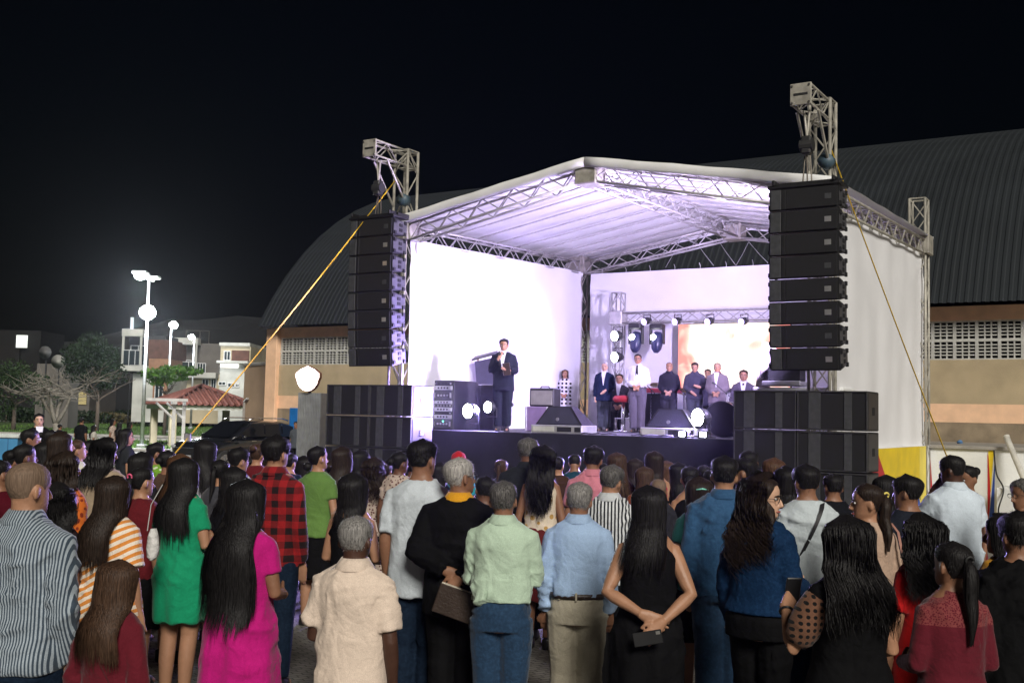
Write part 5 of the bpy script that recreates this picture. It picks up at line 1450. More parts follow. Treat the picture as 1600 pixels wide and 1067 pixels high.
# subwoofers
def sub(a, b, z, w, h, dp, label, group):
    t = stage_thing('subwoofer', label, 'loudspeaker', a, b, z, group)
    mb = MB(); mb.cbox(-w / 2 + .004, w / 2 - .004, .02, dp, .004, h - .004, .012); cb = mb.build('cabinet', BOXM, t)
    f = .022
    mb = MB(); mb.cbox(-w / 2 + .004, w / 2 - .004, 0, .05, h - f - .004, h - .004, .005); mb.cbox(-w / 2 + .004, w / 2 - .004, 0, .05, .004, f, .005); mb.cbox(-w / 2 + .004, -w / 2 + f, .001, .05, f, h - f - .004, .005); mb.cbox(w / 2 - f, w / 2 - .004, .001, .05, f, h - f - .004, .005); mb.build('front_frame', LEGM, t)
    for x0_, x1_, m_, yy in ((.0, .15, GRILM, .015), (.15, .335, GRIL2, .006), (.335, .68, GRILM, .018), (.68, .80, GRIL2, .006), (.80, 1.0, GRILM, .015)):
        iw = w - 2 * f; mb = MB(); mb.cbox(-w / 2 + f + iw * x0_ + .002, -w / 2 + f + iw * x1_ - .002, yy, .035, f + .003, h - f - .007, .003); mb.build('grille' if m_ is GRILM else 'horn_panel', m_, t)
    for sx in (-1, 1):
        mb = MB(); mb.cbox(sx * (w / 2 - .006) - .005, sx * (w / 2 - .006) + .005, .06, dp - .03, .03, h - .03, .003); mb.build('side_panel', SIDEB, t)  # added panel, a little lighter than the cabinet to look stage-lit
        mb = MB(); mb.cbox(sx * (w / 2 - .002) - .006, sx * (w / 2 - .002) + .006, dp * .42, dp * .62, h * .4, h * .6, .004); mb.build('handle', GRILM, t)
    return t
rown = ['top', 'second', 'third', 'bottom']
for side, (ul, um, ur, vt, lab) in enumerate(((509, 576, 643, 600, 'left'), (1145, 1244, 1356, 609, 'right'))):
    b_s = -1.25 if side == 0 else -1.35
    a0_, a1_, a2_ = (on_b(u, 640, b_s)[0] for u in (ul, um, ur))
    zt = on_b(um, vt, b_s)[1]; rowh = .535; zbase = zt - 4 * rowh
    cols = ((a0_, a1_, 'left'), (a1_, a2_, 'right'))
    pl = stage_thing('speaker_riser', 'low black riser under the %s subwoofer stack' % lab, 'riser', (a0_ + a2_) / 2, b_s, 0, 'risers under the subwoofer stacks')
    mb = MB(); mb.cbox((a0_ - a2_) / 2, (a2_ - a0_) / 2, .05, .75, max(.06, zbase - .03), zbase, .01); mb.build('top_board', DECKM, pl)
    for sx in (-1, 0, 1):
        for yy in (.12, .66): mb = MB(); mb.cbox(sx * (a2_ - a0_) * .46 - .05, sx * (a2_ - a0_) * .46 + .05, yy - .05, yy + .05, 0, max(.05, zbase - .031), .01); mb.build('leg', DECKM, pl)
    for x0_, x1_, cn in cols:
        for r_ in range(4):
            sub((x0_ + x1_) / 2, b_s, zt - (r_ + 1) * rowh, (x1_ - x0_) - .008, rowh - .006, .62, '%s black subwoofer in the %s column of the stack %s of the stage' % (rown[r_], cn, lab), 'subwoofer stacks beside the stage')
# grey corrugated totem with a lit emblem
tp = gpt(488, 25.0); tot = thing('lit_totem', 'grey corrugated totem with a glowing white shield-shaped sign on top', 'sign', tp, -.15)
zt = at_depth(488, 614, 25).z; wv = .27
prof = [];  
for i in range(14): prof += [(-wv + 2 * wv * i / 14, -.22), (-wv + 2 * wv * (i + .5) / 14, -.22), (-wv + 2 * wv * (i + .55) / 14, -.195), (-wv + 2 * wv * (i + .95) / 14, -.195)]
prof += [(wv, -.22), (wv, .2), (-wv, .2)]
mb = MB(); mb.loft([[Vector((x, y, z)) for x, y in prof] for z in (0, zt)]); mb.build('corrugated_body', mat('zinc_sheet', (.30, .31, .31), .5, .3, var=(5, .2)), tot)
mb = MB(); zc = at_depth(485, 592, 25).z; s_ = .30
out = [(0, 1), (.28, .86), (.56, .74), (.74, .6), (.96, .42), (.97, .1), (.86, -.16), (.8, -.42), (.58, -.74), (.32, -.94), (0, -1), (-.32, -.94), (-.58, -.74), (-.8, -.42), (-.86, -.16), (-.97, .1), (-.96, .42), (-.74, .6), (-.56, .74), (-.28, .86)]
mb.poly([(x * s_ - .04, zc + z * s_) for x, z in out], -.30, -.14); mb.build('sign_box', mat('sign_rim', (.35, .16, .10), .5), tot)
mb = MB(); mb.poly([(x * s_ * .94 - .04, zc + z * s_ * .94) for x, z in out], -.304, -.3005); mb.build('lit_face', emit_mat('sign_light', (1, .97, .95), 6.0), tot)
mb = MB(); mb.bar((-.04, -.05, zt - .05), (-.04, -.2, zc - s_ * .7), .04); mb.build('bracket', GRY, tot)

# yellow ratchet straps
YEL = mat('strap_yellow', (.75, .48, .015), .6)
def strap(label, p, q, w=.05):
    p, q = Vector(p), Vector(q); d = q - p; n_ = d.cross(Vector((0, 1, 0))).normalized(); mb = MB()
    pts = [d * t + Vector((0, 0, -.25 * t * (1 - t))) for t in np.linspace(0, 1, 12)]
    mb.tube(pts, [(.004, w / 2)] * 12, 6, flat=(0, 1, 0)); o = thing('ratchet_strap', label, 'strap', p, 0, 'yellow ratchet straps bracing the towers'); mb.build('webbing', YEL, o, True)
    mb = MB(); c = d * .93; mb.cbox(-.05, .05, -.03, .03, -.06, .06, .01, Matrix.Translation(c)); mb.build('ratchet', METAL, o)
pL = S(-.1, -.16, on_b(614, 281, -.16)[1])
strap('yellow ratchet strap slanting from the left tower down towards the pergola', pL, gp(256, 735) if False else at_depth(262, 722, 15.6), .075)
strap('yellow ratchet strap from the right tower down to the paving at right', S(W + .1, .1, on_b(1299, 235, .1)[1]), gp(1553, 900), .05)

# ------------------------------------------------------------------ stage equipment
CASEW = mat('flightcase_silver', (.55, .55, .56), .4, .5); CASEB = mat('flightcase_black', (.02, .02, .022), .5); RACKF = mat('amp_face', (.05, .05, .055), .45); GREYC = mat('amp_cloth', (.22, .21, .20), .9, bump=(150, .4)); WOODW = mat('pale_wood', (.45, .33, .22), .6)
def spos(u, v, b): return on_b(u, v, b)
def ab_(u, b): return on_b(u, 640, b)[0]
# amplifier racks
def rack(label, u0, u1, vtop, b, faces):
    a0_, a1_ = ab_(u0, b), ab_(u1, b); zt = on_b(u0, vtop, b)[1]; w = a1_ - a0_; h = zt - DECK
    t = stage_thing('amplifier_rack', label, 'rack', a0_ + w / 2, b, DECK, 'amplifier racks on the stage'); mb = MB(); mb.cbox(-w / 2, w / 2, .03, .5, .0, h, .012); mb.build('case', CASEB, t)
    n = len(faces); z = h - .03
    for i, f in enumerate(faces):
        hh = (h - .05) * f[1]; mb = MB(); mb.cbox(-w / 2 + .03, w / 2 - .03, .0, .05, z - hh + .006, z - .004, .004); fo = mb.build('unit', f[0], t)
        for sx in (-1, 1): mb = MB(); mb.cbox(sx * w * .40 - .012, sx * w * .40 + .012, -.03, .0, z - hh * .75, z - hh * .25, .004); mb.build('handle', METAL, fo)
        for q in range(4): mb = MB(); mb.disc((-w * .22 + q * w * .15, .002, z - hh * .5), min(.018, hh * .2), (0, -1, 0), .018, 8); mb.build('knob', METAL if f[0] is RACKF else CASEB, fo)
        z -= hh
    return t
led = rack('tall amplifier rack with silver and black units at stage left', 676, 707, 594, .5, [(CASEB, .08), (CASEW, .10), (RACKF, .22), (CASEW, .08), (RACKF, .06), (CASEW, .10), (CASEB, .06), (CASEW, .10), (RACKF, .20)])
rack('narrow amplifier rack with red lit unit beside the tall rack', 709, 723, 595, .9, [(RACKF, .2), (RACKF, .25), (CASEW, .12), (RACKF, .38)])
mb = MB(); a_, z_ = on_b(690, 658, .45); mb.disc((a_ - ab_(676, .5) - (ab_(707, .5) - ab_(676, .5)) / 2, -.006, z_ - DECK), .014, (0, -1, 0), .006, 8); mb.build('green_led', emit_mat('led_green', (.1, 1, .5), 8), led)
# tall black side-fill speakers
for u0, u1, vt, b, lb in ((725, 745, 601, 1.4, 'black upright speaker behind the floor flood light'), (749, 772, 601, 1.3, 'black upright speaker partly behind the man with the microphone')):
    a0_, a1_ = ab_(u0, b), ab_(u1, b); w = a1_ - a0_; h = on_b(u0, vt, b)[1] - DECK
    t = stage_thing('side_fill_speaker', lb, 'loudspeaker', a0_ + w / 2, b, DECK, 'upright speakers at stage left'); mb = MB(); mb.cbox(-w / 2, w / 2, .02, .4, 0, h, .012); mb.build('cabinet', BOXM, t); mb = MB(); mb.cbox(-w / 2 + .02, w / 2 - .02, .0, .03, .03, h - .03, .005); mb.build('grille', GRILM, t)
# guitar amplifier on a case
a0_, a1_ = ab_(826, 2.2), ab_(864, 2.2); w = a1_ - a0_; zt, zm = on_b(840, 606, 2.2)[1], on_b(840, 635, 2.2)[1]
t = stage_thing('guitar_amplifier', 'black guitar amplifier with grey cloth front standing on a case', 'amplifier', (a0_ + a1_) / 2, 2.2, zm); mb = MB(); mb.cbox(-w / 2, w / 2, .02, .3, 0, zt - zm, .015); mb.build('cabinet', CASEB, t); mb = MB(); mb.cbox(-w / 2 + .04, w / 2 - .03, .0, .03, .03, (zt - zm) * .85, .006); mb.build('speaker_cloth', GREYC, t); mb = MB(); mb.tube([(-.1, .15, zt - zm), (-.08, .15, zt - zm + .03), (.08, .15, zt - zm + .03), (.1, .15, zt - zm)], .012, 6); mb.build('handle', BLK, t)
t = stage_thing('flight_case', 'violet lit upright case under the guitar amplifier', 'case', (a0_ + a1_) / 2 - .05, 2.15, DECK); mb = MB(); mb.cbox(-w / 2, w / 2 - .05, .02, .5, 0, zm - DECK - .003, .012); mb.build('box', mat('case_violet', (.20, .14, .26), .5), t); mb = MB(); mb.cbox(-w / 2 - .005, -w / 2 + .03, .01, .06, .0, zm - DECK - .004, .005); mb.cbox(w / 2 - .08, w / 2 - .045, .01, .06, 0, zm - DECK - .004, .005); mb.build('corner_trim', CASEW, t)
# music stand / lectern with dark drape
a_, z_ = on_b(756, 556, 2.0); t = stage_thing('lectern', 'slanted lectern draped in dark cloth behind the man with the microphone', 'lectern', a_, 2.0, DECK, None, .25)
mb = MB(); Mx = Matrix.Translation((0, 0, z_ - DECK)) @ Matrix.Rotation(R(-14), 4, 'Y') @ Matrix.Rotation(R(18), 4, 'X'); mb.cbox(-.22, .26, -.13, .13, -.012, .012, .004, Mx); mb.build('top_board', CASEB, t)
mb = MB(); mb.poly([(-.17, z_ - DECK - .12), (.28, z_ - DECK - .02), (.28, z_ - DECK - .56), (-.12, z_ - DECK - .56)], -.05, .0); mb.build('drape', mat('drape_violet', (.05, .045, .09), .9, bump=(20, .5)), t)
mb = MB(); mb.bar((-.13, .04, 0), (-.13, .04, z_ - DECK - .02), .022); mb.bar((.22, .04, 0), (.22, .04, z_ - DECK + .02), .022); mb.bar((-.13, .03, z_ - DECK - .62), (.0, -.02, z_ - DECK - .95), .03); mb.build('frame', WOODW, t)
# floor monitors on silver cases
def wedge(label, u0, u1, vt, vb, b, cl):
    a0_, a1_ = ab_(u0, b), ab_(u1, b); w = a1_ - a0_; hb = .14
    t = stage_thing('floor_monitor', label, 'floor monitor', (a0_ + a1_) / 2, b, DECK + hb + .002, 'wedge monitors at the stage edge', .0)
    h = on_b(u0, vt, b)[1] - DECK - hb
    mb = MB(); q = [(-w / 2 + .08, 0, 0), (w / 2, 0, 0), (w / 2, .42, 0), (-w / 2 + .08, .42, 0), (-w * .15, 0.02, h), (w * .30, .02, h), (w * .30, .2, h), (-w * .15, .2, h)]
    q = [(-w / 2 + .05, 0, 0), (w / 2 - .02, 0, 0), (w / 2 - .02, .45, 0), (-w / 2 + .05, .45, 0), (-w * .22, .06, h), (w * .22, .06, h), (w * .22, .25, h), (-w * .22, .25, h)]
    mb.add(q, [(3, 2, 1, 0), (4, 5, 6, 7), (0, 1, 5, 4), (1, 2, 6, 5), (2, 3, 7, 6), (3, 0, 4, 7)]); mb.build('cabinet', BOXM, t)
    mb = MB(); v4 = [Vector(q[0]), Vector(q[1]), Vector(q[5]), Vector(q[4])]; c = sum(v4, Vector()) / 4; v4 = [c + (p - c) * .88 + Vector((0, -.012, 0)) for p in v4]; mb.add(v4, [(0, 1, 2, 3)]); mb.build('grille', mat('monitor_grille', (.03, .03, .05), .8, bump=(160, .4)), t)
    mb = MB(); v4 = [Vector(q[3]), Vector(q[0]), Vector(q[4]), Vector(q[7])]; c = sum(v4, Vector()) / 4; v4 = [c + (p - c) * .8 + Vector((-.01, 0, .006)) for p in v4]; mb.add(v4, [(0, 1, 2, 3)]); po = mb.build('side_panel', CASEW, t)
    mb = MB(); v4 = [c + (p - c) * .5 + Vector((-.008, 0, .006)) for p in v4]; mb.add(v4, [(0, 1, 2, 3)]); mb.build('handle_recess', BLK, po)
    mb = MB(); mb.disc(Vector((0, -.01, h * .3)), .03, (0, -1, .2), .01, 10); mb.build('badge', BADGE, t)
    cs = stage_thing('flight_case', cl, 'case', (a0_ + a1_) / 2, b - .06, DECK, 'flat cases under the floor monitors'); mb = MB(); mb.cbox(-w / 2, w / 2, 0, .55, 0, hb, .008); mb.build('case_body', CASEW, cs)
    for x0_, x1_ in ((.02, .30), (.36, .48)): mb = MB(); mb.cbox(w * x0_, w * x1_, -.006, .01, .03, hb - .03, .002); mb.build('case_panel', CASEB, cs)
    mb = MB(); mb.cbox(-w * .46, -w * .04, -.006, .01, .03, hb - .03, .002); mb.build('case_panel', mat('case_panel_white', (.6, .6, .55), .6), cs)
wedge('violet lit wedge monitor at the front edge beside the guitar amplifier', 833, 912, 634, 668, .25, 'flat silver case under the wedge near the guitar amplifier')
wedge('blue lit wedge monitor at the front edge in front of the standing men', 1003, 1088, 638, 680, .25, 'flat pale case under the wedge before the standing men')
# lit fixtures --------------------------------------------------------
def spot_light(parent, loc, target, energy, colr, size=R(70), blend=.6, soft=.08):
    ld = bpy.data.lights.new('beam', 'SPOT'); ld.energy = energy; ld.color = colr; ld.spot_size = size; ld.spot_blend = blend; ld.shadow_soft_size = soft
    o = bpy.data.objects.new('beam', ld); col.objects.link(o); o.parent = parent
    o.location = loc; o.rotation_euler = (Vector(target) - Vector(loc)).to_track_quat('-Z', 'Y').to_euler(); return o
def par(label, pos, tgt, r_, em, energy, colr, group, size=R(95), stand=None, name='par_can', length=.22):
    """stage lamp: can, yoke, bright lens; pos, tgt in stage coordinates (a, b, z)"""
    t = stage_thing(name, label, 'stage light', 0, 0, 0, group); p, q = Vector(pos), Vector(tgt); d = (q - p).normalized()
    mb = MB(); mb.tube([p - d * length, p - d * length * .6, p], [r_ * .6, r_ * 1.0, r_ * 1.06], 16, True); mb.build('can', CASEB, t, True)
    mb = MB(); mb.tube([p + d * .001, p + d * .012], [r_ * .96, r_ * .80], 18); mb.build('lens', em, t, True)
    sd = d.cross(Vector((0, 0, 1))).normalized(); mb = MB(); c = p - d * length * .5; up = stand if stand is not None else 1
    mb.tube([c + sd * r_ * 1.15, c + sd * r_ * 1.2 + Vector((0, 0, up * r_ * 1.7)), c - sd * r_ * 1.2 + Vector((0, 0, up * r_ * 1.7)), c - sd * r_ * 1.15], .012, 6); mb.build('yoke', CASEB, t)
    if energy: spot_light(t, p + d * .05, q, energy, colr, size)
    return t
LW = emit_mat('lens_white', (.93, .95, 1.0), 90.0); LV = emit_mat('lens_violet', (.62, .52, 1.0), 3.0); LWb = emit_mat('lens_blue_white', (.80, .82, 1.0), 30.0); LWs = emit_mat('lens_soft', (.95, .95, 1.0), 40)
VIO = (.45, .30, 1.0); WHT = (.90, .90, 1.0); COOL = (.45, .34, 1.0)
# floor floods facing the crowd
for u, v, b, rad, e, lb in ((731, 642, .3, .13, 2800, 'round floor flood light glowing beside the amplifier rack'), (762, 636, .55, .10, 2000, 'floor flood light with tall glare just left of the preaching man'), (788, 632, 1.6, .06, 60, 'small bright lamp seen between the legs of the preaching man'), (1090, 652, .3, .14, 3200, 'brightest floor flood light right of the second wedge monitor')):
    a_, z_ = on_b(u, v, b); par(lb, (a_, b, max(z_, DECK + rad * 1.3)), (a_ - 3.0 if u < 1000 else a_ - 6.5, b - 14, 2.0), rad, LW, e, COOL, 'floor flood lights along the stage edge', R(140), -1, 'floor_flood_light')
for u, v, lb in ((1064, 679, 'small square floor lamp left, below the brightest flood'), (1097, 679, 'small square floor lamp right, below the brightest flood')):
    a_, z_ = on_b(u, v, -.02); t = stage_thing('footlight', lb, 'stage light', a_, .02, DECK, 'small footlights at the stage edge'); mb = MB(); mb.cbox(-.09, .09, .0, .12, 0, .11, .01); mb.build('housing', CASEB, t); mb = MB(); mb.cbox(-.045, .045, -.006, .0, .02, .09, .001); mb.build('lens', LWs, t)
# lighting truss in front of the back cloth
BT = 5.9
grid = stage_thing('lighting_truss', 'goalpost lighting truss standing in front of the back cloth', 'truss', 0, 0)
at0 = on_b(966, 500, BT)[0]; ztb = on_b(1080, 494, BT)[1]; ztt = on_b(966, 458, BT)[1]
truss(grid, 'upright', (at0, BT, DECK), (at0, BT, ztt), .22, .22, .018, .3, (0, 1, 0)); truss(grid, 'upright', (W - .6, BT, DECK), (W - .6, BT, ztb + .3), .22, .22, .018, .3, (0, 1, 0))
truss(grid, 'cross_beam', (at0 + .13, BT, ztb), (W - .72, BT, ztb), .22, .22, .018, .3)
mb = MB(); mb.cbox(at0 - .16, at0 + .16, BT - .16, BT + .16, ztb - .15, ztb + .15, .02); mb.build('sleeve_block', ALU, grid)
for i, (u, lb) in enumerate(((1006, 'first violet par lamp from the left on the lighting truss'), (1054, 'second violet par lamp from the left on the lighting truss'), (1105, 'third violet par lamp on the truss, over the screen'), (1158, 'fourth violet par lamp on the truss, over the screen'))):
    a_, z_ = on_b(u, 503, BT - .2); par(lb, (a_, BT - .2, z_), (a_ - 3.4, -6, .5), .078, LV, 70, VIO, 'par lamps on the lighting truss', R(80), 1)
for i, (v, lb) in enumerate(((525, 'upper blinder lamp on the lighting truss upright'), (558, 'lower blinder lamp on the lighting truss upright'))):
    a_, z_ = on_b(960, v, BT - .2); par(lb, (a_, BT - .2, z_), (a_ - 5, -8, 2.2), .115, LWb, 120, COOL, 'blinder lamps on the upright', R(130), 1)
# two moving heads hanging from the truss
MHB = mat('moving_head_blue', (.03, .035, .09), .35)
for u, lb in ((995, 'left hanging moving head light with blue glow'), (1028, 'right hanging moving head light with blue glow')):
    a_, z_ = on_b(u, 508, BT - .05); t = stage_thing('moving_head', lb, 'stage light', a_, BT - .08, z_, 'moving head lights under the truss')
    mb = MB(); mb.cbox(-.15, .15, -.11, .11, -.10, .02, .025); mb.build('base', CASEB, t)
    mb = MB(); mb.cbox(-.17, -.13, -.05, .05, -.42, -.06, .012); mb.build('yoke_arm', CASEB, t); mb = MB(); mb.cbox(.13, .17, -.05, .05, -.42, -.06, .012); mb.build('yoke_arm', CASEB, t)
    mb = MB(); mb.tube([(0, .05, -.16), (0, .03, -.24), (0, -.01, -.40), (0, -.04, -.52), (0, -.06, -.60)], [.08, .125, .13, .11, .05], 14); hd = mb.build('head', MHB, t, True)
    mb = MB(); mb.tube([(-.04, -.09, -.27), (-.05, -.135, -.28)], [.058, .055], 14); mb.build('lens', LWs, hd)
    mb = MB(); mb.bar((-.05, 0, .02), (-.05, 0, .12), .015); mb.bar((.05, 0, .02), (.05, 0, .12), .015); mb.build('clamp', ALU, t)
# wash lamps on the front towers, aimed into the stage
a_, z_ = on_b(636, 556, .3)
par('black wash lamp on the left tower pointing into the stage', (a_ + .05, .35, z_), (W * .7, 4.5, 4.5), .10, LWs, 90, WHT, 'wash lamps on the front towers', R(120), 1)
par('wash lamp on the right tower lighting the left cloth', (W - .25, .35, 3.6), (.2, 3.0, 3.6), .10, LWs, 1900, (.62, .50, 1.0), 'wash lamps on the front towers', R(125), 1)
par('wash lamp on the right tower lighting the canvas roof', (W - .3, .5, 4.3), (W * .30, 2.6, 6.4), .10, LWs, 2100, (.78, .66, 1.0), 'wash lamps on the front towers', R(120), 1)
# LED screen
a0_, z1_ = on_b(1060, 507, 6.3); a1_ = min(on_b(1215, 507, 6.3)[0] + .25, W - .35); z0_ = on_b(1060, 606, 6.3)[1]
m_, nt, b_ = node_mat('led_screen'); nt.nodes.remove(b_); e = mk(nt, 'ShaderNodeEmission'); tcn = mk(nt, 'ShaderNodeTexCoord')
nz = mk(nt, 'ShaderNodeTexNoise'); nz.inputs['Scale'].default_value = 1.3; nz.inputs['Detail'].default_value = 2; nz.inputs['Distortion'].default_value = 1.2; nt.links.new(tcn.outputs['Object'], nz.inputs['Vector'])
rmp = mk(nt, 'ShaderNodeValToRGB'); cr = rmp.color_ramp; cr.elements[0].position = .28; cr.elements[0].color = (.95, .30, .26, 1); cr.elements[1].position = .46; cr.elements[1].color = (1, .85, .80, 1); x = cr.elements.new(.38); x.color = (1, .60, .50, 1)
sp = mk(nt, 'ShaderNodeSeparateXYZ'); nt.links.new(tcn.outputs['Object'], sp.inputs[0])
ed = mk(nt, 'ShaderNodeMath', operation='ABSOLUTE'); nt.links.new(sp.outputs[0], ed.inputs[0])
em_ = mk(nt, 'ShaderNodeMapRange'); em_.inputs[1].default_value = (a1_ - a0_) * .28; em_.inputs[2].default_value = (a1_ - a0_) * .5; em_.inputs[3].default_value = .10; em_.inputs[4].default_value = -.32; nt.links.new(ed.outputs[0], em_.inputs[0])
ad = mk(nt, 'ShaderNodeMath', operation='ADD'); nt.links.new(nz.outputs['Fac'], ad.inputs[0]); nt.links.new(em_.outputs[0], ad.inputs[1]); nt.links.new(ad.outputs[0], rmp.inputs[0]); nt.links.new(rmp.outputs[0], e.inputs[0]); e.inputs[1].default_value = 1.5; nt.links.new(e.outputs[0], nt.nodes['Material Output'].inputs[0])
scr = stage_thing('led_screen', 'bright white and pink video screen behind the standing men', 'screen', (a0_ + a1_) / 2, 6.3, z0_); ww, hh = a1_ - a0_, z1_ - z0_
NXp, NYp = 6, 3
for i in range(NXp):
    for j in range(NYp):
        mb = MB(); mb.box(-ww / 2 + ww * i / NXp + .002, -ww / 2 + ww * (i + 1) / NXp - .002, 0, .06, hh * j / NYp + .002, hh * (j + 1) / NYp - .002); mb.build('panel', m_, scr)
mb = MB(); mb.box(-ww / 2 - .02, ww / 2 + .02, .07, .12, -.02, hh + .02); mb.build('back_frame', CASEB, scr)
for sx in (-1, 1): mb = MB(); mb.bar((sx * ww * .4, .2, DECK - z0_), (sx * ww * .4, .1, hh), .03); mb.build('support_leg', ALU, scr)
# bar stool with red seat, keyboard stand, drum, right-hand table
a_, z_ = on_b(974, 628, 4.4); t = stage_thing('bar_stool', 'white-legged bar stool with red padded seat between two men', 'stool', a_, 4.4, DECK)
mb = MB(); mb.cbox(-.18, .18, -.17, .17, .60, .74, .05); mb.build('seat', mat('seat_red', (.35, .02, .03), .5), t, True); mb = MB(); mb.tube([(0, 0, 0.03), (0, 0, .6)], [.05, .035], 10); mb.build('column', CHROME, t, True); mb = MB(); mb.tube([(0, 0, 0), (0, 0, .03)], [.22, .18], 18); mb.build('foot', CHROME, t, True); mb = MB(); mb.bar((-.16, 0, .27), (.16, 0, .27), .015); mb.build('footrest', CHROME, t)
a_, z_ = on_b(1027, 612, 5.3); t = stage_thing('keyboard', 'red keyboard on a black cloth stand behind the white-shirted man', 'keyboard', a_, 5.3, DECK); mb = MB(); mb.cbox(-.5, .5, -.15, .15, .82, .92, .02); kb = mb.build('case', mat('keyboard_red', (.40, .03, .05), .35), t); 
for i in range(18): mb = MB(); mb.cbox(-.44 + i * .049, -.40 + i * .049, -.14, .02, .921, .935, .002); mb.build('key', WHITEW, kb)
mb = MB(); mb.cbox(-.42, .42, -.1, .1, 0, .81, .02); mb.build('cloth_stand', SKIRT, t)
a_, z_ = on_b(1127, 650, 1.4); t = stage_thing('bass_drum_case', 'round black drum case at the right of the stage', 'drum', a_, 1.4, DECK); mb = MB(); mb.tube([(0, 0, .30), (0, .02, .30), (0, .35, .30), (0, .37, .30)], [.27, .30, .30, .27], 24); mb.build('shell', CASEB, t, True); mb = MB(); mb.tube([(0, -.012, .30), (0, .018, .30)], [.305, .305], 24, False); mb.build('hoop', CHROME, t, True)
a_, z_ = on_b(1200, 606, .9); t = stage_thing('side_table', 'side table with white top behind the right subwoofers', 'table', a_ + .5, .9, DECK); zt = z_ - DECK; mb = MB(); mb.cbox(-.65, .75, -.3, .4, zt - .05, zt, .01); mb.build('top', WHITEW, t)
for sx in (-.6, .7):
    for yy in (-.25, .35): mb = MB(); mb.bar((sx, yy, 0), (sx, yy, zt - .05), .025); mb.build('leg', ALU, t)
a_, z_ = on_b(1190, 606, .9); t = stage_thing('cardboard_sign', 'tall grey cardboard panel with scribbled marks leaning at the right array', 'board', a_, .9, z_); mb = MB(); Mx = Matrix.Rotation(R(9), 4, 'Y'); mb.cbox(-.10, .13, -.015, .015, 0, .72, .004, Mx); bo = mb.build('panel', mat('card_grey', (.30, .26, .26), .9), t)
for i in range(7): mb = MB(); x = -.05 + .025 * i; mb.tube([Mx @ Vector((x - .01, -.018, .12 + .02 * (i % 3))), Mx @ Vector((x + .012, -.018, .20)), Mx @ Vector((x - .006, -.018, .27 + .015 * (i % 2)))], .004, 5); mb.build('mark', BLK, bo)
a_, z_ = on_b(1228, 585, .8); t = stage_thing('mixing_case', 'open case with dark screen behind the right subwoofers', 'case', a_, .8, z_ - .2); mb = MB(); mb.cbox(-.25, .25, -.1, .2, .1, .38, .01); mb.build('lid', CASEB, t); mb = MB(); mb.cbox(-.30, .30, -.25, .2, .02, .09, .01); mb.build('base', CASEW, t)
# microphone stands, cymbals and a music stand among the musicians
def mic_stand(u, v, b, label):
    a_, z_ = on_b(u, v, b); h = z_ - DECK; t = stage_thing('microphone_stand', label, 'microphone stand', a_, b, DECK, 'microphone stands on the stage')
    for k in range(3): mb = MB(); q = k * 2.094 + .4; mb.bar((0, 0, .10), (.26 * math.cos(q), .26 * math.sin(q), .01), .010); mb.build('leg', CASEB, t)
    mb = MB(); mb.bar((0, 0, .08), (0, 0, h * .8), .011); mb.build('pole', CHROME, t); mb = MB(); mb.bar((.08, .02, h * .72), (-.22, -.06, h), .009); bo = mb.build('boom', CASEB, t); mb = MB(); mb.tube([(-.21, -.058, h - .01), (-.27, -.08, h + .03)], [.014, .022], 8); mb.build('microphone', CASEB, bo)
mic_stand(1018, 592, 4.9, 'microphone stand between the white shirt and the black shirt'); mic_stand(1068, 597, 4.8, 'microphone stand left of the man holding a paper'); mic_stand(1137, 600, 3.4, 'microphone stand right of the grey blazer')
def cymbal(u, v, b, label):
    a_, z_ = on_b(u, v, b); t = stage_thing('cymbal', label, 'cymbal', a_, b, DECK, 'cymbals on the stage'); h = z_ - DECK
    mb = MB(); mb.tube([(0, 0, h - .012), (0, .004, h), (0, .006, h + .014)], [.21, .20, .03], 20); mb.build('plate', mat('brass', (.5, .36, .12), .3, .9), t, True); mb = MB(); mb.bar((0, 0, .02), (0, 0, h + .03), .010); mb.build('stand', CHROME, t)
    for k in range(3): mb = MB(); q = k * 2.094; mb.bar((0, 0, .2), (.22 * math.cos(q), .22 * math.sin(q), .01), .010); mb.build('leg', CHROME, t)
cymbal(1030, 602, 5.7, 'brass cymbal behind the red keyboard'); cymbal(1070, 612, 5.5, 'brass cymbal in front of the video screen')
# cables along the stage edge
for i, (u0, u1) in enumerate(((985, 1050), (1050, 1115), (905, 960))):
    pts = [S(on_b(u, 678, .05)[0], .08 + .06 * math.sin(k * 2.1 + i), DECK + .015 + .01 * (k % 2)) for k, u in enumerate(np.linspace(u0, u1, 7))]
    cable('stage_cable', ('black cable curling along the stage edge before the standing men', 'black cable along the stage edge below the brightest flood', 'black cable along the stage edge beside the first wedge')[i], pts, .012, BLK)
# ------------------------------------------------------------------ the crowd
C = srgb
NAVY = (.008, .010, .022); BLACK = (.0045, .0045, .005); JEAN = cloth('denim_trousers', C('#1d3650'), 'denim', C('#284563')); JEAND = cloth('denim_dark', C('#131f2f'), 'denim', C('#1a293b'))
CHINO = C('#8f8674'); MAROON = C('#5e0f1f')
STRIPE1 = cloth('fine_grey_stripe', C('#3d4a57'), 'vstripe', C('#a0abb4'), 1.35)
STRIPE2 = cloth('orange_white_stripe', C('#d98a3e'), 'dstripe', C('#e8dccb'), 1.0)
PLAID = cloth('red_black_plaid', C('#8f1418'), 'plaid', C('#1c0a0c'), 1.0)
STRIPE3 = cloth('black_white_stripe', C('#d5d8da'), 'vstripe', C('#23262b'), .62)
TEESTR = cloth('white_black_tee', C('#cfd0d4'), 'hstripe', C('#1b1b22'), 1.3)
FLOR = cloth('orange_floral', C('#c3621f'), 'floral', C('#7a2a12'), 1.0); FLOR2 = cloth('pale_floral', C('#b9a79a'), 'floral', C('#5d3d3a'), 1.1); FLOR3 = cloth('gold_cream', C('#d8c9b4'), 'floral', C('#b48f52'), .6)
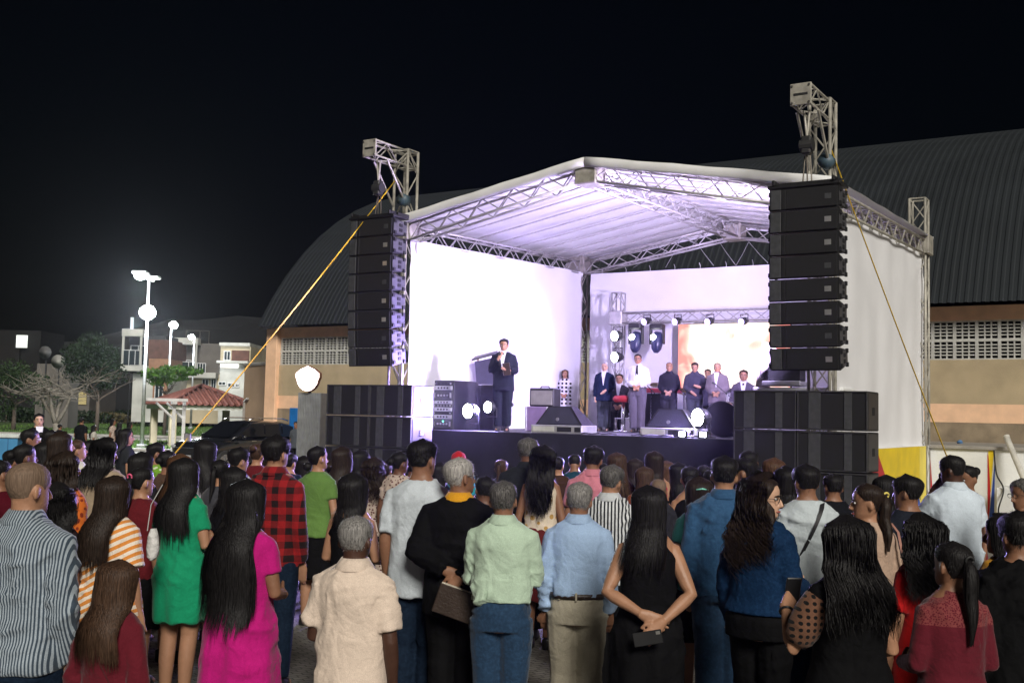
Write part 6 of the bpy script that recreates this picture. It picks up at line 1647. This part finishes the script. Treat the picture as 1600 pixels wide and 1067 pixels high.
LACE = cloth('maroon_lace', C('#5c1020'), 'lace', C('#7d3a3a'), 1.0); DENJ = cloth('denim_jacket_blue', C('#0f2846'), 'denim', C('#193657')); DENS = cloth('denim_shirt', C('#2a4f74'), 'denim', C('#335a80'))
DOT = cloth('polka_dress', C('#e6e4ea'), 'dots', C('#15151d'), .8); DOTS = cloth('sheer_dotted', C('#6b4a38'), 'dots', C('#0a0808'), 3.0)
JERS = cloth('green_jersey', C('#6d9a2c'), 'floral', C('#c6d3b0'), .7)
SK_ = dict(bottom=('skirt', BLACK, {'hem': .45}))
NO = ('none', (0, 0, 0))
P = person
# --- nearest row
p_stripe = P(45, 716, 4.9, 'bald man in grey pinstriped long-sleeved shirt at the left edge', fat=1.22, skin=1, hy=18, hair=('bald', 'stub'), top=('longshirt', STRIPE1, {'g': .024}), bottom=('jeans', JEAND), extras=[('collar', STRIPE1)])
P(178, 742, 6.5, 'woman with long brown hair in orange and white striped blouse', 'f', 1.12, skin=1, hy=12, hair=('long', 'dark', .46, {'spread': 1.2, 'front': -.10}), top=('blouse', STRIPE2, {'hem': .78, 'sleeve': .42, 'g': .03}), bottom=('skirt', NAVY, {'hem': .4}))
P(180, 873, 4.6, 'short girl in maroon top, dark hair down her back', 'f', .98, skin=1, hair=('long', 'brown', .36, {'spread': 1.15}), top=('blouselong', MAROON), bottom=('skirt', MAROON, {'hem': .3}), extras=[('strap', -1, (.10, .02, .025), .012)])
P(290, 714, 7.6, 'woman in emerald green dress with long straight black hair', 'f', 1.12, skin=1, hair=('long', 'black', .46, {'spread': 1.45}), top=('dress', C('#0c8d62'), {'hem': .56, 'flare': .02}), bottom=NO, arms=('down', 'hold'))
P(385, 748, 5.8, 'woman in magenta dress with very long straight black hair', 'f', 1.16, skin=2, hair=('long', 'black', .68, {'spread': 1.55, 'front': -.04}), top=('dress', C('#b80f74'), {'hem': .3, 'flare': .10}), bottom=NO, arms=('hold', 'hold'))
P(432, 678, 8.0, 'tall man in red and black plaid shirt', 'm', .98, skin=1, hy=14, hair=('short', 'black', 1.5), top=('longshirt', PLAID), bottom=('jeans', JEAND), extras=[('collar', PLAID)], arms=('hold', 'down'))
P(557, 802, 5.0, 'short old man with cropped grey hair in cream short-sleeved shirt', 'm', .98, skin=4, hy=10, hair=('short', 'grey', .55), top=('shirt', C('#dcc9b8'), {'hem': .74}), bottom=('pants', BLACK), extras=[('collar', C('#dcc9b8'))], arms=('hold', 'down'))
P(553, 738, 7.4, 'woman with round dark bob in black dress with bare shoulders', 'f', 1.08, skin=1, hair=('bob', 'black'), top=('tank', BLACK, {'hem': .9}), bottom=('skirt', BLACK, {'hem': .55, 'flare': .15}), arms=('hold', 'hold'))
P(660, 684, 7.2, 'tall young man in pale grey T-shirt and dark trousers', 'm', 1.0, skin=2, hy=22, hair=('fade', 'black', 1.0), top=('tee', C('#c3cbd1'), {'hem': .76}), bottom=('jeans', JEAND))
p_suit = P(719, 712, 6.95, 'grey-haired man in black suit holding a book behind his back', 'm', 1.08, skin=2, hy=42, face=True, hair=('short', 'silver', .8), top=('jacket', BLACK), bottom=('pants', BLACK), arms=('behind', 'behind2'), extras=[('glasses',), ('collar', C('#d99a1c'), 1.492)], turn=0)
P(788, 748, 6.5, 'man in pale green long-sleeved shirt tucked into blue jeans', 'm', 1.05, skin=2, hair=('short', 'salt', .7), top=('tucked', C('#b7cdb6'), {'g': .024}), bottom=('jeans', JEAN), arms=('fold', 'fold'), extras=[('collar', C('#b7cdb6'))])
P(905, 750, 6.8, 'grey-haired man in light blue shirt and beige belted trousers', 'm', 1.02, skin=2, hair=('short', 'grey', .7), top=('tucked', C('#9db6d6'), {'g': .022}), bottom=('pants', C('#aba390')), extras=[('collar', C('#9db6d6')), ('belt',)])
p_black = P(1015, 757, 5.9, 'woman in sleeveless black dress clasping her hands behind her back', 'f', 1.12, skin=1, hair=('long', 'black', .31, {'spread': 1.2, 'front': -.16}), top=('sleeveless', BLACK, {'hem': .25, 'flare': .05}), bottom=NO, arms=('behind', 'behind2'))
P(953, 723, 8.0, 'man with glasses in black and white striped shirt', 'm', 1.0, skin=1, hy=30, hair=('short', 'salt', .9), top=('shirt', STRIPE3), bottom=('pants', BLACK), extras=[('collar', C('#c5c9cc')), ('glasses',)])
P(1131, 710, 7.3, 'broad man in blue denim shirt, hair shaved at the nape', 'm', 1.1, skin=1, hair=('fade', 'black', 1.0), top=('longshirt', DENS), bottom=('jeans', JEAN), extras=[('collar', DENS)], arms=('down', 'hold'))
P(1190, 741, 6.3, 'smiling woman with glasses and long curly hair in denim jacket', 'f', 1.16, skin=0, turn=40, hy=76, hp=-4, tilt=0, face=True, hair=('curly', 'dark', .42, {'spread': .9, 'front': .12, 'forward': .03}), top=('denimjacket', DENJ), bottom=('pants', BLACK), arms=('down', 'hold'), extras=[('glasses',), ('collar', DENJ)])
P(1261, 723, 7.6, 'young man in white T-shirt with black strap across his back', 'm', .98, skin=2, hair=('short', 'black', 1.3), top=('tee', C('#bcc5c9')), bottom=('jeans', JEAND), extras=[('strap', 1, (.012, .012, .014), .035)], arms=('hold', 'hold'))
p_dots = P(1328, 806, 4.8, 'woman with wavy dark hair in black dress with sheer dotted sleeves', 'f', 1.16, skin=1, turn=-8, hair=('wavy', 'black', .36, {'spread': 1.25}), top=('blouse', BLACK, {'hem': .80, 'sleeve': .10}), bottom=('skirt', BLACK, {'hem': .3}), arms=(((.27, .02, 1.10), (.235, .21, 1.26), (.16, .30, 1.31)), 'hold'), extras=[('bangle', -1), ('puff', -1, DOTS)])
P(1358, 752, 6.8, 'woman in profile with yellow-tied ponytail, beige top and royal blue skirt', 'f', 1.0, skin=1, turn=-16, hy=-60, face=True, hair=('tail', 'dark', .34, {'r': .036}, (.8, .65, .15)), top=('blouselong', C('#b59a86'), {'hem': .90}), bottom=('skirt', C('#1d2f8f'), {'hem': .3, 'flare': .12}), extras=[('vstrap', 1, (.36, .18, .14))])
P(1420, 740, 7.4, 'young man with swept dark hair in dark navy T-shirt', 'm', 1.0, skin=2, turn=-10, hy=-35, hair=('short', 'black', 1.7), top=('tee', (.014, .017, .026)), bottom=('jeans', JEAND))
P(1491, 708, 8.8, 'heavy man dressed all in white, hand raised to his face', 'm', 1.14, skin=4, turn=-8, hy=-30, hair=('short', 'black', .7), top=('shirt', C('#cfdbe6'), {'g': .026}), bottom=('pants', C('#cfd6dc')), arms=('face', 'hold'), extras=[('collar', C('#cfdbe6'))])
P(1440, 806, 5.9, 'woman with bushy curly dark hair in bright red dress', 'f', 1.0, skin=1, turn=-14, hy=-26, hair=('curly', 'black', .34, {'spread': .95}), top=('dress', C('#b50d10'), {'hem': .4, 'flare': .1, 'sleeve': .45}), bottom=NO, extras=[('glasses',)])
P(1487, 842, 4.85, 'woman with sleek low ponytail in maroon lace blouse', 'f', 1.10, skin=2, turn=-8, hy=-14, hair=('tail', 'black', .40, {'r': .038}), top=('dresslong', LACE, {'hem': .3, 'flare': .06}), bottom=NO, arms=('hold', 'hold'))
P(1592, 796, 5.2, 'man in black jacket at the right edge', 'm', 1.06, skin=2, turn=-6, hair=('short', 'black', 1.4), top=('jacket', BLACK), bottom=('pants', BLACK))
P(1568, 800, 5.9, 'woman with long dark hair in mustard blouse behind the right edge man', 'f', 1.0, skin=1, turn=-30, hy=-20, hair=('long', 'black', .45), top=('blouse', C('#a8761b')), bottom=('skirt', C('#a8761b'), {'hem': .4}))
P(1600, 745, 8.0, 'man with glasses in navy shirt cut off by the right edge', 'm', 1.05, skin=2, turn=-60, hy=-40, hair=('short', 'salt'), top=('shirt', NAVY), bottom=('pants', BLACK), extras=[('glasses',)])
# --- middle of the crowd, left to right
P(2, 716, 8.0, 'woman in dark red top with blue-lit hair at the left edge', 'f', 1.0, skin=2, hy=15, hair=('bun', 'black', .15), top=('blouse', C('#4a0c1a')), **SK_)
P(40, 691, 9.4, 'woman with rounded updo behind the bald man', 'f', 1.05, skin=3, hy=18, hair=('bun', 'black', .13), top=('blouse', C('#4a4f55')), **SK_)
P(48, 668, 12.5, 'man in grey shirt in profile below the dark-suited man', 'm', 1.0, skin=2, hy=38, face=True, hair=('short', 'black', 1.2), top=('shirt', C('#4d5257')), bottom=('pants', BLACK))
P(62, 645, 21.0, 'tall young man in dark suit looking over the crowd at far left', 'm', .95, skin=0, aim=150, face=True, hair=('short', 'black', 1.3), top=('jacket', BLACK), bottom=('pants', BLACK), extras=[('shirtfront',)])
P(79, 670, 14.0, 'woman with hair tied back in tan sleeveless top', 'f', 1.0, skin=1, hy=30, face=True, hair=('bun', 'black', .15), top=('tank', C('#a97e62')), **SK_)
P(98, 674, 10.4, 'woman with shoulder-length dark bob in pale pink top', 'f', 1.06, skin=1, hy=28, hair=('bob', 'dark'), top=('tank', C('#c9a8a0')), **SK_)
P(122, 685, 12.0, 'girl with violet-lit face in pale blouse', 'f', .95, skin=1, hy=25, face=True, hair=('bun', 'brown', .16), top=('blouse', C('#c9c8b8')), **SK_)
P(142, 687, 13.0, 'woman with dark hair just behind the girl in the pale blouse', 'f', 1.0, skin=1, hy=20, hair=('bob', 'black'), top=('blouse', C('#b9b4ae')), **SK_)
P(163, 683, 9.6, 'heavy woman in beige knitted cardigan', 'f', 1.38, skin=1, hy=26, hair=('wavy', 'black', .30, {'spread': 1.1}), top=('blouselong', C('#a08d76'), {'g': .035}), **SK_)
P(104, 705, 8.0, 'woman in orange floral dress with black bag strap', 'f', 1.12, skin=1, hy=22, hair=('wavy', 'dark', .28), top=('dress', FLOR, {'hem': .5, 'flare': .1, 'sleeve': .5}), bottom=NO, extras=[('vstrap', 1, (.012, .012, .012))])
P(92, 757, 6.5, 'girl with dark curls right behind the bald man', 'f', .95, skin=2, hy=10, hair=('curly', 'black', .36, {'spread': .9}), top=('blouse', C('#2c2126')), **SK_)
P(198, 669, 16.0, 'woman in dark vest over pale checked sleeves', 'f', 1.05, skin=1, hy=30, face=True, hair=('long', 'black', .3), top=('blouse', C('#2a2c30')), **SK_)
P(222, 706, 9.5, 'dark-haired woman between the beige cardigan and the boy in green', 'f', 1.0, skin=2, hy=18, hair=('bob', 'black'), top=('blouse', C('#22242a')), **SK_)
P(222, 727, 8.0, 'woman in dark red top with pink-tied ponytail', 'f', 1.06, skin=1, hy=20, hair=('tail', 'black', .40, {'r': .034}, (.8, .12, .25)), top=('blouse', C('#5a0a14')), **SK_)
P(244, 690, 12.0, 'boy in green and white football jersey', 'm', .92, skin=2, hy=28, face=True, hair=('short', 'black', 1.6), top=('tee', JERS), bottom=('shorts', BLACK))
P(281, 708, 8.8, 'woman with long brown hair beside the emerald dress', 'f', 1.02, skin=1, hair=('long', 'auburn', .45), top=('tank', C('#9c826c')), **SK_)
P(320, 686, 10.4, 'woman with long black hair in white tee carrying a pink bag', 'f', 1.0, skin=2, turn=-70, hy=-10, face=True, hair=('long', 'black', .42), top=('blouse', C('#cfd0d8')), bottom=('jeans', JEAND), extras=[('vstrap', -1, (.62, .26, .28))])
P(372, 697, 10.0, 'woman with cropped dark hair in black and white striped tee', 'f', 1.06, skin=1, hy=22, hair=('short', 'black', 1.4), top=('blouse', TEESTR), bottom=('jeans', JEAND))
P(367, 729, 8.2, 'child with smooth dark bob in front of the striped tee', 'f', .92, skin=1, hair=('bob', 'black'), top=('blouse', C('#16161a')), **SK_)
P(402, 692, 12.0, 'woman in dark red shirt with red hair bow', 'f', 1.05, skin=1, hy=-8, hair=('bun', 'brown', .18), top=('blouse', C('#5c0b14')), **SK_)
P(498, 695, 10.4, 'woman in moss green T-shirt with low bun', 'f', 1.12, skin=1, hy=28, hair=('bun', 'black', .04), top=('blouse', C('#5d7f3d')), **SK_)
P(537, 697, 10.8, 'woman in black blouse with long dark hair by the left subwoofers', 'f', 1.10, skin=1, hair=('long', 'dark', .42, {'spread': 1.2}), top=('blouse', BLACK), **SK_)
P(563, 703, 11.8, 'woman with smooth dark hair behind the black blouse', 'f', 1.0, skin=2, hy=22, hair=('bob', 'black'), top=('blouse', C('#1d1c22')), **SK_)
P(584, 716, 11.2, 'woman with frizzy dark curls and pinkish shawl', 'f', 1.05, skin=1, hair=('curly', 'dark', .34, {'spread': 1.0}), top=('blouselong', FLOR2), **SK_)
P(624, 704, 11.0, 'woman with cropped hair in pale floral dress', 'f', 1.02, skin=3, hy=32, hair=('bun', 'black', .12), top=('dress', FLOR2, {'hem': .3, 'flare': .12, 'sleeve': .3}), bottom=NO)
P(687, 722, 12.0, 'dark-haired person half hidden behind the grey T-shirt', 'f', 1.0, skin=3, hair=('bob', 'black'), top=('blouse', NAVY), **SK_)
P(717, 704, 13.0, 'person in red cap and turquoise shirt', 'm', 1.02, skin=2, hy=8, hair=('short', 'black', .6), top=('shirt', C('#1e8e96')), bottom=('pants', BLACK), extras=[('cap', C('#b3161f'))])
P(757, 742, 8.6, 'person in white shirt mostly hidden beside the man in black suit', 'm', .95, skin=3, hair=('short', 'black'), top=('shirt', C('#c9ced2')), bottom=('pants', BLACK))
P(825, 681, 10.0, 'heavy man in charcoal shirt close to the stage', 'm', 1.2, skin=3, hy=25, hair=('short', 'salt', .8), top=('shirt', C('#26292c')), bottom=('pants', BLACK), extras=[('collar', C('#26292c'))])
P(847, 695, 9.6, 'woman with long black curls, cream gold top and wine red skirt', 'f', .98, skin=2, hy=5, hair=('wavy', 'black', .48, {'spread': .6}), top=('tank', FLOR3, {'hem': .98}), bottom=('skirt', C('#5a1618'), {'hem': .4, 'flare': .08}))
P(898, 707, 13.5, 'man in dark teal shirt bending his head', 'm', 1.08, skin=2, hp=-28, hair=('short', 'black'), top=('shirt', C('#0f3a4c')), bottom=('pants', BLACK))
P(926, 695, 10.2, 'man in pink shirt with thick black hair', 'm', 1.06, skin=2, hair=('short', 'black', 1.8), top=('shirt', C('#c97c8c')), bottom=('pants', BLACK), extras=[('collar', C('#c97c8c'))])
P(965, 706, 11.0, 'woman with long brown hair behind the striped shirt', 'f', 1.0, skin=2, hair=('long', 'brown', .5, {'spread': 1.2, 'front': .12}), top=('blouse', C('#2c1418')), **SK_)
P(1022, 704, 11.6, 'woman with long dark hair in raspberry red top', 'f', 1.08, skin=1, hair=('long', 'dark', .30, {'spread': .9}), top=('tank', C('#b01848')), **SK_)
P(1041, 719, 12.4, 'girl with reddish hair beside the raspberry top', 'f', .95, skin=1, hair=('long', 'auburn', .35), top=('blouse', C('#a8144a')), **SK_)
P(1029, 746, 9.6, 'small boy with shaved round head in the crowd', 'm', .9, skin=2, hair=('bald', 'stub'), top=('tee', C('#2a2a30')), bottom=('pants', BLACK))
P(1062, 722, 11.6, 'girl with dark hair left of the bare-shouldered woman', 'f', .95, skin=2, hair=('bob', 'black'), top=('blouse', BLACK), **SK_)
P(1078, 726, 9.6, 'woman with dark tied hair and bare shoulder in black top', 'f', 1.05, skin=1, hy=8, hair=('bun', 'black', .10), top=('tank', BLACK), **SK_)
P(1098, 725, 12.2, 'dark-haired man near the skirt of the stage', 'm', 1.0, skin=3, hair=('short', 'black'), top=('shirt', C('#1b1c20')), bottom=('pants', BLACK))
P(1093, 745, 8.0, 'woman with mint hair clip in teal blouse', 'f', 1.02, skin=1, hair=('bob', 'dark'), top=('blouse', C('#2f6d6a')), extras=[('clip', (.25, .75, .6))], **SK_)
P(1166, 714, 9.0, 'man with glossy black hair turned to the left', 'm', 1.0, skin=2, turn=-30, hy=-25, hair=('fade', 'black', 1.3), top=('tee', C('#2b2f38')), bottom=('pants', BLACK))
P(1171, 702, 10.4, 'dark-haired man directly in front of the right subwoofers', 'm', 1.0, skin=2, hair=('short', 'black', 1.3), top=('shirt', C('#1d1f24')), bottom=('pants', BLACK))
P(1208, 715, 10.0, 'woman with rounded brown hair and red top', 'f', 1.05, skin=1, hair=('bob', 'auburn'), top=('blouse', C('#a30f1c')), **SK_)
P(1384, 741, 8.2, 'woman with dark hair hidden behind the profile woman', 'f', 1.0, skin=2, turn=-12, hair=('long', 'black', .34), top=('blouse', C('#1c1a20')), **SK_)
P(1512, 724, 9.6, 'person facing left just behind the man in white', 'f', .95, skin=2, turn=-100, hy=-10, face=True, hair=('bun', 'black', .15), top=('blouse', C('#6d1a22')), **SK_)
# --- back rows close to the stage
back = [(474, 712, 12.5, 'woman with short dark bob in plum blouse before the grey totem', 'f', ('bob', 'black'), '#4a2038'), (603, 720, 12.0, 'woman in wine blouse between the curls and the floral dress', 'f', ('bun', 'dark', .1), '#5c1a2a'), (645, 716, 13.0, 'dark-haired man in olive shirt left of the grey T-shirt', 'm', ('short', 'black', 1.2), '#3a3d22'),
        (783, 716, 12.4, 'woman with brown ponytail in grey blouse left of the charcoal shirt', 'f', ('tail', 'brown', .3), '#5b5d63'), (872, 712, 12.8, 'man with cropped hair in brown shirt right of the cream gold top', 'm', ('short', 'black', .8), '#3d2a20'), (943, 722, 11.8, 'woman with dark bun in lilac blouse beside the pink shirt', 'f', ('bun', 'black', .15), '#7a6a92'),
        (992, 716, 12.6, 'woman with dark bob in bottle green blouse before the stage', 'f', ('bob', 'dark'), '#1c3d30'), (1008, 728, 10.8, 'girl with brown hair in rust coloured top before the stage', 'f', ('long', 'brown', .3), '#7a3a1e'), (1112, 732, 10.6, 'woman with black ponytail in dusty rose blouse near the denim shirt', 'f', ('tail', 'black', .32), '#8a5a5c'), (1150, 728, 11.4, 'man with dark hair in sand coloured shirt behind the denim shirt', 'm', ('short', 'black', 1.1), '#8a7a5c'),
        (1228, 728, 9.4, 'woman with dark bob in slate blouse left of the strap wearer', 'f', ('bob', 'black'), '#3a4450'), (1302, 738, 9.2, 'man with short dark hair in black shirt right of the strap wearer', 'm', ('short', 'black', 1.0), '#15161a'), (345, 716, 9.6, 'girl with dark ponytail in grey top between pink bag and striped tee', 'f', ('tail', 'black', .3), '#3c3c42'), (262, 702, 10.8, 'woman with dark bun in brown blouse right of the green jersey', 'f', ('bun', 'black', .12), '#4a3628'),
        (72, 690, 11.4, 'woman with dark bob in teal top behind the rounded updo', 'f', ('bob', 'black'), '#1d4a50'), (20, 700, 10.6, 'man with short dark hair in grey T-shirt at the left edge', 'm', ('short', 'black', 1.0), '#55585c'), (452, 706, 12.0, 'boy with dark hair in navy T-shirt right of the plaid shirt', 'm', ('short', 'black', 1.3), '#1a2438'), (520, 716, 12.2, 'woman with dark bun in mauve blouse beside the moss green T-shirt', 'f', ('bun', 'dark', .14), '#6a4a5c')]
for i, (u, v, d, lb, sx, hr, cc) in enumerate(back):
    P(u, v, d, lb, sx, (1.0, 1.1, .95)[i % 3], skin=(1, 2, 3, 2)[i % 4], hair=hr, top=('shirt' if sx == 'm' else 'blouse', C(cc)), bottom=('pants', BLACK) if sx == 'm' else ('skirt', BLACK, {'hem': .45}))
# --- far people by the lawn
far = [(128, 652, 37, 'large man in black standing on the far path', 'm', 1.3, BLACK, 20), (147, 664, 36, 'woman in white blouse on the far path', 'f', 1.05, C('#b8b4aa'), 60), (94, 662, 38, 'dark-haired person far back beside the leafless tree', 'm', 1.0, C('#1c1e22'), 30),
       (177, 654, 38, 'woman in pale patterned dress far back by the lawn', 'f', 1.0, FLOR2, 90), (187, 660, 37, 'woman in black far back left of the lamp pole', 'f', 1.0, BLACK, 40), (203, 659, 37, 'woman with long hair far back beside the lamp pole', 'f', 1.0, C('#2a2326'), 70)]
for u, v, d, lb, sx, ft, cc, am_ in far:
    P(u, v, d, lb, sx, ft, skin=2, aim=am_, hair=('short', 'black') if sx == 'm' else ('long', 'black', .4), top=('shirt' if sx == 'm' else 'blouse', cc), bottom=('pants', BLACK), group='people far back by the lawn')
P(463, 658, 36.0, 'man in grey shirt standing in front of the blue door', 'm', 1.0, skin=2, aim=200, face=True, hair=('short', 'black'), top=('tee', C('#4a4f56')), bottom=('pants', BLACK), group='people far back by the lawn')

# ------------------------------------------------------------------ people on the stage
def SP(u, v, b, label, **kw):
    a_, z_ = on_b(u, v, b); q = S(a_, b); return person(u, v, q.y, label, pos=(q.x, q.y), base=DECK, height=z_ - DECK, group='people on the stage', **kw)
p_pre = SP(788, 528, .75, 'man in dark suit and tie speaking into a microphone on stage', aim=188, skin=1, face=True, hp=-8, hair=('short', 'black', 1.2), top=('jacket', (.016, .018, .030)), bottom=('pants', (.014, .016, .026)), arms=('book', 'mic'), extras=[('shirtfront',), ('collar', (.7, .7, .75)), ('tie', (.012, .012, .016))])
SP(883, 577, 5.6, 'woman in white dress with black polka dots at the left cloth', sex='f', fat=1.12, aim=190, skin=1, face=True, hair=('long', 'auburn', .22), top=('dresslong', DOT, {'hem': .45, 'flare': .06}), bottom=NO, arms=('front', 'front'))
SP(945, 565, 4.8, 'balding man in navy blazer and grey trousers on stage', fat=1.05, aim=195, skin=0, face=True, hair=('bald', 'silver'), top=('jacket', C('#1d2740')), bottom=('pants', C('#3b4049')), arms=('front', 'down'), extras=[('shirtfront',), ('collar', (.7, .7, .75))])
SP(997, 552, 4.3, 'man in white shirt and black tie with hands folded', fat=1.12, aim=195, skin=1, face=True, hair=('short', 'black', .7), top=('tucked', (.72, .72, .74)), bottom=('pants', C('#5a5560')), arms=('front', 'front'), extras=[('collar', (.72, .72, .74)), ('tie', (.012, .012, .016)), ('glasses',), ('belt',)])
SP(1046, 565, 4.3, 'bearded bald man in black shirt with hands clasped', fat=1.1, aim=195, skin=1, face=True, hair=('bald', 'stub'), top=('longshirt', (.016, .016, .024)), bottom=('pants', (.02, .02, .026)), arms=('front', 'front'), extras=[('collar', (.016, .016, .024))])
SP(1086, 565, 4.0, 'man in dark shirt holding a paper before the screen', fat=1.12, aim=195, skin=1, face=True, hp=-14, hair=('short', 'dark'), top=('longshirt', (.03, .028, .05)), bottom=('pants', (.03, .035, .045)), arms=('book', 'front'), extras=[('collar', (.03, .028, .05))])
SP(1121, 566, 3.7, 'man in grey blazer with crossed hands before the screen', fat=1.1, aim=200, skin=1, face=True, hair=('bald', 'stub'), top=('jacket', C('#6d6468')), bottom=('pants', C('#8d8790')), arms=('front', 'front'), extras=[('shirtfront',), ('collar', C('#5a2030'))])
SP(1106, 576, 5.4, 'man with red-lit face behind the grey blazer', aim=195, skin=1, face=True, hair=('short', 'dark'), top=('jacket', (.03, .03, .05)), bottom=('pants', BLACK))
SITL = ((.86, .10, .0), (.84, .11, .20), (.82, .12, .42), (.60, .12, .44), (.42, .12, .42))
def seated(u, v, b, label, **kw):
    a_, z_ = on_b(u, v, b); q = S(a_, b); h = 1.68
    o = person(u, v, q.y, label, pos=(q.x, q.y), base=z_ - h, height=h, group='people on the stage', legpose=SITL, **kw); return o, (a_, b, z_ - h + .78)
seat1 = seated(1162, 577, 4.6, 'seated man in grey suit and tie at the right of the screen', aim=195, skin=1, face=True, hair=('short', 'dark'), top=('jacket', C('#57505f')), bottom=('pants', C('#3a3640')), arms=('front', 'front'), extras=[('shirtfront',), ('collar', (.7, .7, .75)), ('tie', (.012, .012, .03))])
seat2 = seated(968, 583, 5.5, 'seated man in dark suit behind the bar stool', aim=195, skin=1, face=True, hair=('short', 'dark'), top=('jacket', (.02, .02, .03)), bottom=('pants', (.02, .02, .03)), arms=('front', 'front'), extras=[('shirtfront',), ('collar', (.7, .7, .75))])
for (o_, (a_, b_, z_)), lb in ((seat1, 'chair under the seated man in grey suit'), (seat2, 'chair under the seated man behind the stool')):
    t = stage_thing('chair', lb, 'chair', a_, b_ + .05, DECK, 'chairs on the stage'); h = max(.2, z_ - DECK)
    mb = MB(); mb.cbox(-.22, .22, -.25, .22, h - .04, h, .015); mb.build('seat', CASEB, t); mb = MB(); mb.cbox(-.22, .22, .22, .26, h + .05, h + .45, .015); mb.build('backrest', CASEB, t)
    for sx in (-.19, .19):
        for yy in (-.2, .22): mb = MB(); mb.bar((sx, yy, 0), (sx, yy, h - .04), .014); mb.build('leg', CHROME, t)

# ------------------------------------------------------------------ things held
def held(name, label, cat, loc, rot, parts):
    t = thing(name, label, cat, loc); t.rotation_euler = rot
    for nm, mbx, m_ in parts: mbx.build(nm, m_, t, True if nm in ('grip', 'head') else False)
    return t
h1 = hand_pt(p_pre, 'm', 1, 'mic'); zr = p_pre.rotation_euler.z
mk1 = MB(); mk1.tube([(0, 0, -.16), (0, 0, .02)], [.011, .016], 10); mk2 = MB(); mk2.ball((0, 0, .05), (.027, .027, .032), 12, 8)
held('microphone', 'black microphone held to the speaking man\'s mouth', 'microphone', h1, (R(12), 0, zr), [('grip', mk1, BLACKP), ('head', mk2, CASEB)])
h2 = hand_pt(p_pre, 'm', -1, 'book')
bk = MB(); bk.cbox(-.065, .065, -.018, .018, -.10, .12, .004); bk2 = MB(); bk2.box(-.06, .068, -.013, .013, -.095, .115)
held('book', 'small book in the speaking man\'s other hand', 'book', h2, (R(-8), R(8), zr), [('cover', bk, LEATHER), ('pages', bk2, mat('paper', (.6, .55, .45), .9))])
h3 = hand_pt(p_suit, 'm', 1, 'behind2', 1.08, .9)
bk = MB(); bk.cbox(-.09, .09, -.022, .022, -.15, .12, .006); bk2 = MB(); bk2.box(-.084, .093, -.016, .016, -.143, .113)
held('book', 'dark leather book held behind the man in black suit', 'book', h3 + Vector((.06, -.035, -.05)), (R(6), R(-72), p_suit.rotation_euler.z), [('cover', bk, LEATHER), ('pages', bk2, mat('paper', (.6, .55, .45), .9))])
h4 = hand_pt(p_black, 'f', 1, 'behind2', 1.12, .9)
ph = MB(); ph.cbox(-.036, .036, -.005, .005, -.075, .075, .004); ph2 = MB(); ph2.cbox(-.03, -.012, -.008, -.0051, .045, .068, .001)
held('mobile_phone', 'black mobile phone held behind the woman in sleeveless dress', 'phone', h4 + Vector((.01, -.012, .015)), (R(4), R(78), p_black.rotation_euler.z), [('case', ph, BLACKP), ('camera_lens', ph2, METAL)])
h5 = hand_pt(p_dots, 'f', -1, ((.27, .02, 1.10), (.235, .21, 1.26), (.16, .30, 1.31)), 1.16, .8)
ph = MB(); ph.cbox(-.036, .036, -.005, .005, -.06, .09, .004); ph2 = MB(); ph2.cbox(-.032, .032, .0051, .006, -.055, .085, .0004)
held('mobile_phone', 'mobile phone in the raised hand of the woman with dotted sleeves', 'phone', h5, (R(20), 0, p_dots.rotation_euler.z), [('case', ph, BLACKP), ('screen', ph2, GLS)])
# white clutch bag hanging beside the emerald dress
cb_ = at_depth(239, 850, 7.1)
t = thing('clutch_bag', 'small white bag hanging beside the emerald green dress', 'bag', cb_); mb = MB(); mb.loft([ell(0, 0, z, w_, .035, .035, 14) for z, w_ in ((-.10, .012), (-.08, .034), (-.03, .042), (.05, .034), (.10, .015))]); mb.build('pouch', mat('bag_white', (.65, .64, .62), .6, var=(30, .3), bump=(40, .5)), t, True)
mb = MB(); mb.tube([(-.04, 0, .085), (-.03, .02, .25), (.03, .05, .38)], .003, 6); mb.build('cord', mat('bag_cord', (.5, .5, .48), .7), t)
run_jobs()

# ------------------------------------------------------------------ night air that glows round the lamps
mb = MB(); mb.box(-215, 215, -70, 345, -1.0, 42.0)
hz = mb.build('haze', None); hm = bpy.data.materials.new('night_air'); hm.use_nodes = True
nt = hm.node_tree; nt.nodes.remove(nt.nodes['Principled BSDF'])
pv = mk(nt, 'ShaderNodeVolumePrincipled'); pv.inputs['Color'].default_value = (.85, .9, 1, 1); pv.inputs['Density'].default_value = .00012; pv.inputs['Anisotropy'].default_value = .84
nt.links.new(pv.outputs[0], nt.nodes['Material Output'].inputs['Volume'])
hz.data.materials.append(hm); tag(hz, 'thin night air lit by the lamps', 'haze', kind='stuff')
